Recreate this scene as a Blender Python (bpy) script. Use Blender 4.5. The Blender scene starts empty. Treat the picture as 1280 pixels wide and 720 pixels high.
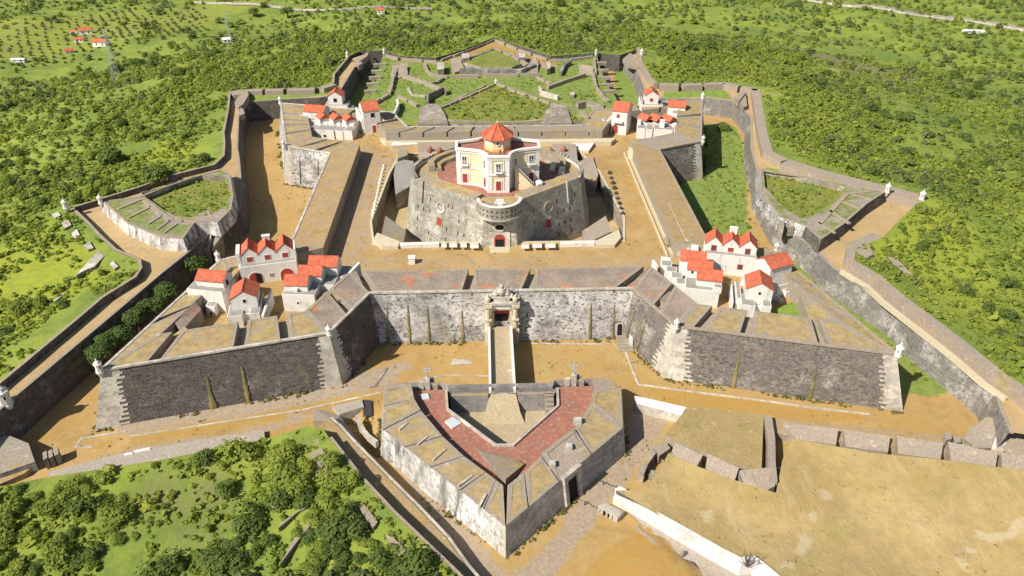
import bpy, bmesh, math, random
import numpy as np
from mathutils import Vector, Matrix, noise
from mathutils.geometry import delaunay_2d_cdt
random.seed(7); RNG=np.random.default_rng(11)
C=bpy.context.scene.collection
# ------------------------------------------------------------------ survey: where a sight line meets a level
CAMP=np.array([-3.1382,-187.8699,88.2304]); FPX=944.4512
PIT,YAW,ROL=.5662,.0381,.0033
def cam_axes():
    cp,sp=math.cos(PIT),math.sin(PIT); cy,sy=math.cos(YAW),math.sin(YAW)
    f=np.array([sy*cp,cy*cp,-sp]); r=np.array([cy,-sy,0]); u=np.cross(r,f)
    cr,sr=math.cos(ROL),math.sin(ROL)
    return cr*r+sr*u,-sr*r+cr*u,f
AR,AU,AF=cam_axes()
def U(x,y,z):
    d=(x-640)/FPX*AR-(y-360)/FPX*AU+AF
    q=CAMP+(z-CAMP[2])/d[2]*d
    return (float(q[0]),float(q[1]))
def PX(x,y,z):
    d=np.array([x,y,z])-CAMP; w=d@AF
    return 640+FPX*(d@AR)/w,360-FPX*(d@AU)/w,w
def UL(z,*pts): return [U(x,y,z) for x,y in pts]
def ZL(ox,oy,s,z,*pts): return [U(ox+x/s,oy+y/s,z) for x,y in pts]
# ------------------------------------------------------------------ objects
ORG={}
def tag(o,label=None,cat=None,group=None,kind=None):
    if label: o['label']=label
    if cat: o['category']=cat
    if group: o['group']=group
    if kind: o['kind']=kind
    return o
def thing(name,label,cat,loc=(0,0,0),group=None):
    o=bpy.data.objects.new(name,None); C.objects.link(o); o.location=loc; o.empty_display_size=1
    ORG[o.name]=Vector(loc); return tag(o,label,cat,group)
class MB:
    def __init__(s): s.v=[]; s.f=[]; s.m=[]
    def add(s,vs,fs,mi=0):
        n=len(s.v); s.v+= [tuple(map(float,v)) for v in vs]; s.f+=[tuple(i+n for i in f) for f in fs]; s.m+=[mi]*len(fs); return s
    def prism(s,poly,zt,zb,mt=0,ms=0,bot=None):
        """poly CCW 2d list; zt,zb number or list; bot = bottom outline"""
        n=len(poly); poly=ccw(poly) if bot is None else poly
        zt=[zt]*n if not hasattr(zt,'__len__') else zt; zb=[zb]*n if not hasattr(zb,'__len__') else zb
        bot=bot or poly
        vs=[(p[0],p[1],z) for p,z in zip(poly,zt)]+[(p[0],p[1],z) for p,z in zip(bot,zb)]
        s.add(vs,[tuple(range(n))],mt)
        n0=len(s.v)-2*n
        for i in range(n):
            j=(i+1)%n; s.f.append((n0+i,n0+n+i,n0+n+j,n0+j)); s.m.append(ms)
        return s
    def box(s,F,u0,u1,v0,v1,z0,z1,mt=0,ms=None):
        ms=mt if ms is None else ms
        c=[F(u0,v0),F(u1,v0),F(u1,v1),F(u0,v1)]
        s.prism(c,z1,z0,mt,ms,bot=c); s.f.append(tuple(len(s.v)-4+i for i in (3,2,1,0))); s.m.append(ms); return s
    def tube(s,a,b,r0,r1=None,n=8,mi=0,caps=True):
        r1=r0 if r1 is None else r1
        a=Vector(a); b=Vector(b); d=(b-a).normalized(); x=d.orthogonal().normalized(); y=d.cross(x)
        vs=[]
        for c,r in ((a,r0),(b,r1)):
            for k in range(n):
                t=2*math.pi*k/n; vs.append(c+x*math.cos(t)*r+y*math.sin(t)*r)
        fs=[(k,(k+1)%n,n+(k+1)%n,n+k) for k in range(n)]
        if caps: fs+=[tuple(range(n-1,-1,-1)),tuple(range(n,2*n))]
        return s.add(vs,fs,mi)
    def lathe(s,c,prof,n=12,mi=0):
        vs=[(c[0]+r*math.cos(2*math.pi*k/n),c[1]+r*math.sin(2*math.pi*k/n),z) for r,z in prof for k in range(n)]
        fs=[(i*n+k,i*n+(k+1)%n,(i+1)*n+(k+1)%n,(i+1)*n+k) for i in range(len(prof)-1) for k in range(n)]
        fs+=[tuple(range((len(prof)-1)*n,len(prof)*n))]
        return s.add(vs,fs,mi)
    def build(s,name,mats,parent=None,smooth=False,**kw):
        me=bpy.data.meshes.new(name)
        off=Vector((0,0,0)); q=parent
        while q is not None: off=off+q.location; q=q.parent
        me.from_pydata([(v[0]-off.x,v[1]-off.y,v[2]-off.z) for v in s.v],[],s.f)
        mats=mats if isinstance(mats,(list,tuple)) else [mats]
        for m in mats: me.materials.append(m)
        if len(mats)>1: me.polygons.foreach_set('material_index',s.m)
        if smooth: me.polygons.foreach_set('use_smooth',[True]*len(s.f))
        me.validate(); me.update()
        o=bpy.data.objects.new(name,me); C.objects.link(o); o.parent=parent
        return tag(o,**kw)
def area(p): return sum(p[i][0]*p[(i+1)%len(p)][1]-p[(i+1)%len(p)][0]*p[i][1] for i in range(len(p)))/2
def ccw(p): return list(p) if area(p)>0 else list(p)[::-1]
def offset(poly,d,closed=True):
    """shift a path to its right by d (outwards for a CCW outline)"""
    n=len(poly); out=[]
    for i in range(n):
        p=Vector(poly[i][:2])
        a=Vector(poly[i-1][:2]) if (closed or i>0) else None
        b=Vector(poly[(i+1)%n][:2]) if (closed or i<n-1) else None
        ns=[]
        if a is not None: e=(p-a).normalized(); ns.append(Vector((e.y,-e.x)))
        if b is not None: e=(b-p).normalized(); ns.append(Vector((e.y,-e.x)))
        if len(ns)==1: q=p+ns[0]*d
        else:
            m=(ns[0]+ns[1]); l=m.length
            m=m/l if l>1e-6 else ns[0]; q=p+m*(d/max(.35,m.dot(ns[0])))
        out.append((q.x,q.y))
    return out
def lerp(a,b,t): return tuple(x+(y-x)*t for x,y in zip(a,b))
def ribbon(mb,line,wd,z1,z0,mt=0,ms=0,side='r',closed=False,bat=0):
    """a wall along an open path: thickness wd to one side, top z1 (number/list), foot z0"""
    n=len(line); other=offset(line,wd if side=='r' else -wd,closed)
    zt=z1 if hasattr(z1,'__len__') else [z1]*n; zb=z0 if hasattr(z0,'__len__') else [z0]*n
    lf=offset(line,-bat if side=='r' else bat,closed) if bat else line
    of=offset(other,bat if side=='r' else -bat,closed) if bat else other
    vs=[]
    for i in range(n):
        vs+=[(*line[i],zt[i]),(*other[i],zt[i]),(*of[i],zb[i]),(*lf[i],zb[i])]
    n0=len(mb.v); mb.v+=vs
    m=n if closed else n-1
    for i in range(m):
        j=(i+1)%n
        for k,mi in ((0,mt),(1,ms),(2,ms),(3,ms)):
            l=(k+1)%4; q=(n0+4*i+k,n0+4*j+k,n0+4*j+l,n0+4*i+l)
            mb.f.append(q if side=='r' else q[::-1]); mb.m.append(mi)
    if not closed:
        mb.f+= [(n0,n0+1,n0+2,n0+3),(n0+4*(n-1)+3,n0+4*(n-1)+2,n0+4*(n-1)+1,n0+4*(n-1))]; mb.m+=[ms,ms]
def skirt(mb,line,z1,z0,bat,mi=0,closed=False,div=1):
    """battered wall face under a path; outside is on the right"""
    lo=offset(line,bat,closed); n=len(line); m=n if closed else n-1
    for i in range(m):
        j=(i+1)%n
        a,b,c,d=(*line[i],z1),(*line[j],z1),(*lo[j],z0),(*lo[i],z0)
        mb.add([a,d,c,b],[(0,1,2,3)],mi)
    return lo
def inside(p,poly):
    x,y=p[0],p[1]; c=False; n=len(poly)
    for i in range(n):
        x1,y1=poly[i][0],poly[i][1]; x2,y2=poly[i-1][0],poly[i-1][1]
        if (y1>y)!=(y2>y) and x<(x2-x1)*(y-y1)/(y2-y1)+x1: c=not c
    return c
def inside_np(X,Y,poly):
    c=np.zeros(X.shape,bool); n=len(poly)
    for i in range(n):
        x1,y1=poly[i][:2]; x2,y2=poly[i-1][:2]
        if y1==y2: continue
        c^=((y1>Y)!=(y2>Y))&(X<(x2-x1)*(Y-y1)/(y2-y1)+x1)
    return c
def dist_np(X,Y,poly,closed=True):
    D=np.full(X.shape,1e9); n=len(poly)
    for i in range(0 if closed else 1,n):
        x1,y1=poly[i-1][:2]; x2,y2=poly[i][:2]; dx,dy=x2-x1,y2-y1; L=dx*dx+dy*dy+1e-9
        t=np.clip(((X-x1)*dx+(Y-y1)*dy)/L,0,1); D=np.minimum(D,np.hypot(X-x1-t*dx,Y-y1-t*dy))
    return D
def sheet(poly,holes,step,zf,jit=.35,zones=None):
    """triangulated surface filling poly minus holes; returns verts,faces"""
    poly=ccw(poly)
    def dens(p):
        o=[]
        for i in range(len(p)):
            a,b=p[i],p[(i+1)%len(p)]; k=max(1,int(math.dist(a[:2],b[:2])/step))
            o+=[lerp(a[:2],b[:2],t/k) for t in range(k)]
        return o
    B=dens(poly); H=[dens(h) for h in holes]
    xs=[p[0] for p in poly]; ys=[p[1] for p in poly]
    gx,gy=np.meshgrid(np.arange(min(xs)+step/2,max(xs),step),np.arange(min(ys)+step/2,max(ys),step))
    gx=(gx+RNG.uniform(-jit,jit,gx.shape)*step).ravel(); gy=(gy+RNG.uniform(-jit,jit,gy.shape)*step).ravel()
    k=inside_np(gx,gy,poly)&(dist_np(gx,gy,poly)>step*.4)
    for h in holes: k&=~inside_np(gx,gy,h)&(dist_np(gx,gy,h)>step*.4)
    vs=[Vector(p) for p in B]; ed=[(i,(i+1)%len(B)) for i in range(len(B))]
    for h in H:
        n0=len(vs); vs+=[Vector(p) for p in h]; ed+=[(n0+i,n0+(i+1)%len(h)) for i in range(len(h))]
    vs+=[Vector((a,b)) for a,b in zip(gx[k],gy[k])]
    V,_,F,_,_,_=delaunay_2d_cdt(vs,ed,[],0,1e-5)
    cx=np.array([(V[f[0]].x+V[f[1]].x+V[f[2]].x)/3 for f in F]); cy=np.array([(V[f[0]].y+V[f[1]].y+V[f[2]].y)/3 for f in F])
    ok=inside_np(cx,cy,poly)
    for h in holes: ok&=~inside_np(cx,cy,h)
    F=[tuple(f) for f,o in zip(F,ok) if o]
    X=np.array([v.x for v in V]); Y=np.array([v.y for v in V]); Z=zf(X,Y)
    return X,Y,Z,F
def sheet_obj(name,S,mat,attrs=None,parent=None,smooth=True,**kw):
    X,Y,Z,F=S; me=bpy.data.meshes.new(name); me.from_pydata(list(zip(X.tolist(),Y.tolist(),np.asarray(Z).tolist())),[],F)
    me.materials.append(mat)
    for k,a in (attrs or {}).items():
        at=me.attributes.new(k,'FLOAT','POINT'); at.data.foreach_set('value',np.asarray(a,np.float32))
    if smooth: me.polygons.foreach_set('use_smooth',[True]*len(F))
    me.update(); o=bpy.data.objects.new(name,me); C.objects.link(o); o.parent=parent; return tag(o,**kw)
def dup(root,loc,rz=0,label=None,group=None,sc=1):
    r=root.copy(); C.objects.link(r); r.location=loc; r.rotation_euler=(0,0,rz); r.scale=(sc,)*3
    if label: r['label']=label
    if group: r['group']=group
    for ch in root.children:
        c=ch.copy(); C.objects.link(c); c.parent=r
        for g in ch.children:
            d=g.copy(); C.objects.link(d); d.parent=c
    return r
# ------------------------------------------------------------------ materials
class NT:
    def __init__(s,name,rough=.9,spec=.2):
        s.m=bpy.data.materials.new(name); s.m.use_nodes=True; s.t=s.m.node_tree; s.b=s.t.nodes['Principled BSDF']
        s.b.inputs['Roughness'].default_value=rough; s.b.inputs['Specular IOR Level'].default_value=spec
        g=s.t.nodes.new('ShaderNodeNewGeometry'); s.pos=g.outputs['Position']; s.geo=g
    def n(s,t,**k):
        o=s.t.nodes.new(t)
        for a,b in k.items(): setattr(o,a,b)
        return o
    def l(s,a,b): s.t.links.new(a,b)
    def scaled(s,v):
        o=s.n('ShaderNodeVectorMath',operation='MULTIPLY'); s.l(s.pos,o.inputs[0]); o.inputs[1].default_value=v; return o.outputs[0]
    def noise(s,sc,det=4,rough=.6,vec=None,dist=0):
        o=s.n('ShaderNodeTexNoise'); o.inputs['Scale'].default_value=sc; o.inputs['Detail'].default_value=det; o.inputs['Roughness'].default_value=rough; o.inputs['Distortion'].default_value=dist
        s.l(vec or s.pos,o.inputs['Vector']); return o.outputs['Fac']
    def vor(s,sc,vec=None,feat='F1',out='Distance'):
        o=s.n('ShaderNodeTexVoronoi',feature=feat); o.inputs['Scale'].default_value=sc; s.l(vec or s.pos,o.inputs['Vector']); return o.outputs[out]
    def ramp(s,f,a,b,c0=0,c1=1):
        o=s.n('ShaderNodeMapRange'); s.l(f,o.inputs['Value'])
        for i,v in zip((1,2,3,4),(a,b,c0,c1)): o.inputs[i].default_value=v
        return o.outputs[0]
    def math(s,op,a,b):
        o=s.n('ShaderNodeMath',operation=op)
        for i,v in ((0,a),(1,b)):
            if isinstance(v,(int,float)): o.inputs[i].default_value=v
            else: s.l(v,o.inputs[i])
        return o.outputs[0]
    def mix(s,f,a,b,mode='MIX'):
        o=s.n('ShaderNodeMix',data_type='RGBA',blend_type=mode)
        for i,v in ((0,f),(6,a),(7,b)):
            if isinstance(v,(int,float)): o.inputs[i].default_value=v
            elif isinstance(v,tuple): o.inputs[i].default_value=(*v,1) if len(v)==3 else v
            else: s.l(v,o.inputs[i])
        return o.outputs[2]
    def attr(s,n): o=s.n('ShaderNodeAttribute',attribute_name=n); return o.outputs['Fac']
    def end(s,col,bump=None,bs=.3,bd=.1):
        if isinstance(col,tuple): s.b.inputs['Base Color'].default_value=(*col,1)
        else: s.l(col,s.b.inputs['Base Color'])
        if bump is not None:
            o=s.n('ShaderNodeBump'); o.inputs['Strength'].default_value=bs; o.inputs['Distance'].default_value=bd; s.l(bump,o.inputs['Height']); s.l(o.outputs[0],s.b.inputs['Normal'])
        return s.m
def masonry(name,base,dark,pale,pale_at=.55,dark_at=.62,ss=1.1,contrast=.5,streak=.3,mortar=.0,hs=1.5,st0=.5):
    t=NT(name)
    sv=t.scaled((1,1,1.7)); cell=t.n('ShaderNodeTexVoronoi'); cell.inputs['Scale'].default_value=ss; t.l(sv,cell.inputs['Vector'])
    sep=t.n('ShaderNodeSeparateColor'); t.l(cell.outputs['Color'],sep.inputs[0])
    c=t.mix(t.ramp(sep.outputs[0],.2,.95),base,dark)
    c=t.mix(contrast*.6,c,t.mix(t.ramp(t.noise(2.6,5,.7),.35,.65),dark,base))
    if mortar:
        ed=t.vor(ss,sv,'DISTANCE_TO_EDGE'); c=t.mix(t.ramp(ed,.0,.09,mortar,0),c,pale)
    hol=t.ramp(t.noise(hs,3,.5,t.scaled((1,1,2.0))),dark_at,dark_at+.05); 
    pl=t.math('MULTIPLY',t.ramp(t.noise(.16,6,.72),pale_at-.05,pale_at+.09),t.ramp(t.noise(1.3,5,.75),.38,.5))
    c=t.mix(pl,c,pale)
    c=t.mix(hol,c,dark)
    st=t.noise(.55,4,.7,t.scaled((1,1,.09)))
    c=t.mix(t.ramp(st,st0,st0+.18,0,streak),c,tuple(x*.55 for x in dark))
    c=t.mix(t.ramp(t.noise(.11,4,.6),.42,.62,0,.45),c,tuple(x*.62 for x in base))
    c=t.mix(t.ramp(t.noise(.23,5,.7,t.scaled((1,1,2.5))),.55,.68,0,.4),c,tuple(min(.8,x*1.5) for x in base))
    c=t.mix(t.ramp(t.noise(.3,4,.65,t.scaled((1,1,.5))),.6,.7,0,.45),c,(.30,.23,.11))
    b=t.math('ADD',sep.outputs[1],t.noise(3,5,.7))
    return t.end(c,b,.5,.25)
M={}
M['bast']=masonry('dark_rubble_masonry',(.27,.235,.20),(.07,.062,.054),(.50,.455,.40),.59,.575,1.3,.9,.22,.15,2.0)
M['bastl']=masonry('lichen_blackened_masonry',(.175,.15,.128),(.05,.044,.038),(.42,.38,.34),.60,.585,1.3,.9,.25,.12,2.0)
M['curt']=masonry('limewashed_rubble_masonry',(.38,.35,.32),(.10,.095,.09),(.66,.62,.57),.45,.585,.9,.9,.3,0,1.0)
M['keepw']=masonry('weathered_keep_masonry',(.37,.345,.27),(.17,.16,.13),(.56,.52,.43),.5,.66,1.0,.7,.3,.25)
M['ravw']=masonry('whitewashed_stained_masonry',(.56,.52,.46),(.20,.185,.17),(.78,.74,.68),.42,.64,.9,.6,.95,0,1.5,.44)
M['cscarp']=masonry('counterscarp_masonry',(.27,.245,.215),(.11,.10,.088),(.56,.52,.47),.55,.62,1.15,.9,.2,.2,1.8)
M['cscarp2']=masonry('dark_shade_masonry',(.17,.148,.125),(.06,.053,.046),(.42,.39,.36),.6,.62,1.0,.7,.3)  # darker counterscarp copy; mostly on sides away from the sun, shade in its colour
M['quoin']=masonry('dressed_corner_stone',(.55,.49,.40),(.33,.29,.24),(.70,.64,.54),.5,.75,.8,.4,.3,.2)
M['rear']=masonry('brown_rubble_masonry',(.38,.32,.25),(.19,.16,.13),(.52,.45,.37),.55,.66,.8,.6,.3)
def stone_top(name,base,grass,gat,pink=(.43,.33,.245),line=.4):
    t=NT(name)
    c=t.mix(t.ramp(t.noise(.22,5,.65),.4,.62),base,pink)
    c=t.mix(t.ramp(t.noise(2.2,5,.75),.35,.7,0,.75),c,tuple(x*.5 for x in base))
    c=t.mix(t.ramp(t.noise(.5,5,.7),.6,.68,0,.6),c,tuple(min(.7,x*1.5) for x in base))
    g=t.math('MULTIPLY',t.ramp(t.noise(.17,4,.6),gat,gat+.08),t.ramp(t.noise(1.6,4,.7),.36,.5))
    c=t.mix(g,c,t.mix(t.ramp(t.noise(.6,4,.6),.4,.6),grass,tuple(x*.72 for x in grass)))
    return t.end(c,t.noise(2.5,6,.7),.5,.2)
M['ptop']=stone_top('parapet_stone',(.37,.30,.225),(.44,.32,.13),.52)
M['ptopg']=stone_top('parapet_stone_with_grass',(.39,.32,.23),(.47,.34,.13),.43)
M['ptopr']=stone_top('parapet_stone_with_red_mortar',(.29,.235,.19),(.56,.21,.11),.56)
M['grey']=stone_top('grey_slab_stone',(.37,.32,.25),(.42,.32,.15),.56,(.41,.325,.24))
M['pinkst']=stone_top('pinkish_stone',(.39,.32,.25),(.43,.33,.16),.58,(.45,.355,.265))
M['road']=stone_top('pale_cobble_road',(.47,.41,.34),(.50,.39,.22),.6,(.46,.38,.30))
def ground(name,a,b,c2,green=(.16,.22,.04),gat=.66,sc=.06):
    t=NT(name)
    c=t.mix(t.ramp(t.noise(sc,5,.6),.38,.62),a,b)
    c=t.mix(t.ramp(t.noise(sc*3.3,6,.7),.5,.72,0,.75),c,c2)
    c=t.mix(t.ramp(t.noise(sc*2.2,6,.72,None,.6),.52,.66,0,.55),c,tuple(x*.66 for x in b))
    c=t.mix(t.ramp(t.noise(sc*4.5,6,.75,t.scaled((1,.3,1))),.55,.7,0,.45),c,tuple(min(1,x*1.22) for x in a))
    c=t.mix(t.ramp(t.noise(sc*5,5,.7,t.scaled((.8,.8,1))),.6,.68,0,.4),c,(.27,.26,.09))
    c=t.mix(t.ramp(t.noise(.9,6,.75),.35,.7,0,.4),c,tuple(x*.62 for x in a))
    c=t.mix(t.ramp(t.noise(3.5,3,.7),.5,.8,0,.25),c,tuple(min(1,x*1.4) for x in a))
    f=t.math('MULTIPLY',t.attr('green'),1.0)
    n=t.math('ADD',f,t.math('SUBTRACT',t.noise(.35,5,.7),.5))
    gc=t.mix(t.ramp(t.noise(.5,5,.7),.35,.65),green,tuple(x*1.5 for x in green))
    c=t.mix(t.ramp(n,.45,.6),c,gc)
    pk=t.math('ADD',t.attr('stony'),t.math('SUBTRACT',t.noise(.5,5,.7),.5))
    c=t.mix(t.ramp(pk,.45,.65),c,t.mix(t.ramp(t.noise(1.8,4,.7),.35,.65),(.44,.34,.235),(.32,.245,.17)))
    og=t.math('ADD',t.attr('orange'),t.math('SUBTRACT',t.noise(.5,5,.7),.5))
    c=t.mix(t.ramp(og,.45,.65,0,.8),c,t.mix(t.ramp(t.noise(.7,5,.7),.35,.65),(.44,.23,.05),(.40,.27,.08)))
    return t.end(c,t.noise(1.6,6,.75),.5,.25)
M['ochre']=ground('dry_grass_and_earth',(.49,.325,.135),(.40,.25,.095),(.45,.36,.19))
M['sandy']=ground('sandy_earth',(.53,.375,.19),(.48,.33,.155),(.40,.30,.18))
M['ditchg']=ground('ditch_grass_and_earth',(.49,.32,.125),(.43,.265,.09),(.42,.34,.16),(.16,.205,.045))
def terrain_mat():
    t=NT('hillside_grass_and_earth')
    g=t.mix(t.ramp(t.noise(.035,5,.65),.38,.62),(.15,.215,.038),(.28,.325,.048))
    g=t.mix(t.ramp(t.noise(.16,6,.7),.5,.66,0,.8),g,(.11,.165,.033))
    g=t.mix(t.ramp(t.noise(.9,5,.75),.45,.7,0,.55),g,(.23,.27,.07))
    g=t.mix(t.ramp(t.noise(.07,4,.6),.66,.74,0,.7),g,(.42,.34,.15))
    yl=t.math('ADD',t.attr('yellow'),t.math('SUBTRACT',t.noise(.12,5,.7),.5))
    g=t.mix(t.ramp(yl,.4,.75,0,.9),g,t.mix(t.ramp(t.noise(.5,4,.7),.35,.65),(.35,.36,.035),(.24,.29,.04)))
    bn=t.math('ADD',t.attr('brown'),t.math('SUBTRACT',t.noise(.1,5,.7),.5))
    g=t.mix(t.ramp(bn,.4,.7,0,.85),g,t.mix(t.ramp(t.noise(.4,5,.7),.35,.65),(.27,.205,.12),(.20,.19,.075)))
    d=t.mix(t.ramp(t.noise(.07,5,.6),.38,.62),(.51,.37,.16),(.43,.305,.115))
    d=t.mix(t.ramp(t.noise(.5,6,.75),.42,.68,0,.6),d,(.32,.235,.10))
    d=t.mix(t.ramp(t.noise(.05,5,.68,None,.8),.53,.66,0,.5),d,(.29,.29,.09))
    d=t.mix(t.ramp(t.noise(.35,5,.7,t.scaled((1,.25,1))),.52,.7,0,.6),d,(.55,.42,.22))
    d=t.mix(t.ramp(t.noise(.13,6,.75,None,1.2),.52,.68,0,.5),d,(.34,.25,.12))
    dr=t.math('ADD',t.attr('dry'),t.math('SUBTRACT',t.noise(.3,5,.7),.5))
    c=t.mix(t.ramp(dr,.42,.6),g,d)
    pt=t.math('ADD',t.attr('path'),t.math('SUBTRACT',t.noise(.8,4,.7),.5))
    c=t.mix(t.ramp(pt,.5,.75,0,.7),c,(.55,.45,.28))
    sn=t.math('ADD',t.attr('stony'),t.math('SUBTRACT',t.noise(.5,5,.7),.5))
    c=t.mix(t.ramp(sn,.45,.65),c,t.mix(t.ramp(t.noise(1.5,4,.7),.35,.65),(.42,.31,.22),(.30,.22,.15)))
    return t.end(c,t.noise(1.1,7,.75),.7,.3)
M['terr']=terrain_mat()
def plain(name,col,var=.3,sc=.8,rough=.85,dirt=None,dat=.6,da=.6):
    t=NT(name,rough)
    c=t.mix(t.ramp(t.noise(sc,5,.7),.35,.65,0,var),col,tuple(x*.6 for x in col))
    if dirt:
        c=t.mix(t.ramp(t.noise(.35,6,.75,t.scaled((1,1,.5))),dat,dat+.12,0,da),c,dirt)
        c=t.mix(t.ramp(t.noise(.9,4,.7,t.scaled((1,1,.12))),.56,.75,0,da*.6),c,dirt)
    return t.end(c,t.noise(3,5,.7),.3,.06)
M['white']=plain('whitewash',(.74,.705,.64),.2,.9,.85,(.40,.36,.30),.53,.6)
M['whiter']=plain('fresh_whitewash',(.80,.77,.71),.12,.9,.8,(.55,.5,.43),.57,.45)
M['cream']=plain('cream_limestone',(.60,.52,.36),.3,.9,.85,(.34,.29,.2),.58,.5)
M['greyslab']=plain('mossy_roof_slab',(.34,.315,.28),.45,.8,.9,(.20,.18,.14),.52,.6)
M['yellow']=plain('yellow_plaster',(.78,.67,.42),.2,.9,.85,(.5,.42,.28),.58,.5)
M['yellow2']=plain('orange_plaster',(.78,.50,.16),.15)
M['redwood']=plain('red_painted_wood',(.36,.06,.045),.25,2)
M['rail']=plain('dark_iron',(.06,.06,.06),.2,2,.5)
M['dark']=plain('dark_opening',(.018,.016,.015),.1)
M['glass']=NT('window_glass',.12,.6).end((.05,.06,.08))
M['moss']=plain('moss_and_fern_streak',(.33,.25,.10),.6,2.2,.9,(.13,.13,.04),.42,.85)
M['skin']=plain('skin',(.5,.3,.2),.1); M['cloth']=plain('dark_clothes',(.05,.05,.07),.2); M['hair']=plain('dark_hair',(.03,.02,.015),.2)
def rooftile():
    t=NT('terracotta_roof_tiles')
    c=t.mix(t.ramp(t.noise(.9,4,.7),.35,.65),(.62,.165,.08),(.44,.10,.055))
    w=t.n('ShaderNodeTexWave',wave_type='BANDS',bands_direction='X'); w.inputs['Scale'].default_value=1.3; w.inputs['Distortion'].default_value=.6; t.l(t.pos,w.inputs['Vector'])
    c=t.mix(t.ramp(w.outputs['Fac'],.1,.5,.3,0),c,(.27,.055,.03))
    c=t.mix(t.ramp(t.noise(2.5,4,.8),.52,.68,0,.6),c,(.62,.32,.2))
    return t.end(c,w.outputs['Fac'],.4,.08)
M['roof']=rooftile()
def redterr():
    t=NT('worn_red_brick_paving')
    c=t.mix(t.ramp(t.noise(.35,6,.75),.4,.6),(.36,.14,.09),(.28,.135,.10))
    c=t.mix(t.ramp(t.noise(1.3,6,.8),.5,.62,0,.75),c,(.48,.27,.19))
    c=t.mix(t.ramp(t.noise(.25,5,.7),.58,.68,0,.6),c,(.27,.20,.16))
    return t.end(c,t.noise(3,5,.7),.3,.1)
M['redt']=redterr()
def foliage(name,a,b):
    t=NT(name,.75,.15)
    c=t.mix(t.attr('tint'),a,b)
    c=t.mix(t.ramp(t.noise(1.2,3,.6),.35,.65,0,.35),c,tuple(x*.7 for x in a))
    t.l(c,t.b.inputs['Base Color'])
    tr=t.n('ShaderNodeBsdfTranslucent'); t.l(c,tr.inputs[0]); mx=t.n('ShaderNodeMixShader'); mx.inputs[0].default_value=.4
    t.l(t.b.outputs[0],mx.inputs[1]); t.l(tr.outputs[0],mx.inputs[2]); t.l(mx.outputs[0],t.t.nodes['Material Output'].inputs[0])
    return t.m
M['leaf']=foliage('shrub_leaves',(.18,.245,.045),(.38,.43,.075))
M['leafd']=foliage('tree_leaves',(.135,.195,.045),(.24,.31,.07))
M['oliv']=foliage('olive_leaves',(.15,.19,.06),(.27,.30,.10))
M['bark']=plain('bark',(.12,.085,.06),.4,2)
M['ravg']=masonry('grey_shade_masonry',(.50,.465,.43),(.28,.26,.24),(.66,.62,.57),.5,.7,1.0,.5,.4)
M['greyw']=masonry('grey_rendered_masonry',(.30,.27,.25),(.17,.155,.14),(.40,.36,.33),.55,.8,.6,.3,.3)
M['courtp']=stone_top('court_paving',(.52,.42,.26),(.47,.36,.17),.6,(.49,.39,.25))
M['skyl']=plain('skylight_glass',(.55,.60,.60),.2,3,.3)
M['iron']=plain('galvanised_iron',(.42,.43,.45),.2,2,.5)
M['dryg']=stone_top('dry_grass_top',(.44,.33,.15),(.30,.28,.09),.6,(.40,.29,.12))
M['sandyp']=stone_top('sandy_path_top',(.47,.34,.17),(.42,.29,.11),.55,(.42,.30,.17))
M['herb']=foliage('herb_leaves',(.20,.28,.045),(.40,.43,.07))
M['farroad']=plain('dusty_road',(.40,.32,.24),.3,.2)
M['ptopo']=stone_top('parapet_bare_earth',(.47,.33,.17),(.44,.30,.12),.5,(.41,.29,.17))
M['straw']=foliage('straw',(.50,.38,.16),(.64,.52,.28))
M['ptopm']=stone_top('parapet_dry_meadow',(.39,.305,.205),(.44,.32,.14),.34,(.42,.33,.22))
M['leafm']=foliage('ditch_tree_leaves',(.09,.15,.04),(.18,.25,.06))
M['herbd']=foliage('weed_leaves',(.14,.15,.05),(.34,.30,.12))
# ================================================================== GROUND
FLOOR=-12.0; YARD=-3.5
def zz(z,*pts): return [(*U(x,y,z),z) for x,y in pts]
LEFT_CREST=zz(-3.5,(-60,528),(0,477),(93,400),(126,372),(167,346.5),(174,336),(172.5,326),(142.5,313),(122,294),(109,280),(88,260),(124,249),(172.5,234),(210,220),(266,206),(278,195),(279,179),(278,166),(284,136),(286,116),(305,112),(357,111),(397,110),(415.6,104),(416.5,93),(435,70.6))
REAR_CREST=zz(-4.6,(450,64),(480,63),(500,70),(545,72),(580,62),(617,47),(650,57),(688,70),(745,66),(775,69))
RIGHT_CREST=zz(-3.4,(800,60),(804,80),(815,98),(822,104),(850,105),(905,103),(950,112),(960,170),(966,190),(986,200),(1035,215),(1080,226),(1157,245),(1127,272),(1104,296),(1070,311),(1068,326),(1102,346),(1124,366),(1171,401),(1216,435),(1252,465),(1280,484),(1345,540))
FRONT_EDGE=zz(-9.4,(1350,600),(1280,588),(1180,575),(1090,566),(990,548),(978,575),(970,616),(918,600),(872,583),(836,566),(822,590),(806,612),(770,613),(800,630),(842,655),(905,691),(926,702),(943,700),(958,712),(985,735),(1010,752))
BOTTOM=zz(-11,(980,800),(690,800))+zz(-7.6,(640,790),(600,748),(565,712),(490,640),(450,597),(412,548),(404,536))+zz(-9.2,(385,533))+zz(-10.8,(330,549),(200,575),(62,596),(0,608),(-70,625))
OUT=LEFT_CREST+REAR_CREST+RIGHT_CREST+FRONT_EDGE+BOTTOM
OUT2=[(p[0],p[1]) for p in OUT]
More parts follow.
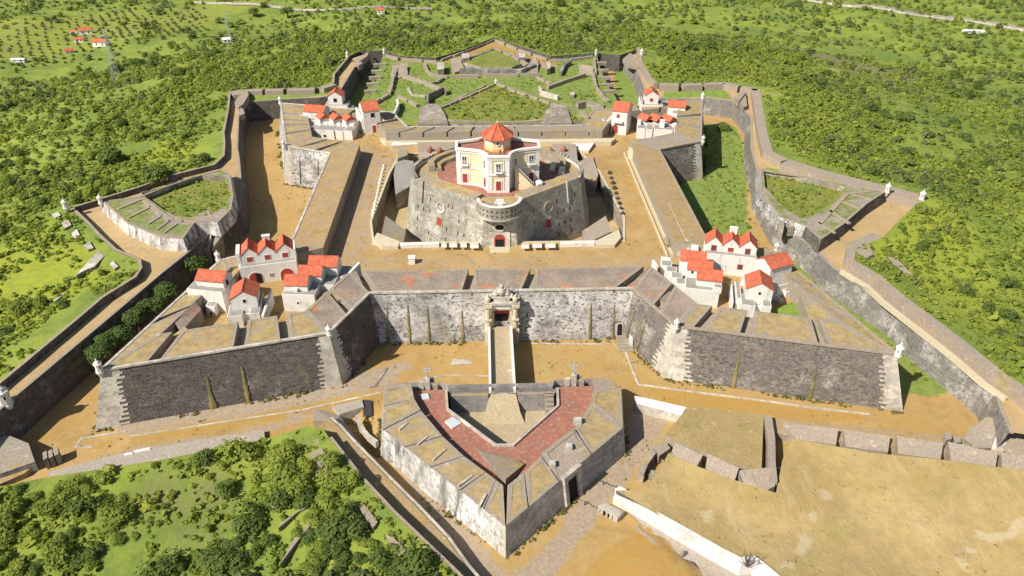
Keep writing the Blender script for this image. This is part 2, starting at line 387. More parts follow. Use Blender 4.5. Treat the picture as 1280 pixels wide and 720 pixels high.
def near_z(X,Y):
    D=np.full(X.shape,1e9); Z=np.zeros(X.shape); n=len(OUT)
    for i in range(n):
        a,b=OUT[i-1],OUT[i]; dx,dy=b[0]-a[0],b[1]-a[1]; L=dx*dx+dy*dy+1e-9
        t=np.clip(((X-a[0])*dx+(Y-a[1])*dy)/L,0,1); d=np.hypot(X-a[0]-t*dx,Y-a[1]-t*dy); z=a[2]+t*(b[2]-a[2])
        k=d<D-1e-6; D=np.where(k,d,D); Z=np.where(k,z,Z)
    return D,Z
def vnoise(X,Y,s,seed=0):
    return np.array([noise.noise((float(a)*s+seed*13.7,float(b)*s-seed*7.1,seed*3.3)) for a,b in zip(X,Y)])
def ss(x,a,b):
    t=np.clip((x-a)/(b-a),0,1); return t*t*(3-2*t)
def terrain_z(X,Y):
    D,Z=near_z(X,Y)
    front=ss(-Y,60,110)
    g=np.where(D<55,D*.13,55*.13+(D-55)*.255)
    fall=np.minimum(g,78+0*D)
    # ease the foot of the hill into the plain
    fall=np.where(g>60,60+(1-np.exp(-(g-60)/20))*20,g)
    und=vnoise(X,Y,.012,1)*np.minimum(D*.05,7)+vnoise(X,Y,.05,2)*np.minimum(D*.03,.9)+vnoise(X,Y,.22,3)*np.minimum(D*.06,.22)
    return Z-fall+und
def terr_attrs(X,Y):
    rt=inside_np(X,Y,UL(-9.5,(835,560),(990,545),(1345,590),(1900,690),(1900,1200),(700,1200),(700,800),(720,600),(800,570)))
    dry=rt*1.0
    yl=np.zeros(X.shape); br=np.zeros(X.shape)
    for z,pg in ((-6,[(0,300),(60,262),(150,330),(165,345),(60,415),(0,455),(-80,450),(-80,320)]),(-7,[(150,215),(200,170),(272,190),(262,203),(200,215)]),(-8,[(1060,330),(1150,250),(1230,300),(1280,440),(1280,480),(1200,420)]),(-25,[(990,115),(1050,130),(1060,180),(985,190)]),(-12,[(120,620),(260,560),(330,600),(280,700),(180,720),(100,680)])):
        pg=UL(z,*pg); k=inside_np(X,Y,pg); d=dist_np(X,Y,pg); yl=np.maximum(yl,np.where(k,np.minimum(1 if z>-12 else .3,.35+d*.07),0)); br=np.maximum(br,np.where(k,min(.42,.42*(z==-12)),0))
    pg=UL(-45,(960,40),(1100,50),(1230,110),(1280,150),(1130,165),(1010,110),(900,60)); k=inside_np(X,Y,pg); d=dist_np(X,Y,pg); br=np.maximum(br,np.where(k,np.minimum(.95,.4+d*.03),0))
    pg=UL(-82,(-200,40),(150,12),(330,0),(260,35),(60,75),(-200,110)); k=inside_np(X,Y,pg); br=np.maximum(br,k*.45); yl=np.maximum(yl,k*.6)
    pt=np.maximum.reduce([np.where(dist_np(X,Y,UL(-11,*l),False)<w,1.0,0) for l,w in (([(1205,720),(1215,690),(1240,668),(1290,655)],.9),([(855,600),(880,640),(905,680)],.6),([(1050,600),(1010,660),(985,715)],.5))])
    st=np.maximum.reduce([inside_np(X,Y,UL(z,*g))*.62 for z,g in ((-12,[(330,655),(372,612),(418,585),(412,620),(385,650)]),(-12,[(385,565),(405,560),(410,582),(392,585)]))])
    return dict(dry=dry,yellow=yl,brown=br,path=pt,stony=st)
big=[(-1500,-420),(1500,-420),(1500,2600),(-1500,2600)]
# one continuous ground sheet; finer triangles close to the fort
def terrain():
    gx,gy=[],[]
    for step,rg,lo,hi in ((2.4,(-200,205,-215,250),.9,42),(5.5,(-330,380,-260,420),42,150),(14,(-900,1000,-400,1100),150,620),(70,(-1500,1500,-420,2600),620,9999)):
        a,b=np.meshgrid(np.arange(rg[0],rg[1],step),np.arange(rg[2],rg[3],step)); a=(a+RNG.uniform(-.35,.35,a.shape)*step).ravel(); b=(b+RNG.uniform(-.35,.35,b.shape)*step).ravel()
        d=dist_np(a,b,OUT2); k=(d>lo)&(d<=hi)&~inside_np(a,b,OUT2); gx.append(a[k]); gy.append(b[k])
    gx=np.concatenate(gx); gy=np.concatenate(gy)
    B=[]
    for i in range(len(OUT2)):
        a,b=OUT2[i],OUT2[(i+1)%len(OUT2)]; k=max(1,int(math.dist(a,b)/2.2)); B+=[lerp(a,b,t/k) for t in range(k)]
    vs=[Vector(p) for p in B]+[Vector(p) for p in big]+[Vector((a,b)) for a,b in zip(gx,gy)]
    V,_,F,_,_,_=delaunay_2d_cdt(vs,[(i,(i+1)%len(B)) for i in range(len(B))],[],0,1e-5)
    X=np.array([v.x for v in V]); Y=np.array([v.y for v in V]); T=np.array(F)
    cx=X[T].mean(1); cy=Y[T].mean(1); T=T[~inside_np(cx,cy,OUT2)]
    return X,Y,terrain_z(X,Y),[tuple(map(int,f)) for f in T]
TS=terrain()
sheet_obj('hillside',TS,M['terr'],terr_attrs(TS[0],TS[1]),kind='structure')

def soft(X,Y,pg,z=FLOOR,w=.25,top=1.0):
    pg=UL(z,*pg) if z is not None else pg
    k=inside_np(X,Y,pg); d=dist_np(X,Y,pg); return np.where(k,np.minimum(top,.5+d*w),np.maximum(0,.35-d*w))
MOUND=UL(-12,(797,650),(872,722),(930,800),(690,800),(735,720),(760,680))
def floor_z(X,Y):
    k=inside_np(X,Y,MOUND); d=dist_np(X,Y,UL(-12,(797,650),(760,680),(735,720),(690,800)),False)
    CH=UL(-12,(424,516),(449,515),(478,562),(456,562))
    tr=inside_np(X,Y,CH)
    return FLOOR+np.where(k,np.minimum(1.7,d*.2),0)-np.where(tr,2.4,0)+vnoise(X,Y,.12,5)*.12
FS=sheet(OUT2,[],1.9,floor_z)
def floor_attrs(X,Y):
    gr=np.maximum.reduce([soft(X,Y,g,top=t) for g,t in (([(840,150),(835,228),(840,300),(1000,318),(1140,428),(1205,487),(1160,497),(1120,492),(1020,455),(900,400),(935,300),(935,200),(922,158)],1),
      ([(440,150),(436,165),(400,130),(455,62),(485,60),(478,100),(462,130)],1),([(768,100),(765,60),(800,100),(812,125),(800,150),(770,140)],1),([(500,60),(740,60),(740,160),(480,160)],.9))])
    st=np.maximum.reduce([soft(X,Y,g) for g in ([(128,532),(410,474),(500,450),(530,452),(480,487),(360,513),(150,546)],[(470,545),(482,545),(632,706),(640,715),(700,655),(700,640),(780,560),(785,500),(850,510),(800,590),(760,640),(700,720),(650,760),(560,700)],[(60,590),(330,545),(400,520),(400,505),(330,530),(150,560)])])
    st=st*.85
    og=np.maximum.reduce([soft(X,Y,g) for g in ([(100,557),(150,546),(360,513),(478,488),(520,482),(520,490),(478,497),(330,529),(110,563)],[(790,478),(960,502),(1120,522),(1010,532),(830,508)],[(700,745),(750,690),(800,655),(860,720),(900,790)])])
    return dict(green=gr,stony=st,orange=og)
sheet_obj('ditch_floor',FS,M['ditchg'],floor_attrs(FS[0],FS[1]),kind='structure')
# retaining faces under the rim of the ground sheet
mb=MB(); line=OUT2
for i in range(len(OUT)):
    a,b=OUT[i],OUT[(i+1)%len(OUT)]
    mb.add([(a[0],a[1],a[2]),(a[0],a[1],-15),(b[0],b[1],-15),(b[0],b[1],b[2])],[(0,1,2,3)])
tag(mb.build('outer_retaining_wall',M['cscarp2']),'dark rubble retaining wall that rings the whole fort below the green slope','wall')
# ---- covered ways: solid earth banks between ditch and outer wall
LDITCH=zz(-5,(-60,565),(24.4,492),(133,401),(202.5,342),(239,313),(262,292),(285,273),(300,262),(303,240),(300,200),(297.5,185),(299,146),(305,129),(312,127.5),(352,124.5),(400,122),(418,119.5),(424,116),(444.7,82),(451,74),(460.6,66))
RDITCH=zz(-5.7,(781,69),(795,84),(807,116),(812,123),(870,124),(881,122),(919,127),(928,136),(938,147),(938,185),(948,223),(949,238),(973,279),(1020,313),(1040,334),(1119,386),(1154,420),(1218,469),(1243,492),(1250,512),(1262,540))
two=lambda l:[(p[0],p[1]) for p in l]
def way(crest,ditch,z,mat_w,label,green):
    pg=two(ditch)+two(crest)[::-1]
    t=thing('counterscarp',label,'wall',(*two(ditch)[len(ditch)//2],FLOOR))
    S=sheet(pg,[],1.6,lambda X,Y:np.full(X.shape,z)+vnoise(X,Y,.2,4)*.06)
    X,Y=S[0],S[1]
    at=dict(green=np.maximum.reduce([soft(X,Y,g,z) for g in green]),stony=np.zeros(X.shape),orange=np.zeros(X.shape))
    sheet_obj('covered_way',S,M['sandy'],at,kind='structure')
    mb=MB(); l=two(ditch); skirt(mb,l,z-.03,FLOOR-.6,1.2); mb.build('wall_face',mat_w,t)
    mb=MB(); ribbon(mb,l,.7,z+.12,z-.3,side='l'); mb.build('coping',M['pinkst'],t)
    return t
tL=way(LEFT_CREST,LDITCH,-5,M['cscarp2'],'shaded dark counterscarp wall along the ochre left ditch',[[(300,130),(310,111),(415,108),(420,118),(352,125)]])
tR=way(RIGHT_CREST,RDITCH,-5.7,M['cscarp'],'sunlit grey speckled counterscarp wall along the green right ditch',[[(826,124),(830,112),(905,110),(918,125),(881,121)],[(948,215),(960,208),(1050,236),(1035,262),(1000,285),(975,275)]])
# outer breast wall (rear face seen on the left, sloping stone bank on the right)
def breast(crest,i0,i1,th,top,base,mats,name,label,side,cat='wall'):
    l=two(crest)[i0:i1]
    if th>=2.8 and th<3.05 and i1-i0==4 or (th==3.0 and i0==19):
        t=thing(name,label,cat,(*l[0],base))
        for i in range(len(l)-1):
            n=max(1,int(math.dist(l[i],l[i+1])/7))
            for k in range(n):
                mb=MB(); ribbon(mb,[lerp(l[i],l[i+1],(k+.07)/n),lerp(l[i],l[i+1],(k+.93)/n)],th,top,base,0,1,side); mb.build('wall_segment',mats,t)
        return t
    if 1: mb=MB(); ribbon(mb,l,th,top,base,0,1,side); t=tag(mb.build(name,mats),label,cat); return t
breast(LEFT_CREST,0,11,.7,-3.3,-5.4,[M['pinkst'],M['cscarp2']],'breast_wall','long dark breast wall left of the ochre path in the lower left','r')
breast(LEFT_CREST,10,20,.7,-3.3,-5.4,[M['pinkst'],M['cscarp2']],'breast_wall','dark breast wall behind the left triangular redoubt','r')
breast(LEFT_CREST,19,24,3.0,-3.3,-5.4,[M['pinkst'],M['pinkst']],'breast_wall','low pale parapet with dark gun slits behind the far left bastion','r')
breast(LEFT_CREST,23,26,.7,-3.3,-5.4,[M['pinkst'],M['cscarp2']],'breast_wall','short dark breast wall at the far left corner beyond the tower house','r')
RP=two(RIGHT_CREST)
breast(RIGHT_CREST,0,4,1.6,-3.1,-6,[M['pinkst'],M['pinkst']],'breast_wall','pale breast wall at the far right corner beyond the gabled houses','r')
breast(RIGHT_CREST,3,7,2.8,-3.2,-6,[M['pinkst'],M['pinkst']],'breast_wall','low pale parapet with dark gun slits behind the far right bastion','r')
breast(RIGHT_CREST,6,10,3.2,-3.2,-6,[M['pinkst'],M['pinkst']],'breast_wall','broken stone parapet right of the narrow ochre path at the far right','r')
breast(RIGHT_CREST,9,13,5.2,-3.2,-6,[M['pinkst'],M['pinkst']],'breast_wall','broad ruined stone parapet behind the right triangular redoubt','r')
breast(RIGHT_CREST,14,16,3.0,-3.5,-6,[M['grey'],M['grey']],'breast_wall','row of sloping grey slabs beside the path under the right redoubt','r')
breast(RIGHT_CREST,15,24,2.1,-3.2,-6.2,[M['pinkst'],M['pinkst']],'breast_wall','long sunlit stone parapet running down the right slope','r')
l=offset(RP[16:23],3.3,False); mb=MB(); ribbon(mb,l,.8,-4.9,-6,side='r'); tag(mb.build('banquette_step',M['cream']),'low pale firing step at the foot of the long right parapet','step')

# ================================================================== MAIN ENCEINTE
Q=[(28.6,-50),(34.9,-64.5),(75,-75),(64.5,-34.9),(50,-28.6)]
ENC=Q+[(x,-y) for x,y in Q[::-1]]+[(-x,-y) for x,y in Q]+[(-x,y) for x,y in Q[::-1]]
def inset(poly,ds):
    n=len(poly); L=[]
    for i in range(n):
        a,b=Vector(poly[i]),Vector(poly[(i+1)%n]); e=(b-a).normalized(); nn=Vector((-e.y,e.x)); L.append((a+nn*ds[i],e))
    out=[]
    for i in range(n):
        (p,d),(q,e)=L[i-1],L[i]; c=d.x*e.y-d.y*e.x; t=((q.x-p.x)*e.y-(q.y-p.y)*e.x)/c; out.append(tuple(p+d*t))
    return out
DS=[8.2]*20
for i,d in ((2,4.6),(3,5.5),(15,5.5),(16,4.6),(9,6.5),(7,6),(11,6)): DS[i]=d
INN=inset(ENC,DS)
def parapet(parent,i,embr,mat,iw=.9,ow=2.3,zo=0.,zi=.55,part='merlon'):
    """merlons along edge i of the enceinte; embr = (outer t, inner t) in 0..1"""
    A,B=ENC[i],ENC[(i+1)%20]; a,b=INN[i],INN[(i+1)%20]
    L=math.dist(A,B); l=math.dist(a,b)
    cuts=[(0,0,0,0)]+[(e[0]-ow/2/L,e[0]+ow/2/L,e[1]-iw/2/l,e[1]+iw/2/l) for e in embr]+[(1,1,1,1)]
    for k in range(len(cuts)-1):
        o0=cuts[k][1]; o1=cuts[k+1][0]; n0=cuts[k][3]; n1=cuts[k+1][2]
        pl=[lerp(A,B,o0),lerp(A,B,o1),lerp(a,b,n1),lerp(a,b,n0)]
        m=MB(); m.prism(pl,[zo,zo,zi,zi],YARD-.1,0,1,bot=pl)
        # raised rim stones give the top a border
        m.build(part,[M['ptopm'] if (mat is M['ptopg']) else mat,M['grey']],parent)
        if mat is not M['ptopo'] and min(math.dist(pl[0],pl[1]),math.dist(pl[2],pl[3]))>1.6:
            r=MB(); zz_=[zo+.05,zo+.05,zi+.05,zi+.05]; ribbon(r,offset(pl,-.02) if area(pl)>0 else offset(pl,.02),min(.75,.22*min(math.dist(pl[0],pl[1]),math.dist(pl[2],pl[3]))),zz_,zo-.3,side='l' if area(pl)>0 else 'r',closed=True); r.build('merlon_rim',M['grey'],parent)
        if k<len(cuts)-2:
            pl=[lerp(A,B,cuts[k+1][0]),lerp(A,B,cuts[k+1][1]),lerp(a,b,cuts[k+1][3]),lerp(a,b,cuts[k+1][2])]
            m=MB(); m.prism(pl,[-1.5,-1.5,-1.1,-1.1],YARD-.1,0,0,bot=pl); m.build('embrasure_sill',M['grey'],parent)
def enc_edges(parent,idx,wm,base=FLOOR-.3,cord=True):
    """battered scarp faces + cordon for consecutive enceinte edges"""
    LO=offset(ENC,2.3)
    m=MB(); n=20
    for i in idx:
        j=(i+1)%n; A,B=ENC[i],ENC[j]; a,b=LO[i],LO[j]; k=max(1,int(math.dist(A,B)/8))
        for s in range(k):
            p,q=lerp(A,B,s/k),lerp(A,B,(s+1)/k); r,t=lerp(a,b,s/k),lerp(a,b,(s+1)/k)
            m.add([(*p,-.02),(*r,base),(*t,base),(*q,-.02)],[(0,1,2,3)])
    m.build('scarp_wall',wm,parent)
    if cord:
        m=MB(); l=[ENC[i%n] for i in list(idx)+[(idx[-1]+1)%n]]
        lo=offset(ENC,.32); l1=[lo[i%n] for i in list(idx)+[(idx[-1]+1)%n]]; li=offset(ENC,-.25); l2=[li[i%n] for i in list(idx)+[(idx[-1]+1)%n]]
        for s in range(len(l1)-1):
            p=[l1[s],l1[s+1],l2[s+1],l2[s]]; m.prism(p,.16,-.24,bot=p)
        m.build('cordon',M['quoin'] if wm is not M['bast'] else M['pinkst'],parent)
def quoin(parent,ci,w0=2.0,w1=3.6,base=FLOOR-.3):
    """pale dressed corner stones with toothed edges, following the batter"""
    LO=offset(ENC,2.36); UP=offset(ENC,.06)
    m=MB(); n=26; P=ENC[ci]
    for side in (-1,1):
        j=(ci+side)%20; L=math.dist(ENC[ci],ENC[j])
        for k in range(n):
            t0,t1=k/n,(k+1)/n
            w=(w0+(w1-w0)*(k+.5)/n)*(.86 if k%2 else 1.12)+random.uniform(-.45,.45)
            up=lambda t,s: lerp(lerp(UP[ci],UP[j],s),lerp(LO[ci],LO[j],s),t)
            q=[(*up(t0,0),-t0*(-base)),(*up(t1,0),-t1*(-base)),(*up(t1,w/L),-t1*(-base)),(*up(t0,w/L),-t0*(-base))]
            m.add(q,[(0,1,2,3) if side>0 else (3,2,1,0)])
    m.build('corner_stones',M['quoin'],parent)
# sentry turret prototype (part of whatever corner it stands on)
def sentry_mesh(h=2.6,r=.8):
    m=MB(); m.lathe((0,0),[(.05,-2.2),(.35,-1.7),(r*.8,-.9),(r*1.15,-.35),(r*1.15,-.15),(r,-.1),(r*.95,h*.68),(r*1.2,h*.7),(r*1.2,h*.76),(r*.95,h*.8),(r*.6,h*.97),(.14,h*1.04),(.12,h*1.15),(.2,h*1.2),(.03,h*1.3)],8)
    return m
SENT=None
def sentry(x,y,z,parent=None,sc=1.,**kw):
    global SENT
    sc=sc*.72
    if SENT is None:
        SENT=sentry_mesh().build('sentry_box',M['white'])
        for k in range(4):
            w=MB()
            a=math.pi/4+k*math.pi/2; c=(math.cos(a)*.74,math.sin(a)*.74); t=(-math.sin(a)*.11,math.cos(a)*.11); o=(math.cos(a)*.06,math.sin(a)*.06)
            p=[(c[0]-t[0]-o[0],c[1]-t[1]-o[1]),(c[0]-t[0]+o[0],c[1]-t[1]+o[1]),(c[0]+t[0]+o[0],c[1]+t[1]+o[1]),(c[0]+t[0]-o[0],c[1]+t[1]-o[1])]
            w.prism(p,1.35,.85); w.build('lookout_slit',M['dark'],SENT)
        o=SENT
    else:
        o=SENT.copy(); C.objects.link(o)
        for ch in SENT.children: d=ch.copy(); C.objects.link(d); d.parent=o
    off=Vector((0,0,0)); q=parent
    while q is not None: off=off+q.location; q=q.parent
    o.parent=parent; o.location=Vector((x,y,z))-off; o.scale=(sc,)*3
    for k in ('label','category','group'):
        if k in o: del o[k]
    return tag(o,**kw)
def tpx(i,px,inner=False):
    P=U(*px,0.3 if inner else 0); A,B=(INN if inner else ENC)[i],(INN if inner else ENC)[(i+1)%20]
    d=Vector(B)-Vector(A); return (Vector(P)-Vector(A)).dot(d)/d.length_squared
# edges: 0 FR flank(28.6,-50→34.9,-64.5) 1 FR face front 2 FR side 3 FR flank2 4 right curtain ...
def streaks(parent,A,B,ts,z1=-3.5,z0=-11.6,w=.5):
    d=(Vector(B)-Vector(A)).normalized(); n=Vector((d.y,-d.x))
    for t in ts:
        p=Vector(lerp(A,B,t)); m=MB(); zt=z1+random.uniform(-1,1); pts=[]
        N=11
        for k in range(N+1):
            f=k/N; z=zt+(z0-zt)*f; ww=w*(.35+.85*f)*random.uniform(.6,1.35); q=p+n*(2.3*(-z/12.3)+.12+.1*f)
            pts.append(((q-d*ww/2).to_tuple(),(q+n*.10*f+d*random.uniform(-.12,.12)).to_tuple(),(q+d*ww/2).to_tuple(),z))
        for k in range(N):
            a,b=pts[k],pts[k+1]
            m.add([(*a[0],a[3]),(*b[0],b[3]),(*b[1],b[3]),(*a[1],a[3]),(*b[2],b[3]),(*a[2],a[3])],[(0,1,2,3),(3,2,4,5)])
        m.build('moss_streak',M['moss'],parent)
# ---- front right bastion
FR=thing('bastion','front right bastion of grey rubble with pale corner stones, above the green ditch','bastion',(55,-55,FLOOR))
enc_edges(FR,[0,1,2,3],M['bast']); quoin(FR,1,2.4,4.4); quoin(FR,2,2.6,3.4)
parapet(FR,0,[(.55,.5)],M['ptopr'])
parapet(FR,1,[(tpx(1,a),tpx(1,b,True)) for b,a in (((895,393),(873,415)),((939,395),(932,421)),((1019,405),(1030,430)))],M['ptopg'],ow=2.2,iw=1.5)
parapet(FR,2,[(.3,.4),(.62,.66)],M['ptopg']); parapet(FR,3,[(.5,.5)],M['ptopg'])
streaks(FR,ENC[1],ENC[2],[.31,.67],-4,-12,.7); streaks(FR,ENC[0],ENC[1],[.15,.42],-2.5,-11.8,.35)
sentry(75.2,-75.3,.1,FR,1.15); sentry(34.7,-65.0,.1,FR,.95); sentry(65.2,-34.7,.1,FR)
# ---- front left bastion
FL=thing('bastion','front left bastion, dark grey scarp with mossy streaks beside the ditch trees','bastion',(-55,-55,FLOOR))
enc_edges(FL,[15,16,17,18],M['bastl']); quoin(FL,17,3.2,5.0); quoin(FL,18,2.2,3.6)
parapet(FL,15,[(.5,.5)],M['ptopg']); parapet(FL,16,[(.35,.35),(.62,.62)],M['ptopg'])
parapet(FL,17,[(tpx(17,a),tpx(17,b,True)) for b,a in (((222,415),(191,453)),((304,406),(299,437)),((353,401),(358,427)))],M['ptopg'],ow=2.2,iw=1.8)
parapet(FL,18,[(.5,.5)],M['ptopr'])
streaks(FL,ENC[17],ENC[18],[.42,.58],-4.5,-12,1.0)
sentry(-75.2,-75.3,.1,FL,1.15); sentry(-34.7,-65.0,.1,FL,.95); sentry(-65.2,-34.7,.1,FL)
# ---- rear bastions
RR=thing('bastion','far right bastion with a sheer grey end wall above the green ditch','bastion',(55,55,FLOOR))
enc_edges(RR,[5,6,7,8],M['bast']); quoin(RR,6,2.4,3.6); quoin(RR,7)
parapet(RR,5,[(.5,.42)],M['grey'],iw=.7,ow=1.0); parapet(RR,6,[(.3,.35),(.6,.6)],M['ptopg']); parapet(RR,7,[(.3,.3),(.6,.6)],M['ptopg']); parapet(RR,8,[(.5,.5)],M['ptopg'])
sentry(75.2,75.3,.1,RR,1.1); sentry(65.1,34.4,.1,RR,.95)
RL=thing('bastion','far left bastion with a pale speckled end wall above the ochre ditch','bastion',(-55,55,FLOOR))
enc_edges(RL,[10,11,12,13],M['curt']); quoin(RL,13); quoin(RL,12)
parapet(RL,13,[(.3,.34),(.68,.64)],M['ptopg'],iw=.7,ow=2.0); parapet(RL,12,[(.25,.25),(.42,.42),(.55,.55),(.75,.75)],M['ptopg'],ow=1.5); parapet(RL,11,[(.3,.3),(.6,.6)],M['ptopg']); parapet(RL,10,[(.5,.5)],M['ptopg'])
sentry(-75.2,75.3,.1,RL,1.1); sentry(-65.1,34.4,.1,RL,.95)
streaks(RL,ENC[13],ENC[14],[.3,.72],-2,-11,.4)
# ---- curtains
CF=thing('curtain_wall','front curtain wall, whitewashed speckled rubble either side of the gate','wall',(0,-50,FLOOR))
enc_edges(CF,[19],M['curt'])
parapet(CF,19,[(.012,.03),(.37,.40),(.595,.605),(.952,.985)],M['ptopr'],ow=2.6,iw=1.1)
streaks(CF,ENC[19],ENC[0],[.06,.14,.215,.345,.84,.93],-3.5,-11.8,.55)
CR=thing('curtain_wall','right curtain wall with a broad bare ochre parapet top','wall',(50,0,FLOOR)); enc_edges(CR,[4],M['bast'])
parapet(CR,4,[],M['ptopo'])
CL=thing('curtain_wall','left curtain wall whose inner face lies in a long dark shadow','wall',(-50,0,FLOOR)); enc_edges(CL,[14],M['curt']); parapet(CL,14,[],M['ptopo'])
CB=thing('curtain_wall','rear curtain wall with a row of small gun openings behind the keep','wall',(0,50,FLOOR)); enc_edges(CB,[9],M['rear'])
parapet(CB,9,[(k,k) for k in (.06,.17,.28,.39,.5,.61,.72,.83,.94)],M['ptop'],ow=.9,iw=.6)
# inner faces get stone lining along the left curtain with steps
for nm,i,mat in (('terreplein_step',4,'cream'),):
    a,b=INN[i],INN[i+1]; par=CL if i==14 else CR
    for d,h in ((0,.95),(1.1,.55)) if i==4 else ((0,1.1),):
        m=MB(); l=offset([a,b],-.02-d,False); ribbon(m,l,.45 if i==4 else 1.4,YARD+h,YARD-.1,side='l'); m.build(nm,M[mat],par)
# ---- yard surface with the keep's moat cut out of it
MOAT=[(-31,-22.3),(31,-22.3),(33.0,-10),(30.5,20),(26.5,35.5),(-29.5,35.5),(-31.5,20),(-33.2,-10)]
YS=sheet(INN,[ccw(MOAT)],1.6,lambda X,Y:np.full(X.shape,YARD)+vnoise(X,Y,.1,6)*.10)
X,Y=YS[0],YS[1]
at=dict(green=np.maximum(soft(X,Y,[(960,385),(1010,370),(1040,395),(1010,410),(965,400)],YARD),0),
 stony=np.maximum(soft(X,Y,[(395,300),(430,200),(455,180),(500,200),(470,310),(400,345)],YARD,top=.55),soft(X,Y,[(400,320),(870,320),(860,336),(410,338)],YARD,top=.5)),orange=soft(X,Y,[(770,190),(800,190),(840,280),(790,290)],YARD,top=.5))
sheet_obj('courtyard',YS,M['ochre'],at,kind='structure')
m=MB(); m.prism(offset(MOAT,.5),-8.6,-9); m.build('moat_floor',M['sandy'],kind='structure',) if False else None
MS=sheet(offset(MOAT,.3),[],2.5,lambda X,Y:np.full(X.shape,-8.5)); z0=np.zeros(MS[0].shape)
sheet_obj('moat_floor',MS,M['sandy'],dict(green=z0,stony=z0+.4,orange=z0),kind='structure')
# ================================================================== KEEP
def wframe(A,B,ztop,bat):
    A=Vector(A); B=Vector(B); d=(B-A).normalized(); n=Vector((d.y,-d.x)); L=(B-A).length
    def F(u,z,o=0): q=A+d*u+n*(bat*(ztop-z)+o); return (q.x,q.y,z)
    F.L=L; return F
def plate(parent,F,u0,u1,z0,z1,o,th,mat,name,arch=False,**kw):
    """a panel of thickness th standing o off the wall; optional arched top"""
    m=MB(); pts=[(u0,z0),(u1,z0)]
    if arch:
        r=(u1-u0)/2; c=(u0+u1)/2
        pts+=[(c+r*math.cos(a),z1-r+r*math.sin(a)) for a in [math.pi*k/8 for k in range(9)]]
    else: pts+=[(u1,z1),(u0,z1)]
    n=len(pts); vs=[F(u,z,o+th) for u,z in pts]+[F(u,z,o-.15) for u,z in pts]
    m.add(vs,[tuple(range(n))]+[(i,n+i,n+(i+1)%n,(i+1)%n) for i in range(n)])
    return m.build(name,mat,parent,**kw)
def ring(parent,F,u,z,rx,rz,w,mat,inner,name='oculus'):
    m=MB(); n=20; a=[2*math.pi*k/n for k in range(n)]
    vs=[F(u+rx*math.cos(t),z+rz*math.sin(t),.0) for t in a]+[F(u+rx*math.cos(t),z+rz*math.sin(t),.28) for t in a]+[F(u+(rx-w)*math.cos(t),z+(rz-w)*math.sin(t),.28) for t in a]+[F(u+(rx-w)*math.cos(t),z+(rz-w)*math.sin(t),.02) for t in a]
    m.add(vs,[(r*n+k,r*n+(k+1)%n,(r+1)*n+(k+1)%n,(r+1)*n+k) for r in range(3) for k in range(n)])
    o=m.build(name,mat,parent)
    m=MB(); m.add([F(u+(rx-w)*math.cos(t),z+(rz-w)*math.sin(t),.06) for t in a],[tuple(range(n))]); m.build('opening',inner,o)
KEEP=thing('round_keep','massive grey stone keep with lobed sides, ringed by its own dry moat','keep',(0,-3,-8.5))
KT=[(-21.3,-8),(-6.2,-20.1),(-3.6,-22.6),(0,-22.62),(3.6,-22.6),(6.2,-20.1),(21.3,-8),(22.6,-4),(22.4,0),(20.8,4),(17.8,8.0),(10.5,14.4),(5,18),(0,19),(-5,18),(-10.5,14.4),(-17.8,8.0),(-20.8,4),(-22.4,0),(-22.6,-4)]
KB=.165
m=MB(); lo=offset(KT,KB*16); n=len(KT)
for i in range(n):
    j=(i+1)%n; k=max(1,int(math.dist(KT[i],KT[j])/5))
    for s in range(k):
        a,b=lerp(KT[i],KT[j],s/k),lerp(KT[i],KT[j],(s+1)/k); c,d=lerp(lo[i],lo[j],s/k),lerp(lo[i],lo[j],(s+1)/k)
        m.add([(*a,7.5),(*c,-8.6),(*d,-8.6),(*b,7.5)],[(0,1,2,3)])
m.build('keep_wall',M['keepw'],KEEP)
m=MB(); ribbon(m,offset(KT,.38),.7,5.35,4.95,side='l',closed=True); m.build('string_course',M['quoin'],KEEP)
KTERR=6.6
m=MB(); m.add([(x,y,KTERR) for x,y in offset(KT,-.4)],[tuple(range(n))]); m.build('keep_terrace',M['redt'],KEEP)
# wide sloping parapets on the two front flanks
ki=offset(KT,-3.4)
for i,j in ((0,1),(5,6)):
    m=MB(); a,b,c,d=lerp(KT[i],KT[j],.0),KT[j],ki[j],ki[i]; m.prism([a,b,c,d],[7.5,7.5,7.75,7.75],KTERR-.1,0,1,bot=[a,b,c,d]); m.build('parapet',[M['ptopg'],M['keepw']],KEEP)
for rng in ((6,7,8,9,10),(16,17,18,19,0)):
    l=[KT[k] for k in rng]; m=MB(); ribbon(m,l,.75,7.35,KTERR-.1,side='l'); m.build('parapet',M['white'],KEEP)
    for s in range(4):
        for t in (.12,.37,.62,.87):
            if s==0 and t<.3 and rng[0]==6: continue
            F=wframe(l[s],l[s+1],0,0); q=MB(); u=F.L*t
            q.prism([F(u-.42,0,.06)[:2],F(u+.42,0,.06)[:2],F(u+.42,0,-.8)[:2],F(u-.42,0,-.8)[:2]],8.1,7.3); q.build('crenel',M['keepw'],KEEP)
    # lawned floor of the lobe
    g=MB(); c=[lerp(p,(0,-3),.05) for p in l]+[lerp(p,(0,-3),.30) for p in l[::-1]]; g.prism(c,KTERR+.12,KTERR-.05); g.build('lobe_floor',M['ptopg'],KEEP)
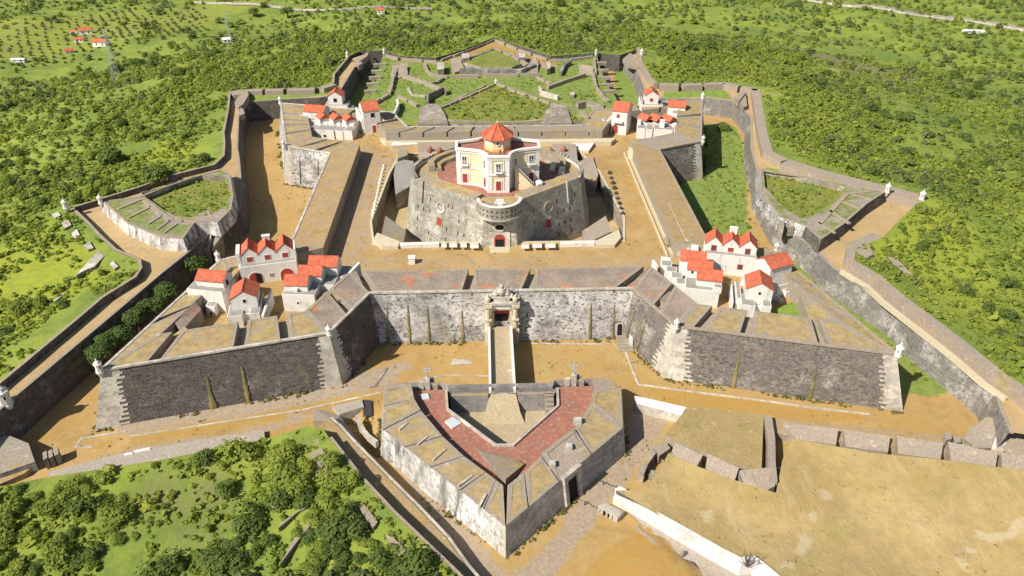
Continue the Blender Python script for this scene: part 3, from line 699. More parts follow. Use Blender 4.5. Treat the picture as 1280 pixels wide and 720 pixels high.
# curved double earth bank on each side towards the back
for sx in (-1,1):
    arc=[(sx*x,y) for x,y in ((16.5,-1.5),(17,1.5),(15.5,4.5),(12.5,7.5),(9.5,9.3))]
    for w,h,o in ((1.5,1.9,0),(1.6,1.0,-1.7)):
        l=offset(arc,o*sx,False); m=MB(); ribbon(m,l,w,KTERR+h,KTERR-.05,0,1,side='r' if sx>0 else 'l',bat=.25); m.build('earth_bank',[M['ptopg'],M['rear']],KEEP)
for u,v in ((14.7,-.8),(16.9,-3.2)):
    m=MB(); m.prism([(u-.9,v-1.1),(u+.5,v-1.3),(u+1.0,v+.7),(u-.4,v+1.0)],[KTERR+.8,KTERR+.7,KTERR+1.5,KTERR+1.6],KTERR,bot=[(u-.9,v-1.1),(u+.5,v-1.3),(u+1.0,v+.7),(u-.4,v+1.0)]); m.build('yellow_ramp_wall',M['yellow'],KEEP)
# semicircular bay over the gate with two rows of machicolation holes
bay=[(5.5*math.cos(a),-20.9+5.5*math.sin(a)) for a in [math.pi+math.pi*k/14 for k in range(15)]]
m=MB(); ribbon(m,bay,.6,8.0,4.7,side='l'); m.build('bay_parapet',[M['keepw']],KEEP)
m=MB(); m.prism(offset(bay,.25,False)+[(5.6,-18),(-5.6,-18)],4.8,4.35); m.build('bay_corbel',M['quoin'],KEEP)
m=MB(); m.add([(x,y,6.8) for x,y in bay]+[(5,-17.5,6.8),(-5,-17.5,6.8)],[tuple(range(17))]); m.build('bay_floor',M['ptopg'],KEEP)
m=MB(); ribbon(m,offset(bay,.12,False),.85,8.14,7.98,side='l'); m.build('bay_coping',M['white'],KEEP)
for k in range(14):
    F=wframe(bay[k],bay[k+1],0,0)
    for z in (5.4,6.6): plate(KEEP,F,F.L*.36,F.L*.64,z,z+.4,.0,.03,M['dark'],'loophole')
FLK=wframe(KT[0],KT[1],7.5,KB); FRK=wframe(KT[5],KT[6],7.5,KB); FF=wframe((-3.6,-22.64),(3.6,-22.64),7.5,KB)
def shutterwin(F,u,z,w,h,par=KEEP):
    plate(par,F,u-w/2-.3,u+w/2+.3,z-.35,z+h+.35,0,.12,M['pinkst'],'window_surround'); f=plate(par,F,u-w/2,u+w/2,z,z+h,.12,.05,M['redwood'],'window_shutter')
shutterwin(FLK,9.0,-2.2,1.5,1.9); shutterwin(FRK,7.0,-2.2,1.5,1.9)
ring(KEEP,FLK,9.2,2.6,1.5,1.5,.45,M['quoin'],M['keepw']); ring(KEEP,FRK,7.6,3.0,1.7,1.5,.45,M['pinkst'],M['keepw'])
ring(KEEP,FF,3.6,1.5,1.55,1.15,.45,M['quoin'],M['dark'])
for F,us in ((FLK,(1.5,3.4,5.6,7.3,11.5,13,15.3,17.2)),(FRK,(2.5,4.6,10.5,12.6,14.8,17))):
    for u in us:
        for z in (3.6,.6,-2.6,-5.4):
            if abs(u-9)<1.8 and F is FLK: continue
            if random.random()<.62: plate(KEEP,F,u-.14,u+.14,z-.5,z+.5,0,.03,M['dark'],'loophole')
for F,u in ((FLK,3.0),(FRK,14.5)): plate(KEEP,F,u-.13,u+.13,2,7.7,.05,.12,M['dark'] if F is FLK else M['white'],'drain_pipe')
plate(KEEP,FF,1.0,6.2,-3.6,.2,0,.22,M['quoin'],'gate_surround'); plate(KEEP,FF,2.25,4.95,-3.6,-.2,.2,.06,M['redwood'],'gate_door',arch=True); plate(KEEP,FF,2.55,4.65,-3.6,-1.5,.26,.04,M['dark'],'gate_opening')
m=MB(); l=[(0,-26.0)]; m.box(lambda u,v:(u,v),-2.4,2.4,-27.5,-24.6,-4.4,-3.42); m.build('gate_bridge',M['cream'],KEEP)
# stone on the keep terrace
t=thing('terrace_turret','small white round turret standing alone on the keep terrace right of the villa','turret',(10.4,-12.6,KTERR)); m=MB(); m.lathe((10.4,-12.6),[(.9,6.55),(.9,8.2),(1.0,8.25),(1.0,8.4),(.5,8.8),(.05,9.0)],12); m.build('turret_body',M['whiter'],t); m=MB(); m.box(lambda u,v:(u,v),10.0,10.5,-13.55,-13.4,6.7,8.0); m.build('turret_door',M['dark'],t)
t=thing('stone_coat_of_arms','white carved crest standing on the round bay above the keep gate','carving',(.1,-24.4,6.8)); m=MB(); m.box(lambda u,v:(u,v),-.5,.7,-24.7,-24.2,6.8,8.3); m.build('pedestal',M['whiter'],t)
m=MB(); m.box(lambda u,v:(u,v),-1.2,1.4,-24.6,-24.3,8.3,8.8); m.prism([(-.9,-24.6),(1.1,-24.6),(.6,-24.3),(-.4,-24.3)],9.5,8.8); m.build('crest',M['whiter'],t)
# ---- villa on the keep
V=thing('villa','white and yellow lobed villa with red octagonal lantern roof on the keep','house',(0,-7,KTERR))
def sym(p): return p+[(x,-14-y) for x,y in p[::-1]]
right=[(2.6,-14.8),(2.9,-13.2),(3.7,-11.9),(4.9,-10.9),(6.4,-10.3),(10.4,-9.2)]
right=right+[(x,-14-y) for x,y in right[::-1]]
VP=right+[(-x,y) for x,y in right[::-1]]
m=MB(); nV=len(VP)
for i in range(nV):
    a,b=VP[i],VP[(i+1)%nV]; m.add([(*a,KTERR),(*b,KTERR),(*b,16.4),(*a,16.4)],[(0,1,2,3)])
m.build('villa_wall',M['yellow'],V)
for z0,z1,o in ((KTERR,7.2,.12),(11.2,11.6,.22),(15.3,15.6,.2),(15.95,16.5,.35)):
    m=MB(); ribbon(m,offset(VP,o),o+.35,z1,z0,side='l',closed=True); m.build('cornice',M['whiter'],V)
m=MB(); m.add([(x,y,15.6) for x,y in offset(VP,-.1)],[tuple(range(nV))]); m.build('roof_terrace',M['redt'],V)
for i,(x,y) in enumerate(VP):
    a=Vector(VP[i-1]); b=Vector(VP[(i+1)%nV]); p=Vector((x,y))
    e1=(p-a).normalized(); e2=(b-p).normalized()
    if abs(e1.angle(e2))<.35: continue
    m=MB(); o=offset(VP,.13)[i]; w=1.0
    q1=p-e1*w; q2=p+e2*w; n1=Vector((e1.y,-e1.x))*.13; n2=Vector((e2.y,-e2.x))*.13
    for (s,t_) in (((q1+n1).to_tuple(),o),(o,(q2+n2).to_tuple())): m.add([(*s,KTERR),(*t_,KTERR),(*t_,16.3),(*s,16.3)],[(0,1,2,3)])
    m.build('pilaster',M['whiter'],V)
def vwin(F,u,z,w,h,door=False,balc=False):
    o=plate(V,F,u-w/2-.28,u+w/2+.28,z-.2,z+h+.3,0,.14,M['whiter'],'door' if door else 'window')
    p=plate(o,F,u-w/2,u+w/2,z,z+h,.15,.03,M['redwood'] if door else M['glass'],'leaf' if door else 'pane')
    if not door:
        mm=MB()
        for uu in (u-w/2+.03,u,u+w/2-.03):
            a=F(uu-.05,z,.2); b=F(uu+.05,z,.2); mm.add([a,b,(b[0],b[1],z+h),(a[0],a[1],z+h)],[(0,1,2,3)])
        for k in (0,.5,1):
            a=F(u-w/2,z+h*k-.05,.21); b=F(u+w/2,z+h*k-.05,.21); mm.add([a,b,(b[0],b[1],a[2]+.1),(a[0],a[1],a[2]+.1)],[(0,1,2,3)])
        mm.build('glazing_bars',M['whiter'],o)
    if balc:
        mm=MB()
        for uu in np.linspace(u-w/2-.35,u+w/2+.35,7):
            a=F(uu,z-.1,.75); mm.tube(a,(a[0],a[1],z+.85),.04,n=4)
        a=F(u-w/2-.4,0,.75); b=F(u+w/2+.4,0,.75); mm.tube((a[0],a[1],z+.87),(b[0],b[1],z+.87),.05,n=4)
        c=[F(u-w/2-.4,0,0)[:2],F(u+w/2+.4,0,0)[:2],F(u+w/2+.4,0,.85)[:2],F(u-w/2-.4,0,.85)[:2]]; mm.prism(c,z-.08,z-.25); mm.build('balcony',M['whiter'],o)
def side(i): return wframe(VP[i],VP[(i+1)%nV],0,0)
front=wframe(VP[-1],VP[0],0,0)
for F,balc,dr in ((front,1,True),(side(4),1,True),(wframe(VP[nV-6],VP[nV-5],0,0),1,True),(wframe(VP[nV-3],VP[nV-2],0,0),0,True),(side(2),0,True)):
    u=F.L/2; w=1.25 if F.L>3 else .95
    vwin(F,u,12.3,w,2.1,False,balc); vwin(F,u,7.3,w,2.4,dr)
for F in (front,side(4),wframe(VP[nV-6],VP[nV-5],0,0)):
    for u in (F.L/2-1.35,F.L/2+1.35): plate(V,F,u-.09,u+.09,7.2,15.3,.0,.1,M['whiter'],'pilaster_strip')
# lantern
oc=[(3.45*math.cos(a),-7+3.45*math.sin(a)) for a in [math.pi/8+math.pi/4*k for k in range(8)]]
m=MB(); m.prism(oc,19.0,15.5); L=m.build('lantern',M['yellow'],V)
m=MB(); ribbon(m,offset(oc,.14),.3,16.3,15.55,side='l',closed=True); m.build('lantern_base',M['yellow2'],L)
for k in range(8):
    F=wframe(oc[k],oc[(k+1)%8],0,0); 
    if k%2: ring(L,F,F.L/2,17.8,.45,.6,.12,M['whiter'],M['glass'],'oval_window')
    else: plate(L,F,F.L/2-.35,F.L/2+.35,17.1,18.6,.02,.06,M['whiter'],'panel')
m=MB(); ev=offset(oc,.75); m.v=[(x,y,18.85) for x,y in ev]+[(0,-7,22.1)]+[(x,y,18.65) for x,y in ev]; m.f=[(k,(k+1)%8,8) for k in range(8)]+[(k,9+k,9+(k+1)%8,(k+1)%8) for k in range(8)]+[tuple(9+k for k in range(7,-1,-1))]; m.m=[0]*17
R_=m.build('lantern_roof',M['roof'],V)
m=MB()
for k in range(8): m.tube((*ev[k],18.95),(0,-7,22.15),.13,n=5)
m.build('ridge_tiles',M['roof'],R_); m=MB(); m.lathe((0,-7),[(.2,22),(.28,22.3),(.06,22.5),(.03,23.1)],8); m.build('finial',M['white'],R_)
# outer stair at the right of the villa
m=MB(); S0=Vector((6.9,-13.2)); 
for k in range(12):
    f=k/12; x=4.2+f*4.6; y=-12.4-.25*f; m.box(lambda u,v:(u,v),x,x+.42,y-.6,y+1.1,KTERR,KTERR+.4*(12-k))
m.build('outer_stair',M['whiter'],V)
m=MB(); m.v=[(4.2,-13.15,KTERR),(8.9,-13.4,KTERR),(8.9,-13.4,7.6),(4.2,-13.15,12.4)]+[(4.2,-12.95,KTERR),(8.9,-13.2,KTERR),(8.9,-13.2,7.6),(4.2,-12.95,12.4)]; m.f=[(0,1,2,3),(7,6,5,4),(3,2,6,7),(1,5,6,2),(0,3,7,4)]; m.m=[0]*5; m.build('stair_parapet',M['yellow'],V)
m=MB()
for x in np.arange(4.3,9,.45): z=12.4-(x-4.2)*1.02; m.tube((x,-13.05-(x-4.2)*.053,z),(x,-13.05-(x-4.2)*.053,z+.8),.05,n=4)
m.tube((4.2,-13.05,13.25),(8.9,-13.3,8.4),.08,n=5); m.build('stair_rail',M['whiter'],V)
# ---- people
def person(x,y,z,rz,label,shirt):
    ch=[(0,0,.92),(0,0,1.15),(0,0,1.38),(0,0,1.50),(0,.01,1.62),(0,.01,1.72),(-.19,0,1.4),(-.27,.02,1.13),(-.25,-.12,.9),(.19,0,1.4),(.27,.02,1.13),(.26,-.08,.88),(-.1,0,.88),(-.11,.02,.48),(-.12,.03,.06),(-.12,-.12,.03),(.1,0,.88),(.11,-.03,.48),(.13,.03,.06),(.13,-.12,.03)]
    ed=[(0,1),(1,2),(2,3),(3,4),(4,5),(2,6),(6,7),(7,8),(2,9),(9,10),(10,11),(0,12),(12,13),(13,14),(14,15),(0,16),(16,17),(17,18),(18,19)]
    rd=[.15,.13,.14,.06,.10,.08,.06,.045,.035,.06,.045,.035,.09,.06,.045,.04,.09,.06,.045,.04]
    me=bpy.data.meshes.new('person'); me.from_pydata(ch,ed,[]); o=bpy.data.objects.new('person',me); C.objects.link(o)
    o.modifiers.new('skin','SKIN'); o.modifiers.new('sub','SUBSURF').levels=1
    for v,r in zip(me.skin_vertices[0].data,rd): v.radius=(r,r*.8)
    me.skin_vertices[0].data[0].use_root=True
    dg=bpy.context.evaluated_depsgraph_get(); m2=bpy.data.meshes.new_from_object(o.evaluated_get(dg)); o.modifiers.clear(); o.data=m2
    m2.materials.clear(); m2.materials.append(shirt); m2.materials.append(M['skin']); m2.materials.append(M['cloth'])
    for p in m2.polygons:
        zc=p.center.z; p.material_index=1 if zc>1.5 or (abs(p.center.x)>.2 and zc<1.0 and zc>.8) else (2 if zc<.95 else 0)
    h=MB(); h.lathe((0,.03),[(.08,1.62),(.115,1.70),(.1,1.79),(.03,1.83)],8); hh=h.build('hair',M['hair'],None); hh.parent=o
    o.location=(x,y,z); o.rotation_euler=(0,0,rz); return tag(o,label,'person','visitors on the villa roof')
person(.5,-12.9,15.62,.3,'visitor in dark clothes on the villa roof, the left one',M['cloth'])
person(1.5,-13.0,15.62,-.4,'visitor in red top on the villa roof, the right one',M['redwood'])
# ================================================================== KEEP MOAT SURROUNDS
MW=thing('moat_wall','stone retaining wall of the square dry moat around the keep','wall',(0,-22,-8.5))
m=MB(); mc=ccw(MOAT)
for i in range(len(mc)):
    a,b=mc[i],mc[(i+1)%len(mc)]; m.add([(*a,YARD+.02),(*b,YARD+.02),(*b,-8.7),(*a,-8.7)],[(0,1,2,3)])
m.build('moat_lining',M['rear'],MW)
m=MB(); ribbon(m,[mc[k] for k in range(len(mc))],.6,YARD+.22,YARD-.2,side='r',closed=True); m.build('moat_coping',M['cream'],MW)
def FW(u,v): return (u,v)
def slab(name,pts,z,zb,mat,label,cat,**kw):
    m=MB(); zt=z if hasattr(z,'__len__') else [z]*len(pts); m.prism(pts,zt,zb,0,1,bot=list(pts)); return tag(m.build(name,mat if isinstance(mat,list) else [mat,mat]),label,cat,**kw)
z=YARD
slab('vault_block',UL(z+.3,(482,272),(507,284),(503,305),(477,296)),[z+.9,z-.6,z-.6,z+.9],-8.6,[M['grey'],M['rear']],'grey sloping vault roof in the left front corner of the keep moat','vault')
slab('vault_block',UL(z+.3,(728,286),(757,272),(764,292),(730,303)),[z-.4,z+.9,z+.9,z-.4],-8.6,[M['grey'],M['rear']],'grey sloping vault roof in the right front corner of the keep moat','vault')
slab('low_white_wall',UL(z,(500,307),(549,306),(549,309),(500,310.5)),z+.9,z-.2,M['white'],'low white wall on the moat rim left of the keep gate','wall')
slab('low_white_wall',UL(z,(700,306),(743,304.5),(743,308),(700,309)),z+.9,z-.2,M['white'],'low white wall on the moat rim right of the keep gate','wall')
slab('cream_ramp_block',UL(z,(472,296),(500,306),(498,312),(478,312),(467,304)),[z+1.2,z+1.0,z+.9,z+.9,z+1.1],z-.2,M['cream'],'cream masonry block with ramp at left front corner of the moat','block')
slab('cream_ramp_block',UL(z,(744,305),(773,292),(776,301),(768,310),(744,310)),[z+.9,z+1.2,z+1.1,z+.9,z+.9],z-.2,M['cream'],'cream masonry block with ramp at right front corner of the moat','block')
for k,(x0,x1) in enumerate(((552,558),(562,571),(576,583),(588,598),(652,661),(666,677),(682,694))):
    s=thing('moat_pier','low cream parapet pier on the moat rim beside the keep gate','pier',(*U((x0+x1)/2,310,z),z),'parapet piers beside the keep gate')
    yo=(308.5 if k<4 else 309) + (0 if k in(3,4) else -1.0)
    m=MB(); m.prism(UL(z,(x0,yo-1.5),(x1,yo-1.5),(x1,yo+1.5),(x0,yo+1.5)),z+1.0,z-.1); m.build('shaft',M['cream'],s); m=MB(); m.prism(UL(z+1,(x0-.4,yo-2),(x1+.4,yo-2),(x1+.4,yo+1.9),(x0-.4,yo+1.9)),z+1.18,z+1.0); m.build('cap',M['white'],s)
# back buildings in the moat
def box_px(name,pts,zt,zb,mats,label,cat,**k): return slab(name,UL(zt if not hasattr(zt,'__len__') else sum(zt)/len(zt),*pts),zt,zb,mats,label,cat,**k)
box_px('vault_block',[(496,200),(517,203),(518,228),(494,241),(492,218)],[-2.6,-2.6,-3.4,-3.6,-3.0],-8.6,[M['greyslab'],M['rear']],'slate grey vault block at the back left of the keep moat','building')
box_px('vault_block',[(724,203),(740,196),(748,218),(744,226),(726,222)],[-2.8,-2.6,-3.0,-3.4,-3.6],-8.6,[M['pinkst'],M['rear']],'pink grey vault block at the back right of the keep moat','building')
box_px('vault_block',[(498,186),(510,187),(509,194),(497,198)],[-1.6]*4,-8.6,[M['grey'],M['rear']],'little stone lean-to behind the left vault block','building')
BK=thing('rear_range','low pinkish range of rooms behind the villa with red vent domes','building',(0,37,YARD))
for q in (((522,178),(572,178),(577,190),(523,190)),((690,180),(720,180),(722,200),(690,200))):
    m=MB(); m.prism(UL(-1.8,*q),-1.8,-8.6,0,1); m.build('range_body',[M['pinkst'],M['cream']],BK)
m=MB(); m.prism(UL(-2.0,(455+20,172),(770,172),(764,177),(482,177)),-2.1,YARD-.2); m.build('long_ledge',M['cream'],BK)
for x,y in ((537,189),(549,190),(704,189),(687,190)):
    p=U(x,y,-1.8); m=MB(); m.lathe(p,[(.95,-1.85),(.95,-1.0),(.8,-.6),(.3,-.25),(.05,-.2)],12); m.build('vent_dome',M['redt'],BK)
box_px('white_ramp_wall',[(490,170),(525,172),(545,174),(545,178),(490,183)],[-2.3,-2.5,-2.6,-2.6,-2.2],YARD-.2,[M['white'],M['cream']],'whitewashed ramp in the yard behind the villa, left side','ramp')
box_px('white_ramp_wall',[(708,173),(740,170),(745,176),(736,188),(722,186)],[-2.6,-2.4,-2.2,-2.6,-2.8],YARD-.2,[M['white'],M['cream']],'broken pale ramp in the yard behind the villa, right side','ramp')
# rows of stones along the moat rim
def bollard(label,group,mat,px,n,sz,cat='stone'):
    first=None
    for k in range(n):
        f=k/(n-1); x=px[0][0]+(px[1][0]-px[0][0])*f; y=px[0][1]+(px[1][1]-px[0][1])*f; p=U(x,y,YARD)
        if first is None:
            m=MB(); m.lathe((0,0),[(sz,-.1),(sz*1.1,.25),(sz*.95,.6),(sz*.5,.85),(.05,.9)],8); first=m.build('rim_stone' if cat=='stone' else 'clipped_shrub',mat); o=first
        else: o=first.copy(); C.objects.link(o)
        o.location=(p[0],p[1],YARD); o.rotation_euler=(0,0,random.random()*6); s=random.uniform(.8,1.15); o.scale=(s,s,s); tag(o,label,cat,group)
bollard('white boundary stone in the row along the left moat rim','stones along the left moat rim',M['white'],((480,208),(466,270)),15,.45)
bollard('dark rounded stone in the row along the right moat rim','stones along the right moat rim',M['rail'],((762,217),(778,268)),9,.6)
# white box on the yard
t=thing('white_hut','small white hut alone on the front yard left of the keep gate','hut',(*U(515,329,YARD),YARD)); p=U(515,329,YARD)
m=MB(); m.box(lambda u,v:(p[0]+u,p[1]+v),-.75,.75,-.6,.6,YARD,YARD+1.5); m.build('hut_wall',M['whiter'],t); m=MB(); m.prism([(p[0]-.85,p[1]-.7),(p[0]+.85,p[1]-.7),(p[0]+.85,p[1]+.7),(p[0]-.85,p[1]+.7)],[YARD+1.6,YARD+1.6,YARD+1.85,YARD+1.85],YARD+1.5,bot=[(p[0]-.85,p[1]-.7),(p[0]+.85,p[1]-.7),(p[0]+.85,p[1]+.7),(p[0]-.85,p[1]+.7)]); m.build('hut_roof',M['white'],t)
# ================================================================== GATE, BRIDGE
G=thing('gate_portal','ornate cream gate portal with red arch in the front curtain wall','gate',(-.2,-52,-8))
cx=-.2; gy=-50.2
def GB(name,u0,u1,y0,y1,z0,z1,mat,par=G): m=MB(); m.box(FW,cx+u0,cx+u1,y0,y1,z0,z1); return m.build(name,mat,par)
FG=wframe((cx-3.9,-52.6),(cx+3.9,-52.6),0,0)
for s in (-1,1):
    a,b=(1.75,2.35); GB('jamb',min(s*a,s*b),max(s*a,s*b),-52.4,-49.6,-12,-.6,M['cream'])
    c=MB(); c.tube((cx+s*2.95,-52.9,-11.8),(cx+s*2.95,-52.9,-2.2),.62,.55,12); col=c.build('column',M['cream'],G)
    for z0,h,w in ((-12.2,4.2,.85),(-2.3,.6,.85),(-5.6,.3,.75)): GB('block',s*2.95-w,s*2.95+w,-53.7,-50,z0,z0+h,M['cream'],col)
    c=MB(); c.lathe((cx+s*2.95,-52.6),[(.55,-1.7),(.3,-1.3),(.62,-.9),(.6,-.3),(.25,0),(.3,.25),(.05,.6)],10); c.build('urn',M['cream'],G)
GB('lintel',-2.4,2.4,-52.7,-49.6,-3.4,-1.5,M['cream']); GB('name_panel',-1.9,1.9,-52.85,-52.6,-2.95,-1.75,M['whiter'])
GB('cornice',-3.9,3.9,-53.4,-49.4,-1.7,-1.25,M['quoin'])
plate(G,FG,2.4,5.4,-8,-3.4,-1.4,.05,M['redwood'],'red_gate_leaf',arch=True); plate(G,FG,2.5,5.3,-8,-5.3,-1.3,.04,M['dark'],'passage_opening')
GB('inner_wall',-2,2,-50.9,-49.6,-12,-1.4,M['cream'])
# carved crown of the portal
m=MB()
for u,z,r in ((0,.9,1.0),(-1.2,.3,.75),(1.2,.3,.75),(-2.1,-.3,.6),(2.1,-.3,.6),(0,2.0,.5),(-.7,1.5,.35),(.7,1.5,.35)):
    m.lathe((cx+u,-51.6),[(.1,z-r*1.1),(r*.75,z-r*.8),(r,z),(r*.7,z+r*.6),(.08,z+r)],9)
m.build('carved_crown',M['quoin'],G); GB('crown_base',-2.6,2.6,-52.4,-50.6,-1.25,-.3,M['quoin'])
for s in (-1,1):
    c=MB(); c.tube((cx+s*.9,-51.2,1.2),(cx+s*1.5,-51.0,3.0),.1,.04,6); c.tube((cx+s*1.9,-51.4,.4),(cx+s*2.3,-51.2,1.9),.1,.04,6); c.build('carved_banner',M['quoin'],G)
BX=-.6
BR=thing('bridge','long straight stone bridge with white parapets leading to the gate','bridge',(BX,-63,FLOOR))
m=MB(); m.box(FW,BX-2.6,BX+2.6,-74.6,-52.2,FLOOR-.2,-8.05,0,1); m.build('deck',[M['courtp'],M['curt']],BR)
for s in (-1,1):
    m=MB(); a=BX+s*2.15; b=BX+s*2.62; m.box(FW,min(a,b),max(a,b),-74.6,-53.7,-9,-6.95); m.build('parapet',M['whiter'],BR)
m=MB(); m.prism([(BX-2.3,-74.3),(BX-3.6,-77.6),(BX-4.2,-79.4),(BX+4.2,-79.4),(BX+3.4,-77.6),(BX+2.5,-74.3)],[-8.06,-10.6,-11.66,-11.66,-10.6,-8.06],-12.6,bot=[(BX-2.3,-74.3),(BX-3.6,-77.6),(BX-4.2,-79.4),(BX+4.2,-79.4),(BX+3.4,-77.6),(BX+2.5,-74.3)]); m.build('ramp',M['courtp'],BR)
# gutter lines in the ditch
def gut(pts,z=FLOOR,w=.3,name='stone_gutter',label='',mat='quoin',cat='gutter',h=.12):
    l=UL(z,*pts); m=MB(); zs=[z+h]*len(l); ribbon(m,l,w,zs,z-.5); return tag(m.build(name,M[mat]),label,cat)
gut([(664,429),(767,430),(776,438)],label='thin pale gutter right of the bridge below the curtain wall')
gut([(778,421),(786,448),(799,480),(850,487),(960,501),(1010,508),(1086,517)],label='long pale gutter line running along the right bastion foot',w=.45)
gut([(613,471),(560,470),(530,474),(478,491),(380,513),(262,531),(160,547)],label='pale gutter line running along the left bastion foot',w=.35)
gut([(158,540),(103,549),(97,558),(117,558)],label='pale kerb of the square drain at the far left ditch corner',w=.4)
gut([(485,460),(470,484),(462,486)],label='short stone drain beside the left bastion shoulder',w=.5,mat='rear',cat='drain')
t=box_px('drain_cover',[(566,449),(588,449),(592,455),(563,456)],FLOOR+.15,FLOOR-.3,[M['quoin'],M['rear']],'low oval stone drain head in the ditch left of the bridge','drain')
# postern with steps at the right flank corner
PO=thing('postern_steps','small postern door with stone steps in the right corner of the ditch','steps',(*U(785,420,FLOOR),FLOOR))
FP=wframe((20,-50),(28.6,-50),0,.19); plate(PO,FP,5.2,6.9,-11.2,-8.0,.0,.12,M['quoin'],'door_surround',arch=True); plate(PO,FP,5.5,6.6,-11.2,-8.3,.1,.06,M['dark'],'door_opening',arch=True)
for k in range(5):
    m=MB(); m.box(FW,25.3,28.9-.1*k,-53.3-.95*k,-52.3-.95*k,FLOOR-.2,-11-.19*k); m.build('step',M['grey'],PO)
m=MB(); m.box(FW,28.0,28.5,-55.5,-52.4,FLOOR-.2,-9.9); m.build('side_wall',M['white'],PO)
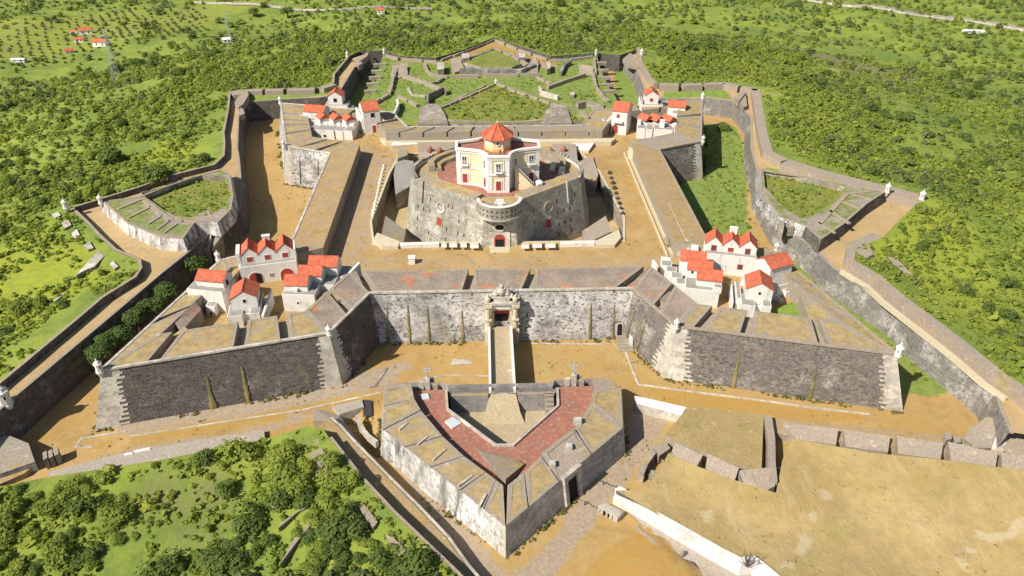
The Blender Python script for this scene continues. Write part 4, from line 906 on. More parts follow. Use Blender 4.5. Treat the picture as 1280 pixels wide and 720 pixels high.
# ================================================================== HOUSES
class House:
    def __init__(s,label,A,B,z0,group=None,name='gabled_house',cat='house'):
        a=Vector(U(*A,z0)); b=Vector(U(*B,z0)); s.L=(b-a).length; s.ex=(b-a)/s.L; s.ey=Vector((-s.ex.y,s.ex.x)); s.a=a; s.z0=z0
        s.t=thing(name,label,cat,(a.x,a.y,z0),group)
    def F(s,u,v): q=s.a+s.ex*u+s.ey*v; return (q.x,q.y)
    def block(s,u0,u1,v0,v1,z0,z1,cap=True,mat='white',name='wall',slope=0,capmat='greyslab'):
        m=MB(); c=[s.F(u0,v0),s.F(u1,v0),s.F(u1,v1),s.F(u0,v1)]; Z=s.z0
        m.prism(c,[Z+z1,Z+z1,Z+z1+slope,Z+z1+slope],Z+z0-.3,0,0,bot=c); w=m.build(name,M[mat],s.t)
        if cap:
            o=-.22; c=[s.F(u0-o,v0-o),s.F(u1+o,v0-o),s.F(u1+o,v1+o),s.F(u0-o,v1+o)]
            m=MB(); m.prism(c,[Z+z1+.1,Z+z1+.1,Z+z1+slope+.1,Z+z1+slope+.1],Z+z1-.1,bot=c); m.build('flat_roof',M[capmat],s.t)
        return w
    def gable(s,u0,u1,v0,v1,z0,z1,rise,axis='x',mat='white',over=.28,front_par=True):
        """axis x: ridge runs along u; axis y: ridge runs away from the front"""
        Z=s.z0; m=MB()
        if axis=='y':
            um=(u0+u1)/2; P=[(u0,v0,z0),(u1,v0,z0),(u1,v0,z1),(um,v0,z1+rise),(u0,v0,z1),(u0,v1,z0),(u1,v1,z0),(u1,v1,z1),(um,v1,z1+rise),(u0,v1,z1)]
            f=[(0,1,2,3,4),(9,8,7,6,5),(1,6,7,2),(5,0,4,9)]
        else:
            vm=(v0+v1)/2; P=[(u1,v0,z0),(u1,v1,z0),(u1,v1,z1),(u1,vm,z1+rise),(u1,v0,z1),(u0,v0,z0),(u0,v1,z0),(u0,v1,z1),(u0,vm,z1+rise),(u0,v0,z1)]
            f=[(0,1,2,3,4),(9,8,7,6,5),(1,6,7,2),(5,0,4,9)]
        m.add([(*s.F(u,v),Z+z-(.3 if z==z0 and z0==0 else 0)) for u,v,z in P],f); w=m.build('upper_wall' if z0>0 else 'wall',M[mat],s.t)
        t=.14; o=over; r=MB(); k=rise/((u1-u0)/2 if axis=='y' else (v1-v0)/2)
        if axis=='y':
            um=(u0+u1)/2; e=.16
            for sg,ua in ((-1,u0-o),(1,u1+o)):
                q=[(ua,v0+e-.3,z1-o*k),(um,v0+e-.3,z1+rise),(um,v1+o,z1+rise),(ua,v1+o,z1-o*k)]
                vs=[(*s.F(u,v),Z+z+t+.02) for u,v,z in q]+[(*s.F(u,v),Z+z+.02) for u,v,z in q]
                r.add(vs,[(0,1,2,3),(4,7,6,5)]+[(i,4+i,4+(i+1)%4,(i+1)%4) for i in range(4)])
        else:
            vm=(v0+v1)/2
            for sg,va in ((-1,v0-o),(1,v1+o)):
                q=[(u0-.1,va,z1-o*k),(u1+.1,va,z1-o*k),(u1+.1,vm,z1+rise),(u0-.1,vm,z1+rise)]
                vs=[(*s.F(u,v),Z+z+t+.02) for u,v,z in q]+[(*s.F(u,v),Z+z+.02) for u,v,z in q]
                r.add(vs,[(0,1,2,3),(4,7,6,5)]+[(i,4+i,4+(i+1)%4,(i+1)%4) for i in range(4)])
        rf=r.build('roof',M['roof'],s.t)
        rg=MB()
        if axis=='y': um=(u0+u1)/2; rg.tube((*s.F(um,v0-.1),Z+z1+rise+.14),(*s.F(um,v1+o),Z+z1+rise+.14),.12,n=6)
        else: vm=(v0+v1)/2; rg.tube((*s.F(u0-.1,vm),Z+z1+rise+.14),(*s.F(u1+.1,vm),Z+z1+rise+.14),.12,n=6)
        rg.build('ridge_tiles',M['roof'],rf); return w
    def fr(s,v0): return wframe(s.F(0,v0),s.F(s.L,v0),0,0)
    def frs(s,u0,right=False):
        return wframe(s.F(u0,0),s.F(u0,10),0,0) if right else wframe(s.F(u0,0),s.F(u0,-10),0,0)
    def win(s,u,v,z,w,h,kind='glass',arch=False,name='window',F=None):
        F=F or s.fr(v); Z=s.z0
        o=plate(s.t,F,u-w/2-.16,u+w/2+.16,Z+z-.14,Z+z+h+.18,0,.06,M['redwood'] if kind=='redframe' else M['whiter'],name+('_frame' if name=='window' else '_surround'),arch=arch)
        plate(o,F,u-w/2,u+w/2,Z+z,Z+z+h,.05,.04,M[{'glass':'glass','redframe':'glass','red':'redwood','dark':'dark'}[kind]],{'window':'pane'}.get(name,'leaf'),arch=arch)
        if name=='window' and kind in('glass','redframe'):
            m=MB()
            for du in (-.04,): a=F(u+du,0,.11); b=F(u+du+.08,0,.11); m.add([(a[0],a[1],Z+z),(b[0],b[1],Z+z),(b[0],b[1],Z+z+h),(a[0],a[1],Z+z+h)],[(0,1,2,3)])
            a=F(u-w/2,0,.115); b=F(u+w/2,0,.115); zc=Z+z+h/2; m.add([(a[0],a[1],zc-.04),(b[0],b[1],zc-.04),(b[0],b[1],zc+.04),(a[0],a[1],zc+.04)],[(0,1,2,3)])
            m.build('glazing_bars',M['redwood'] if kind=='redframe' else M['whiter'],o)
    def chimney(s,u,v,z,h=1.3,w=.9,d=.6):
        m=MB(); m.box(s.F,u-w/2,u+w/2,v-d/2,v+d/2,s.z0+z,s.z0+z+h); m.box(s.F,u-w/2-.12,u+w/2+.12,v-d/2-.12,v+d/2+.12,s.z0+z+h,s.z0+z+h+.18); m.build('chimney',M['whiter'],s.t)
    def wall(s,pts,z0,z1,th=.5,mat='white',name='side_wall'):
        m=MB(); ribbon(m,[s.F(*p) for p in pts],th,[s.z0+z for z in z1],s.z0+z0-.2); m.build(name,M[mat],s.t)
Z=YARD
# ---- front left bastion
H=House('triple gabled house with red shutters and two arched red doors, front left bastion',(304,357),(374,347.5),Z)
L=H.L; H.block(0,L,0,1.3,0,4.7,slope=.15); H.block(0,L,1.2,6,0,4.7,cap=False)
for k in range(3): H.gable(.5+k*(L-.8)/3,.5+(k+1)*(L-.8)/3,1.3,5.6,4.7,6.9,1.75,'y')
H.block(-.35,.5,1.2,5.8,0,7.6,cap=False); H.block(L-.35,L+.15,1.2,5.8,0,7.0,cap=False)
for k in range(3): H.win(.5+(k+.5)*(L-.8)/3,1.3,5.2,1.25,1.15,'red')
H.win(L*.25,0,0,2.9,3.0,'red',True,'door'); plate(H.t,H.fr(0),L*.25,L*.25+1.2,Z,Z+2.6,.1,.04,M['dark'],'door_gap'); H.win(L*.80,0,0,2.9,3.0,'red',True,'door'); H.win(L*.53,0,1.4,.8,.8,'glass'); H.chimney(L*.52,5.2,7.6,1.6,1.6,.8)
H=House('red-roofed house with one long roof, leftmost of the front left bastion',(240,387),(283.5,391.5),Z)
L=H.L; H.block(0,L,0,5.8,0,5.3); H.gable(1.6,L-.2,1.5,5.4,5.3,7.0,1.25,'x'); H.win(3.2,.0,3.2,.5,.6,'dark',F=H.frs(L-.2,True)); H.win(2.9,0,5.4,.9,1.3,'dark',F=H.frs(L-.2,True)); H.block(L*.55,L*.55+2.0,-1.5,0,0,2.3,True,slope=.4); H.win(L*.55+1,-1.5,.2,.5,.8,'dark')
H=House('small steep gabled house over a split casemate, nearest the front left parapet',(287,410),(327,406),Z)
L=H.L; H.block(0,2.9,0,4.5,0,2.8); H.block(4.4,L,0,4.5,0,3.0); H.block(2.9,4.4,1.5,4.5,0,2.2); H.gable(.9,6.1,2.2,7.4,0,5.6,1.6,'y'); H.win(3.6,2.2,4.5,.6,.8,'dark'); H.wall([(L+.4,-.5),(L+1.6,8)],0,[2.6,3.4]); H.block(L-.6,L+.2,3,8,0,3.2)
H=House('white house with three staggered red roofs, left of the front curtain',(356,389),(396,390),Z)
L=H.L; H.block(0,L,0,5,0,4.3)
H.block(L*.5,L+3,4.6,9,0,4.0); H.block(L*.6,L+5,8.6,13.5,0,3.6)
H.gable(.3,5.3,1.3,5.0,0,6.0,1.25,'x'); H.gable(2.3,7.4,5.0,8.6,0,6.2,1.25,'x'); H.gable(3.6,10,8.6,12.6,0,6.4,1.3,'x')
H.win(1.6,L,1.2,.5,.5,'dark',F=H.frs(L,True)); H.win(3.2,0,2.0,.4,.5,'dark'); H.chimney(2.9,1.0,4.2,.9,.6,.5); H.wall([(L+3,4.6),(L+6.5,13.6)],0,[3.4,4.6],.6)
H.block(L+.2,L+3.3,-.8,4,0,1.6,capmat='ptopr'); H.block(L+3.5,L+6.2,3.6,8.4,0,1.9,capmat='ptopr')
# ---- front right bastion
H=House('triple gabled white house with small red-framed windows, front right bastion',(876,340),(941,347.5),Z)
L=H.L; H.block(0,L,0,1.3,0,5.2,slope=.1); H.block(0,L,1.2,6,0,5.2,cap=False)
for k in range(3): H.gable(.2+k*(L-.4)/3,.2+(k+1)*(L-.4)/3,1.3,5.6,5.2,7.0,1.9,'y')
for k in range(3): H.win(.2+(k+.5)*(L-.4)/3,1.3,5.5,.9 if k!=1 else 1.3,1.1,'redframe' if k!=1 else 'red')
H.win(L*.14,0,2.2,.9,1.0,'redframe'); H.win(L*.72,0,2.0,.9,1.0,'redframe'); H.win(L*.45,0,2.2,.25,.3,'dark'); H.chimney(L*.52,5.2,8.2,1.5,1.6,.8)
H.block(-3.6,-.2,1,6.5,0,3.4); H.block(-2.9,-1.2,2.2,4.5,3.3,4.6,False)
H=House('white house with single red roof, rightmost of the front right bastion',(970,371.5),(1003,362),Z)
L=H.L; H.block(0,L+.3,0,4,0,2.9,slope=.3); H.gable(-.9,5.4,2.3,7.2,0,6.2,1.35,'x'); H.win(3.6,0,1.0,.8,1.6,'red',F=wframe(H.F(-.9,7.2),H.F(-.9,2.3),0,0),name='door'); H.wall([(-3.5,7.5),(-.3,-2.4)],0,[3.0,1.1],.5); H.block(1.5,3.0,-1.2,0,0,1.6)
H=House('little gabled house over two white casemates, nearest the front right parapet',(923.5,395.5),(961,399.5),Z)
L=H.L; H.block(0,3.0,0,4.5,0,3.0); H.block(4.3,L,0,4.5,0,3.2); H.block(3,4.3,1.5,4.5,0,2.2); H.gable(1.0,6.3,2.2,7.6,0,5.8,1.6,'y'); H.win(3.65,2.2,4.6,.5,.7,'dark'); H.wall([(-1.9,.8),(-1.9,8)],0,[2.9,3.4],.4,'whiter'); H.block(-.9,.2,2,9,0,3.3)
H=House('white house with three staggered red roofs, right of the front curtain',(853,380),(896,385),Z)
L=H.L; H.block(0,L,0,4.6,0,4.2); H.gable(2.3,7.6,1.3,5.2,0,6.1,1.3,'x'); H.gable(.2,5.6,4.9,8.6,0,6.2,1.3,'x'); H.gable(-1.4,4.2,8.3,12.2,0,6.4,1.3,'x')
H.win(1.4,4.9,5.1,.5,.7,'dark'); H.block(5.9,7.7,-.1,1.4,4.1,5.2,True); 
for k in range(4): H.block(-1.9-1.2*k,.6-1.2*k,2.2+2.6*k,4.7+2.6*k,0,3.7-.12*k)
H.wall([(-6.6,8),(-7.6,12.5)],0,[4.4,3.2],.5,'whiter')
H.block(-5.6,-3.4,12.5,14.5,0,3.2,False)
# ---- far left bastion
H=House('white tower house with small square window, centre of the far left bastion',(408,147.5),(436,147.5),Z)
L=H.L; H.block(0,L,0,5,0,4.4,slope=.2); H.gable(1.2,6.0,1.0,6,4.3,7.4,1.5,'y'); H.win(3.6,1.0,5.4,1.2,1.3,'dark'); H.block(L,L+1.4,.5,5,0,3.2)
H=House('low white barrack with three diamond-set red roofs, far left bastion',(383,171.5),(441,175.5),Z)
L=H.L; H.block(0,L*.22,0,4,0,2.9); H.block(L*.23,L*.62,-.4,4,0,3.1); H.block(L*.63,L*.80,0,4,0,3.0); H.block(L*.82,L,0,4,0,3.2)
H.win(L*.42,-.4,.6,.9,.9,'dark')
for u in (L*.26,L*.55,L*.82):
    H.block(u-2.4,u+2.4,3.6,8,0,4.3,False)
    c=[H.F(u+a,5.6+b) for a,b in ((0,-2.6),(2.6,0),(0,2.6),(-2.6,0))]; m=MB(); m.prism(c,Z+5.2,Z+4.0); m.build('upper_wall',M['white'],H.t)
    c=[H.F(u+a,5.6+b) for a,b in ((0,-2.9),(2.9,0),(0,2.9),(-2.9,0))]; q=[H.F(u-1.45,5.6+1.45),H.F(u+1.45,5.6-1.45)]
    m=MB(); m.v=[(*p,Z+5.2) for p in c]+[(*p,Z+6.6) for p in (lerp(c[0],c[1],.5),lerp(c[2],c[3],.5))]; m.f=[(1,2,5,4),(3,0,4,5),(0,1,4),(2,3,5),(3,2,1,0)]; m.m=[0]*5; m.build('roof',M['roof'],H.t)
H=House('low house with flat-looking red roof, left end of the far left bastion',(376,160),(403,162),Z)
L=H.L; H.block(-.3,L,-.5,3.4,0,3.2); H.gable(1.0,L+.6,1.2,6.4,0,5.6,1.3,'x'); H.block(-.6,.9,1.5,5,0,3.9)
H=House('tall white house with red door and ramp, left end of the rear curtain',(456.5,168),(477,165.5),Z)
L=H.L; H.gable(0,L,0,7.5,0,7.8,2.0,'x',over=.2); H.win(L*.55,0,5.6,1.3,1.4,'dark'); H.win(L*.62,0,.3,1.6,2.4,'red',name='door'); H.wall([(-.5,.4),(-1.2,8)],0,[5.2,6.8],.5); H.wall([(L+.1,1.5),(L+4.6,-2.2)],0,[5.4,1.0],.5); H.wall([(L+4.6,-2.2),(L+7.5,-.2)],0,[1.0,1.6],1.4)
H.block(L,L+2.2,1.6,6,0,3.4)
# ---- far right bastion
H=House('white tower house with red arched window, centre of the far right bastion',(801,146),(827,146.5),Z)
L=H.L; H.block(0,L,0,5,0,4.2,slope=.2); H.gable(1.0,5.6,.8,6,4.1,7.4,1.6,'y'); H.win(3.2,.8,5.3,1.2,1.3,'red',True); H.block(-.8,.2,.5,5,0,5.6)
H=House('low white barrack with red hipped roofs behind grey casemates, far right bastion',(795,172.5),(857,176),Z)
L=H.L
for u0,u1,z in ((0,L*.17,3.4),(L*.18,L*.32,3.2),(L*.34,L*.72,3.4),(L*.74,L*.92,3.3)): H.block(u0,u1,0,4,0,z)
H.win(L*.53,0,.9,1.0,.6,'dark')
for u in (L*.16,L*.38,L*.64):
    H.block(u-2.5,u+2.5,3.6,8,0,4.3,False)
    c=[H.F(u+a,5.6+b) for a,b in ((0,-2.9),(2.9,0),(0,2.9),(-2.9,0))]
    m=MB(); m.v=[(*p,Z+4.9) for p in c]+[(*p,Z+6.4) for p in (lerp(c[0],c[1],.5),lerp(c[2],c[3],.5))]; m.f=[(1,2,5,4),(3,0,4,5),(0,1,4),(2,3,5),(3,2,1,0)]; m.m=[0]*5; m.build('roof',M['roof'],H.t)
H.chimney(L*.5,1.8,3.2,2.6,1.5,1.1); H.chimney(L*.05,3,3.4,1.6,.7,.7)
H=House('small red-roofed house at the outer end of the far right bastion',(834,152),(860,154.5),Z)
L=H.L; H.gable(-.4,L-1.6,1.4,6.2,0,5.0,1.3,'x'); H.block(1.2,L,-1.2,2.4,0,3.6); H.block(L-1.6,L,1.4,5,0,3.0)
H=House('tall white house with red arched door, right end of the rear curtain',(763,166.5),(782,169),Z)
L=H.L; H.gable(0,L,0,7.5,0,7.8,2.0,'x',over=.2); H.win(L*.42,0,5.6,1.1,1.3,'red',True); H.win(L*.28,0,.2,1.9,3.0,'red',True,'door'); H.wall([(-.1,1.5),(-3.6,-2.6)],0,[5.4,.8],.5); H.block(-3.4,-1.8,1.2,4.5,0,3.9); H.block(L*.15,L*.75,-1.0,0,4.4,4.8,False)
# pieces of parapet banks inside the bastions
def bank(px,h,label,zb=YARD,mat='ptopg',name='earth_bank'):
    h=h if hasattr(h,'__len__') else [h]*len(px); zc=sum(h)/len(h)
    pts=UL(zb+zc,*px); m=MB(); m.prism(pts,[zb+k for k in h],zb-.1,0,1,bot=list(pts)); return tag(m.build(name,[M[mat],M['grey']]),label,'bank')
bank([(170,446),(232,414),(240,420),(196,455)],[1.2,3.4,3.4,1.2],'sloping stone-edged bank in the left corner of the front left bastion')
bank([(218,404),(244,380),(251,384),(228,410)],[3.9,4.3,3.2,3.2],'long brown ramp block beside the leftmost front house',mat='ptopr')
bank([(262,352),(288,330),(300,336),(290,348),(270,358)],[3.4,3.5,3.5,3.3,3.3],'grassy platform behind the leftmost front house')
bank([(357,400),(388,392),(408,412),(372,418)],[3.6,3.6,3.55,3.5],'raised grassy gun platform at the left bastion shoulder')
bank([(1000,368),(1022,382),(1080,425),(1055,420),(1012,398)],[3.3,3.3,3.5,3.5,3.3],'raised stone-edged bank towards the tip of the right bastion')
bank([(395,368),(420,360),(432,345),(440,352),(425,376),(405,382)],[2.9,3.1,3.1,3.4,3.4,3.2],'grey bank with reddish mortar right of the staggered left house',mat='ptopr')
bank([(800,352),(815,345),(850,372),(846,392),(822,372)],[3.5,3.4,3.0,3.2,3.5],'grey bank with reddish mortar left of the staggered right house',mat='ptopr')
bank([(376,172),(395,178),(380,186),(362,184)],[3.2,3.2,3.5,3.5],'grassy parapet bank in front of the far left barrack')
bank([(798,182),(814,184),(818,188),(800,186)],[3,3.1,3.5,3.5],'slab bank in front of the far right barrack',mat='grey')
m=MB(); l=UL(-.3,(788,186),(800,195),(838,262),(856,300),(866,308)); ribbon(m,l,.7,.35,YARD,0,0,'r'); tag(m.build('kerb_wall',M['cream']),'long cream kerb along the inner edge of the right curtain','kerb')
# ================================================================== TRIANGULAR REDOUBTS
def redoubt(label,top,zt,base_z,inner,zi,faces_mat,ribs,name='redoubt',dark=None):
    t=thing(name,label,'redoubt',(*U(*top[0],base_z),base_z)); P=UL(zt,*top); P=P if area(P)>0 else P[::-1]
    lo=offset(P,.7); m=MB(); n=len(P)
    for i in range(n):
        j=(i+1)%n; m.add([(*P[i],zt),(*lo[i],base_z-.3),(*lo[j],base_z-.3),(*P[j],zt)],[(0,1,2,3)])
    if dark:  # outer edge turned from the sun takes darker masonry: its shade as colour
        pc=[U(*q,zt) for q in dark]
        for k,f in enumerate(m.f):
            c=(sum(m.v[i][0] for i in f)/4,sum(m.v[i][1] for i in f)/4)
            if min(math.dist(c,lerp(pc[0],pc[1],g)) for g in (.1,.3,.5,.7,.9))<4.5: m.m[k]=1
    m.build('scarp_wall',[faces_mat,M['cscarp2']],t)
    I=UL(zi,*inner); I=ccw(I)
    S=sheet(P,[I],1.8,lambda X,Y:np.full(X.shape,zt)); z0=np.zeros(S[0].shape); sheet_obj('parapet_top',S,M['ptopg2'],dict(green=z0,stony=z0,orange=z0),parent=None) if False else None
    mm=MB(); me=S; mm.v=[(a,b,zt+.02) for a,b in zip(S[0],S[1])]; mm.f=list(S[3]); mm.m=[0]*len(mm.f); mm.build('parapet_top',M['redg'],t)
    mm=MB(); 
    for i in range(len(I)): a,b=I[i],I[(i+1)%len(I)]; mm.add([(*a,zt+.02),(*b,zt+.02),(*b,zi-.1),(*a,zi-.1)],[(0,1,2,3)])
    mm.build('inner_wall',M['rear'],t)
    mm=MB(); mm.add([(*p,zi) for p in I],[tuple(range(len(I)))]); mm.build('grass_floor',M['redgr'],t)
    mm=MB(); ribbon(mm,P,.55,zt+.18,zt-.2,side='l',closed=True); mm.build('coping',M['pinkst'],t)
    for a,b,w in ribs:
        q=UL(zt,a,b); d=(Vector(q[1])-Vector(q[0])).normalized(); k=Vector((d.y,-d.x))*w/2; v=[Vector(q[0]),Vector(q[1])]
        mm=MB(); mm.prism([(v[0]+k).to_tuple(),(v[1]+k).to_tuple(),(v[1]-k).to_tuple(),(v[0]-k).to_tuple()],zt+.28,zt-.1,bot=[(v[0]+k).to_tuple(),(v[1]+k).to_tuple(),(v[1]-k).to_tuple(),(v[0]-k).to_tuple()]); mm.build('stone_rib',M['pinkst'],t)
    return t
M['redg']=stone_top('stone_top_overgrown',(.36,.31,.25),(.21,.26,.05),.44)
M['redgr']=stone_top('meadow_grass',(.20,.25,.045),(.27,.27,.06),.4,(.16,.22,.04))
t=redoubt('left triangular redoubt with whitish outer wall and ribbed grassy top',[(128,252),(160,280),(200,297),(229,299),(243,279),(262,277),(272,279),(289,262),(292,245),(287,216),(278,212),(240,222),(205,234),(175,246)],-1.8,-5.0,
  [(177,246),(184,253),(205,268),(222,277),(240,278),(266,276),(285,262),(290,246),(282,226),(245,226),(212,238),(192,244)],-3.4,M['ravw'],
  [((147,262),(176,250),.9),((160,273),(188,259),.9),((185,281),(203,270),.5),((196,288),(213,276),.5),((205,292),(222,280),.5),((180,251),(215,277),1.3),((215,277),(228,277),1.0)])
sentry(*U(126,253,-1.8),-1.8,t,1.1)
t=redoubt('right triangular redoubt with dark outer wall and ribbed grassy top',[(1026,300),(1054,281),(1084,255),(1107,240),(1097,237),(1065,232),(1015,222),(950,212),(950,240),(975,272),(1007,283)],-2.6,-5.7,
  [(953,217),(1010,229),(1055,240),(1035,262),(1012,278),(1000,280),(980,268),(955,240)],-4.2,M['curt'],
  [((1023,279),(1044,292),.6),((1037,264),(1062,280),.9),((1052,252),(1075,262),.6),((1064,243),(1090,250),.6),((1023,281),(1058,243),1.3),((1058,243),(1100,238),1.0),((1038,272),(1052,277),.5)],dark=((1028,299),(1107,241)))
sentry(*U(1109,239,-2.4),-2.4,t,1.2)
for px,z,lb,sc_ in (((82,259),-2.0,'white sentry turret at the outer left corner of the outworks',1.15),((1152,249),-3.2,'white sentry turret at the outer right corner of the outworks',1.3),((434,70),-2.2,'slim white sentry turret at the far left corner of the outworks',1.0),((802,68),-3.2,'slim white sentry turret at the far right corner of the outworks',1.2),((480,66),-4.4,'white sentry turret on the rear wall, left of centre',.95),((745,67),-4.4,'white sentry turret on the rear wall, right of centre',.95),((7,503),-4.9,'thick white sentry turret above the ditch at the lower left edge',1.9)):
    sentry(*U(*px,z),z,None,sc_,label=lb,cat='turret')
def ruin(name,label,parts,cat='ruin',mat='grey'):
    t=thing(name,label,cat,(*U(*parts[0][0][0],parts[0][2]),parts[0][2]))
    for px,zt,zb in parts:
        m=MB(); p=UL(zt if not hasattr(zt,'__len__') else sum(zt)/len(zt),*px); m.prism(p,zt,zb,0,1,bot=list(p)); m.build('masonry_block',[M[mat],M['rear']],t)
    return t
ruin('ruined_gatehouse','small ruined gatehouse on the edge of the right ditch',[([(974,272),(981,271),(980,284),(974,282)],-3.0,-6),([(984,272),(992,272),(993,284),(986,284)],-3.4,-6),([(981,272),(986,272),(986,275),(981,275)],-3.2,-6)])
ruin('rock_outcrop','dark broken masonry at the throat of the left redoubt',[([(250,275),(262,272),(270,280),(258,300),(248,300)],[-2.6,-2.2,-2.8,-7,-7.5],-12.4),([(262,272),(276,277),(274,292),(262,300)],[-2.3,-3.2,-6,-7.5],-12.4)],mat='rear')
ruin('corner_bastion','small angular tower at the far left bend of the covered way',[([(293,128),(303,113),(309,113),(311,118),(304,130),(298,134)],-2.9,-5.3),([(286,114),(303,112),(301,118),(292,119)],-3.2,-5.3),([(299,134),(304,136),(306,142),(300,144)],-3.4,-5.3)],'tower','pinkst')
ruin('corner_bastion','angular stone block at the far left rear bend above the shaded ditch',[([(443,76),(449,72),(461,64),(459,70),(449,77)],-2.6,-5.2),([(446,76),(450,74),(453,79),(448,82)],-2.9,-5.2)],'tower','pinkst')
ruin('corner_bastion','angular stone block at the far right bend of the covered way',[([(922,124),(928,116),(932,117),(934,132),(930,134)],-4.2,-6),([(918,121),(930,113),(932,116),(924,126)],-3.6,-6)],'tower','pinkst')
ruin('corner_bastion','rounded grey masonry at the far right rear bend above the green ditch',[([(778,75),(788,66),(800,76),(798,84),(786,82)],[-4.4,-4.6,-5,-5,-4.6],-5.9)],'tower','pinkst')
# ================================================================== REAR OUTWORK
HZ=-6.2
HW=[(455,150),(461,123),(470,99),(480,64),(500,71),(545,73),(580,64),(617,49),(650,59),(688,71),(745,67),(752,90),(762,110),(770,122),(776,150)]
hp=UL(HZ,*HW); hb=[U(455,152,HZ),U(776,152,HZ)]
PH=ccw([(hp[0][0],62)]+hp[1:-1]+[(hp[-1][0],62)])
S=sheet(PH,[],1.8,lambda X,Y:np.full(X.shape,HZ)+vnoise(X,Y,.08,9)*.5)
X,Y=S[0],S[1]; ones=np.ones(X.shape)
gat=dict(green=.95+0*ones,stony=np.maximum.reduce([soft(X,Y,g,HZ) for g in ([(491,78),(511,78),(512,90),(500,95),(490,90)],[(722,78),(744,84),(742,92),(724,90)],[(560,80),(600,85),(700,86),(690,78),(668,68),(640,66),(590,66)],[(555,72),(600,60),(617,52),(650,64),(690,74),(700,84),(640,66),(617,58),(580,68),(552,78)])]),orange=soft(X,Y,[(552,76),(585,64),(617,52),(655,66),(700,80),(690,84),(640,66),(617,60),(590,68),(560,80)],HZ,top=.8))
sheet_obj('outwork_ground',S,M['ditchg'],gat,kind='structure')
m=MB(); skirt(m,PH,HZ,-12.4,1.0,closed=True); tag(m.build('outwork_scarp',M['cscarp']),'grey retaining wall of the grassy outwork behind the rear curtain','wall')
def lowwall(label,px,h,w=1.0,z=HZ,mat='pinkst',name='low_wall',gaps=0,side='r',zt=None):
    zt=zt if zt is not None else [z+(h if not hasattr(h,'__len__') else h[i]) for i in range(len(px))]
    l=[U(x,y,zt[i]) for i,(x,y) in enumerate(px)]; m=MB()
    if not gaps: ribbon(m,l,w,zt,z-.5,side=side); return tag(m.build(name,M[mat]),label,'wall')
    t=thing(name,label,'wall',(*l[0],z))
    for i in range(len(l)-1):
        n=max(1,int(math.dist(l[i],l[i+1])/gaps))
        for k in range(n):
            a,b=lerp(l[i],l[i+1],(k+.06)/n),lerp(l[i],l[i+1],(k+.94)/n); za,zb_=zt[i]+(zt[i+1]-zt[i])*k/n,zt[i]+(zt[i+1]-zt[i])*(k+1)/n
            m=MB(); ribbon(m,[a,b],w*random.uniform(.8,1.15),[za+random.uniform(-.2,.1),zb_+random.uniform(-.2,.1)],z-.5,side=side); m.build('wall_segment',M[mat],t)
    return t
# raised ravelin in the middle: grass platform, stone gorge walls and a bank round it
RT=-2.6
def plat(label,px,zt,zb,mt,ms,name='grass_platform',cat='platform',bat=1.0):
    p=ccw(UL(zt,*px)); t=thing(name,label,cat,(*p[0],zb)); S=sheet(p,[],1.6,lambda X,Y:np.full(X.shape,zt)+vnoise(X,Y,.15,3)*.25)
    me=MB(); me.v=list(zip(S[0].tolist(),S[1].tolist(),S[2].tolist())); me.f=list(S[3]); me.m=[0]*len(me.f); me.build('grass_top',M[mt],t,smooth=True)
    m=MB(); skirt(m,p,zt+.1,zb,bat,closed=True); m.build('retaining_face',M[ms],t)
    return t
plat('central grassy platform walled in stone just behind the rear curtain',[(522,150),(540,146),(545,134),(585,119),(620,102),(660,118),(700,133),(718,142),(728,151),(700,153),(625,155),(560,154)],-3.4,-12.4,'redgr','rear')
lowwall('left stone parapet leading up to the apex of the central platform',[(546,135),(585,118),(618,103)],.9,1.1,z=-3.5,gaps=5.5,side='r')
lowwall('right stone parapet running down from the apex of the central platform',[(622,103),(660,118),(705,132)],.9,1.1,z=-3.5,gaps=5.5,side='r')
lowwall('outer left bank of the central platform with dark shaded side',[(524,140),(560,127),(606,105)],2.4,1.4,z=HZ,mat='redg')
lowwall('outer right bank of the central platform',[(628,104),(665,117),(716,134),(745,142)],1.9,1.4,z=HZ,mat='redg')
for nm,px,ww in (('left brown stone casemate of the central platform beside the tall house',[(523,152),(524,137),(535,131),(548,132),(556,142),(560,153)],0),('right brown stone casemate of the central platform with one window',[(676,153),(682,140),(690,131),(706,133),(711,140),(715,152)],0)):
    t=ruin('casemate',nm,[(px,[-3.1,-2.4,-2.0,-2.0,-2.4,-2.9],-12)],'casemate','rear')
    b=px[len(px)//2]; q=U((px[0][0]+px[-1][0])/2,px[0][1],-3.0); m=MB(); FQ=wframe((q[0]-5,q[1]-.05),(q[0]+5,q[1]-.05),0,0); plate(t,FQ,4.5,5.7,-4.0,-2.95,0,.1,M['dark'],'window')
lowwall('stone gorge wall with openings in front of the central platform',[(560,149),(600,151.5),(650,151.5),(680,148)],0,1.2,z=-8,zt=[-3.0,-3.2,-3.2,-3.0],mat='rear')
s_=sentry(*U(620,105,-3.2),-3.2,None,.95,label='pale sentry turret on the apex of the central grass platform',cat='turret')
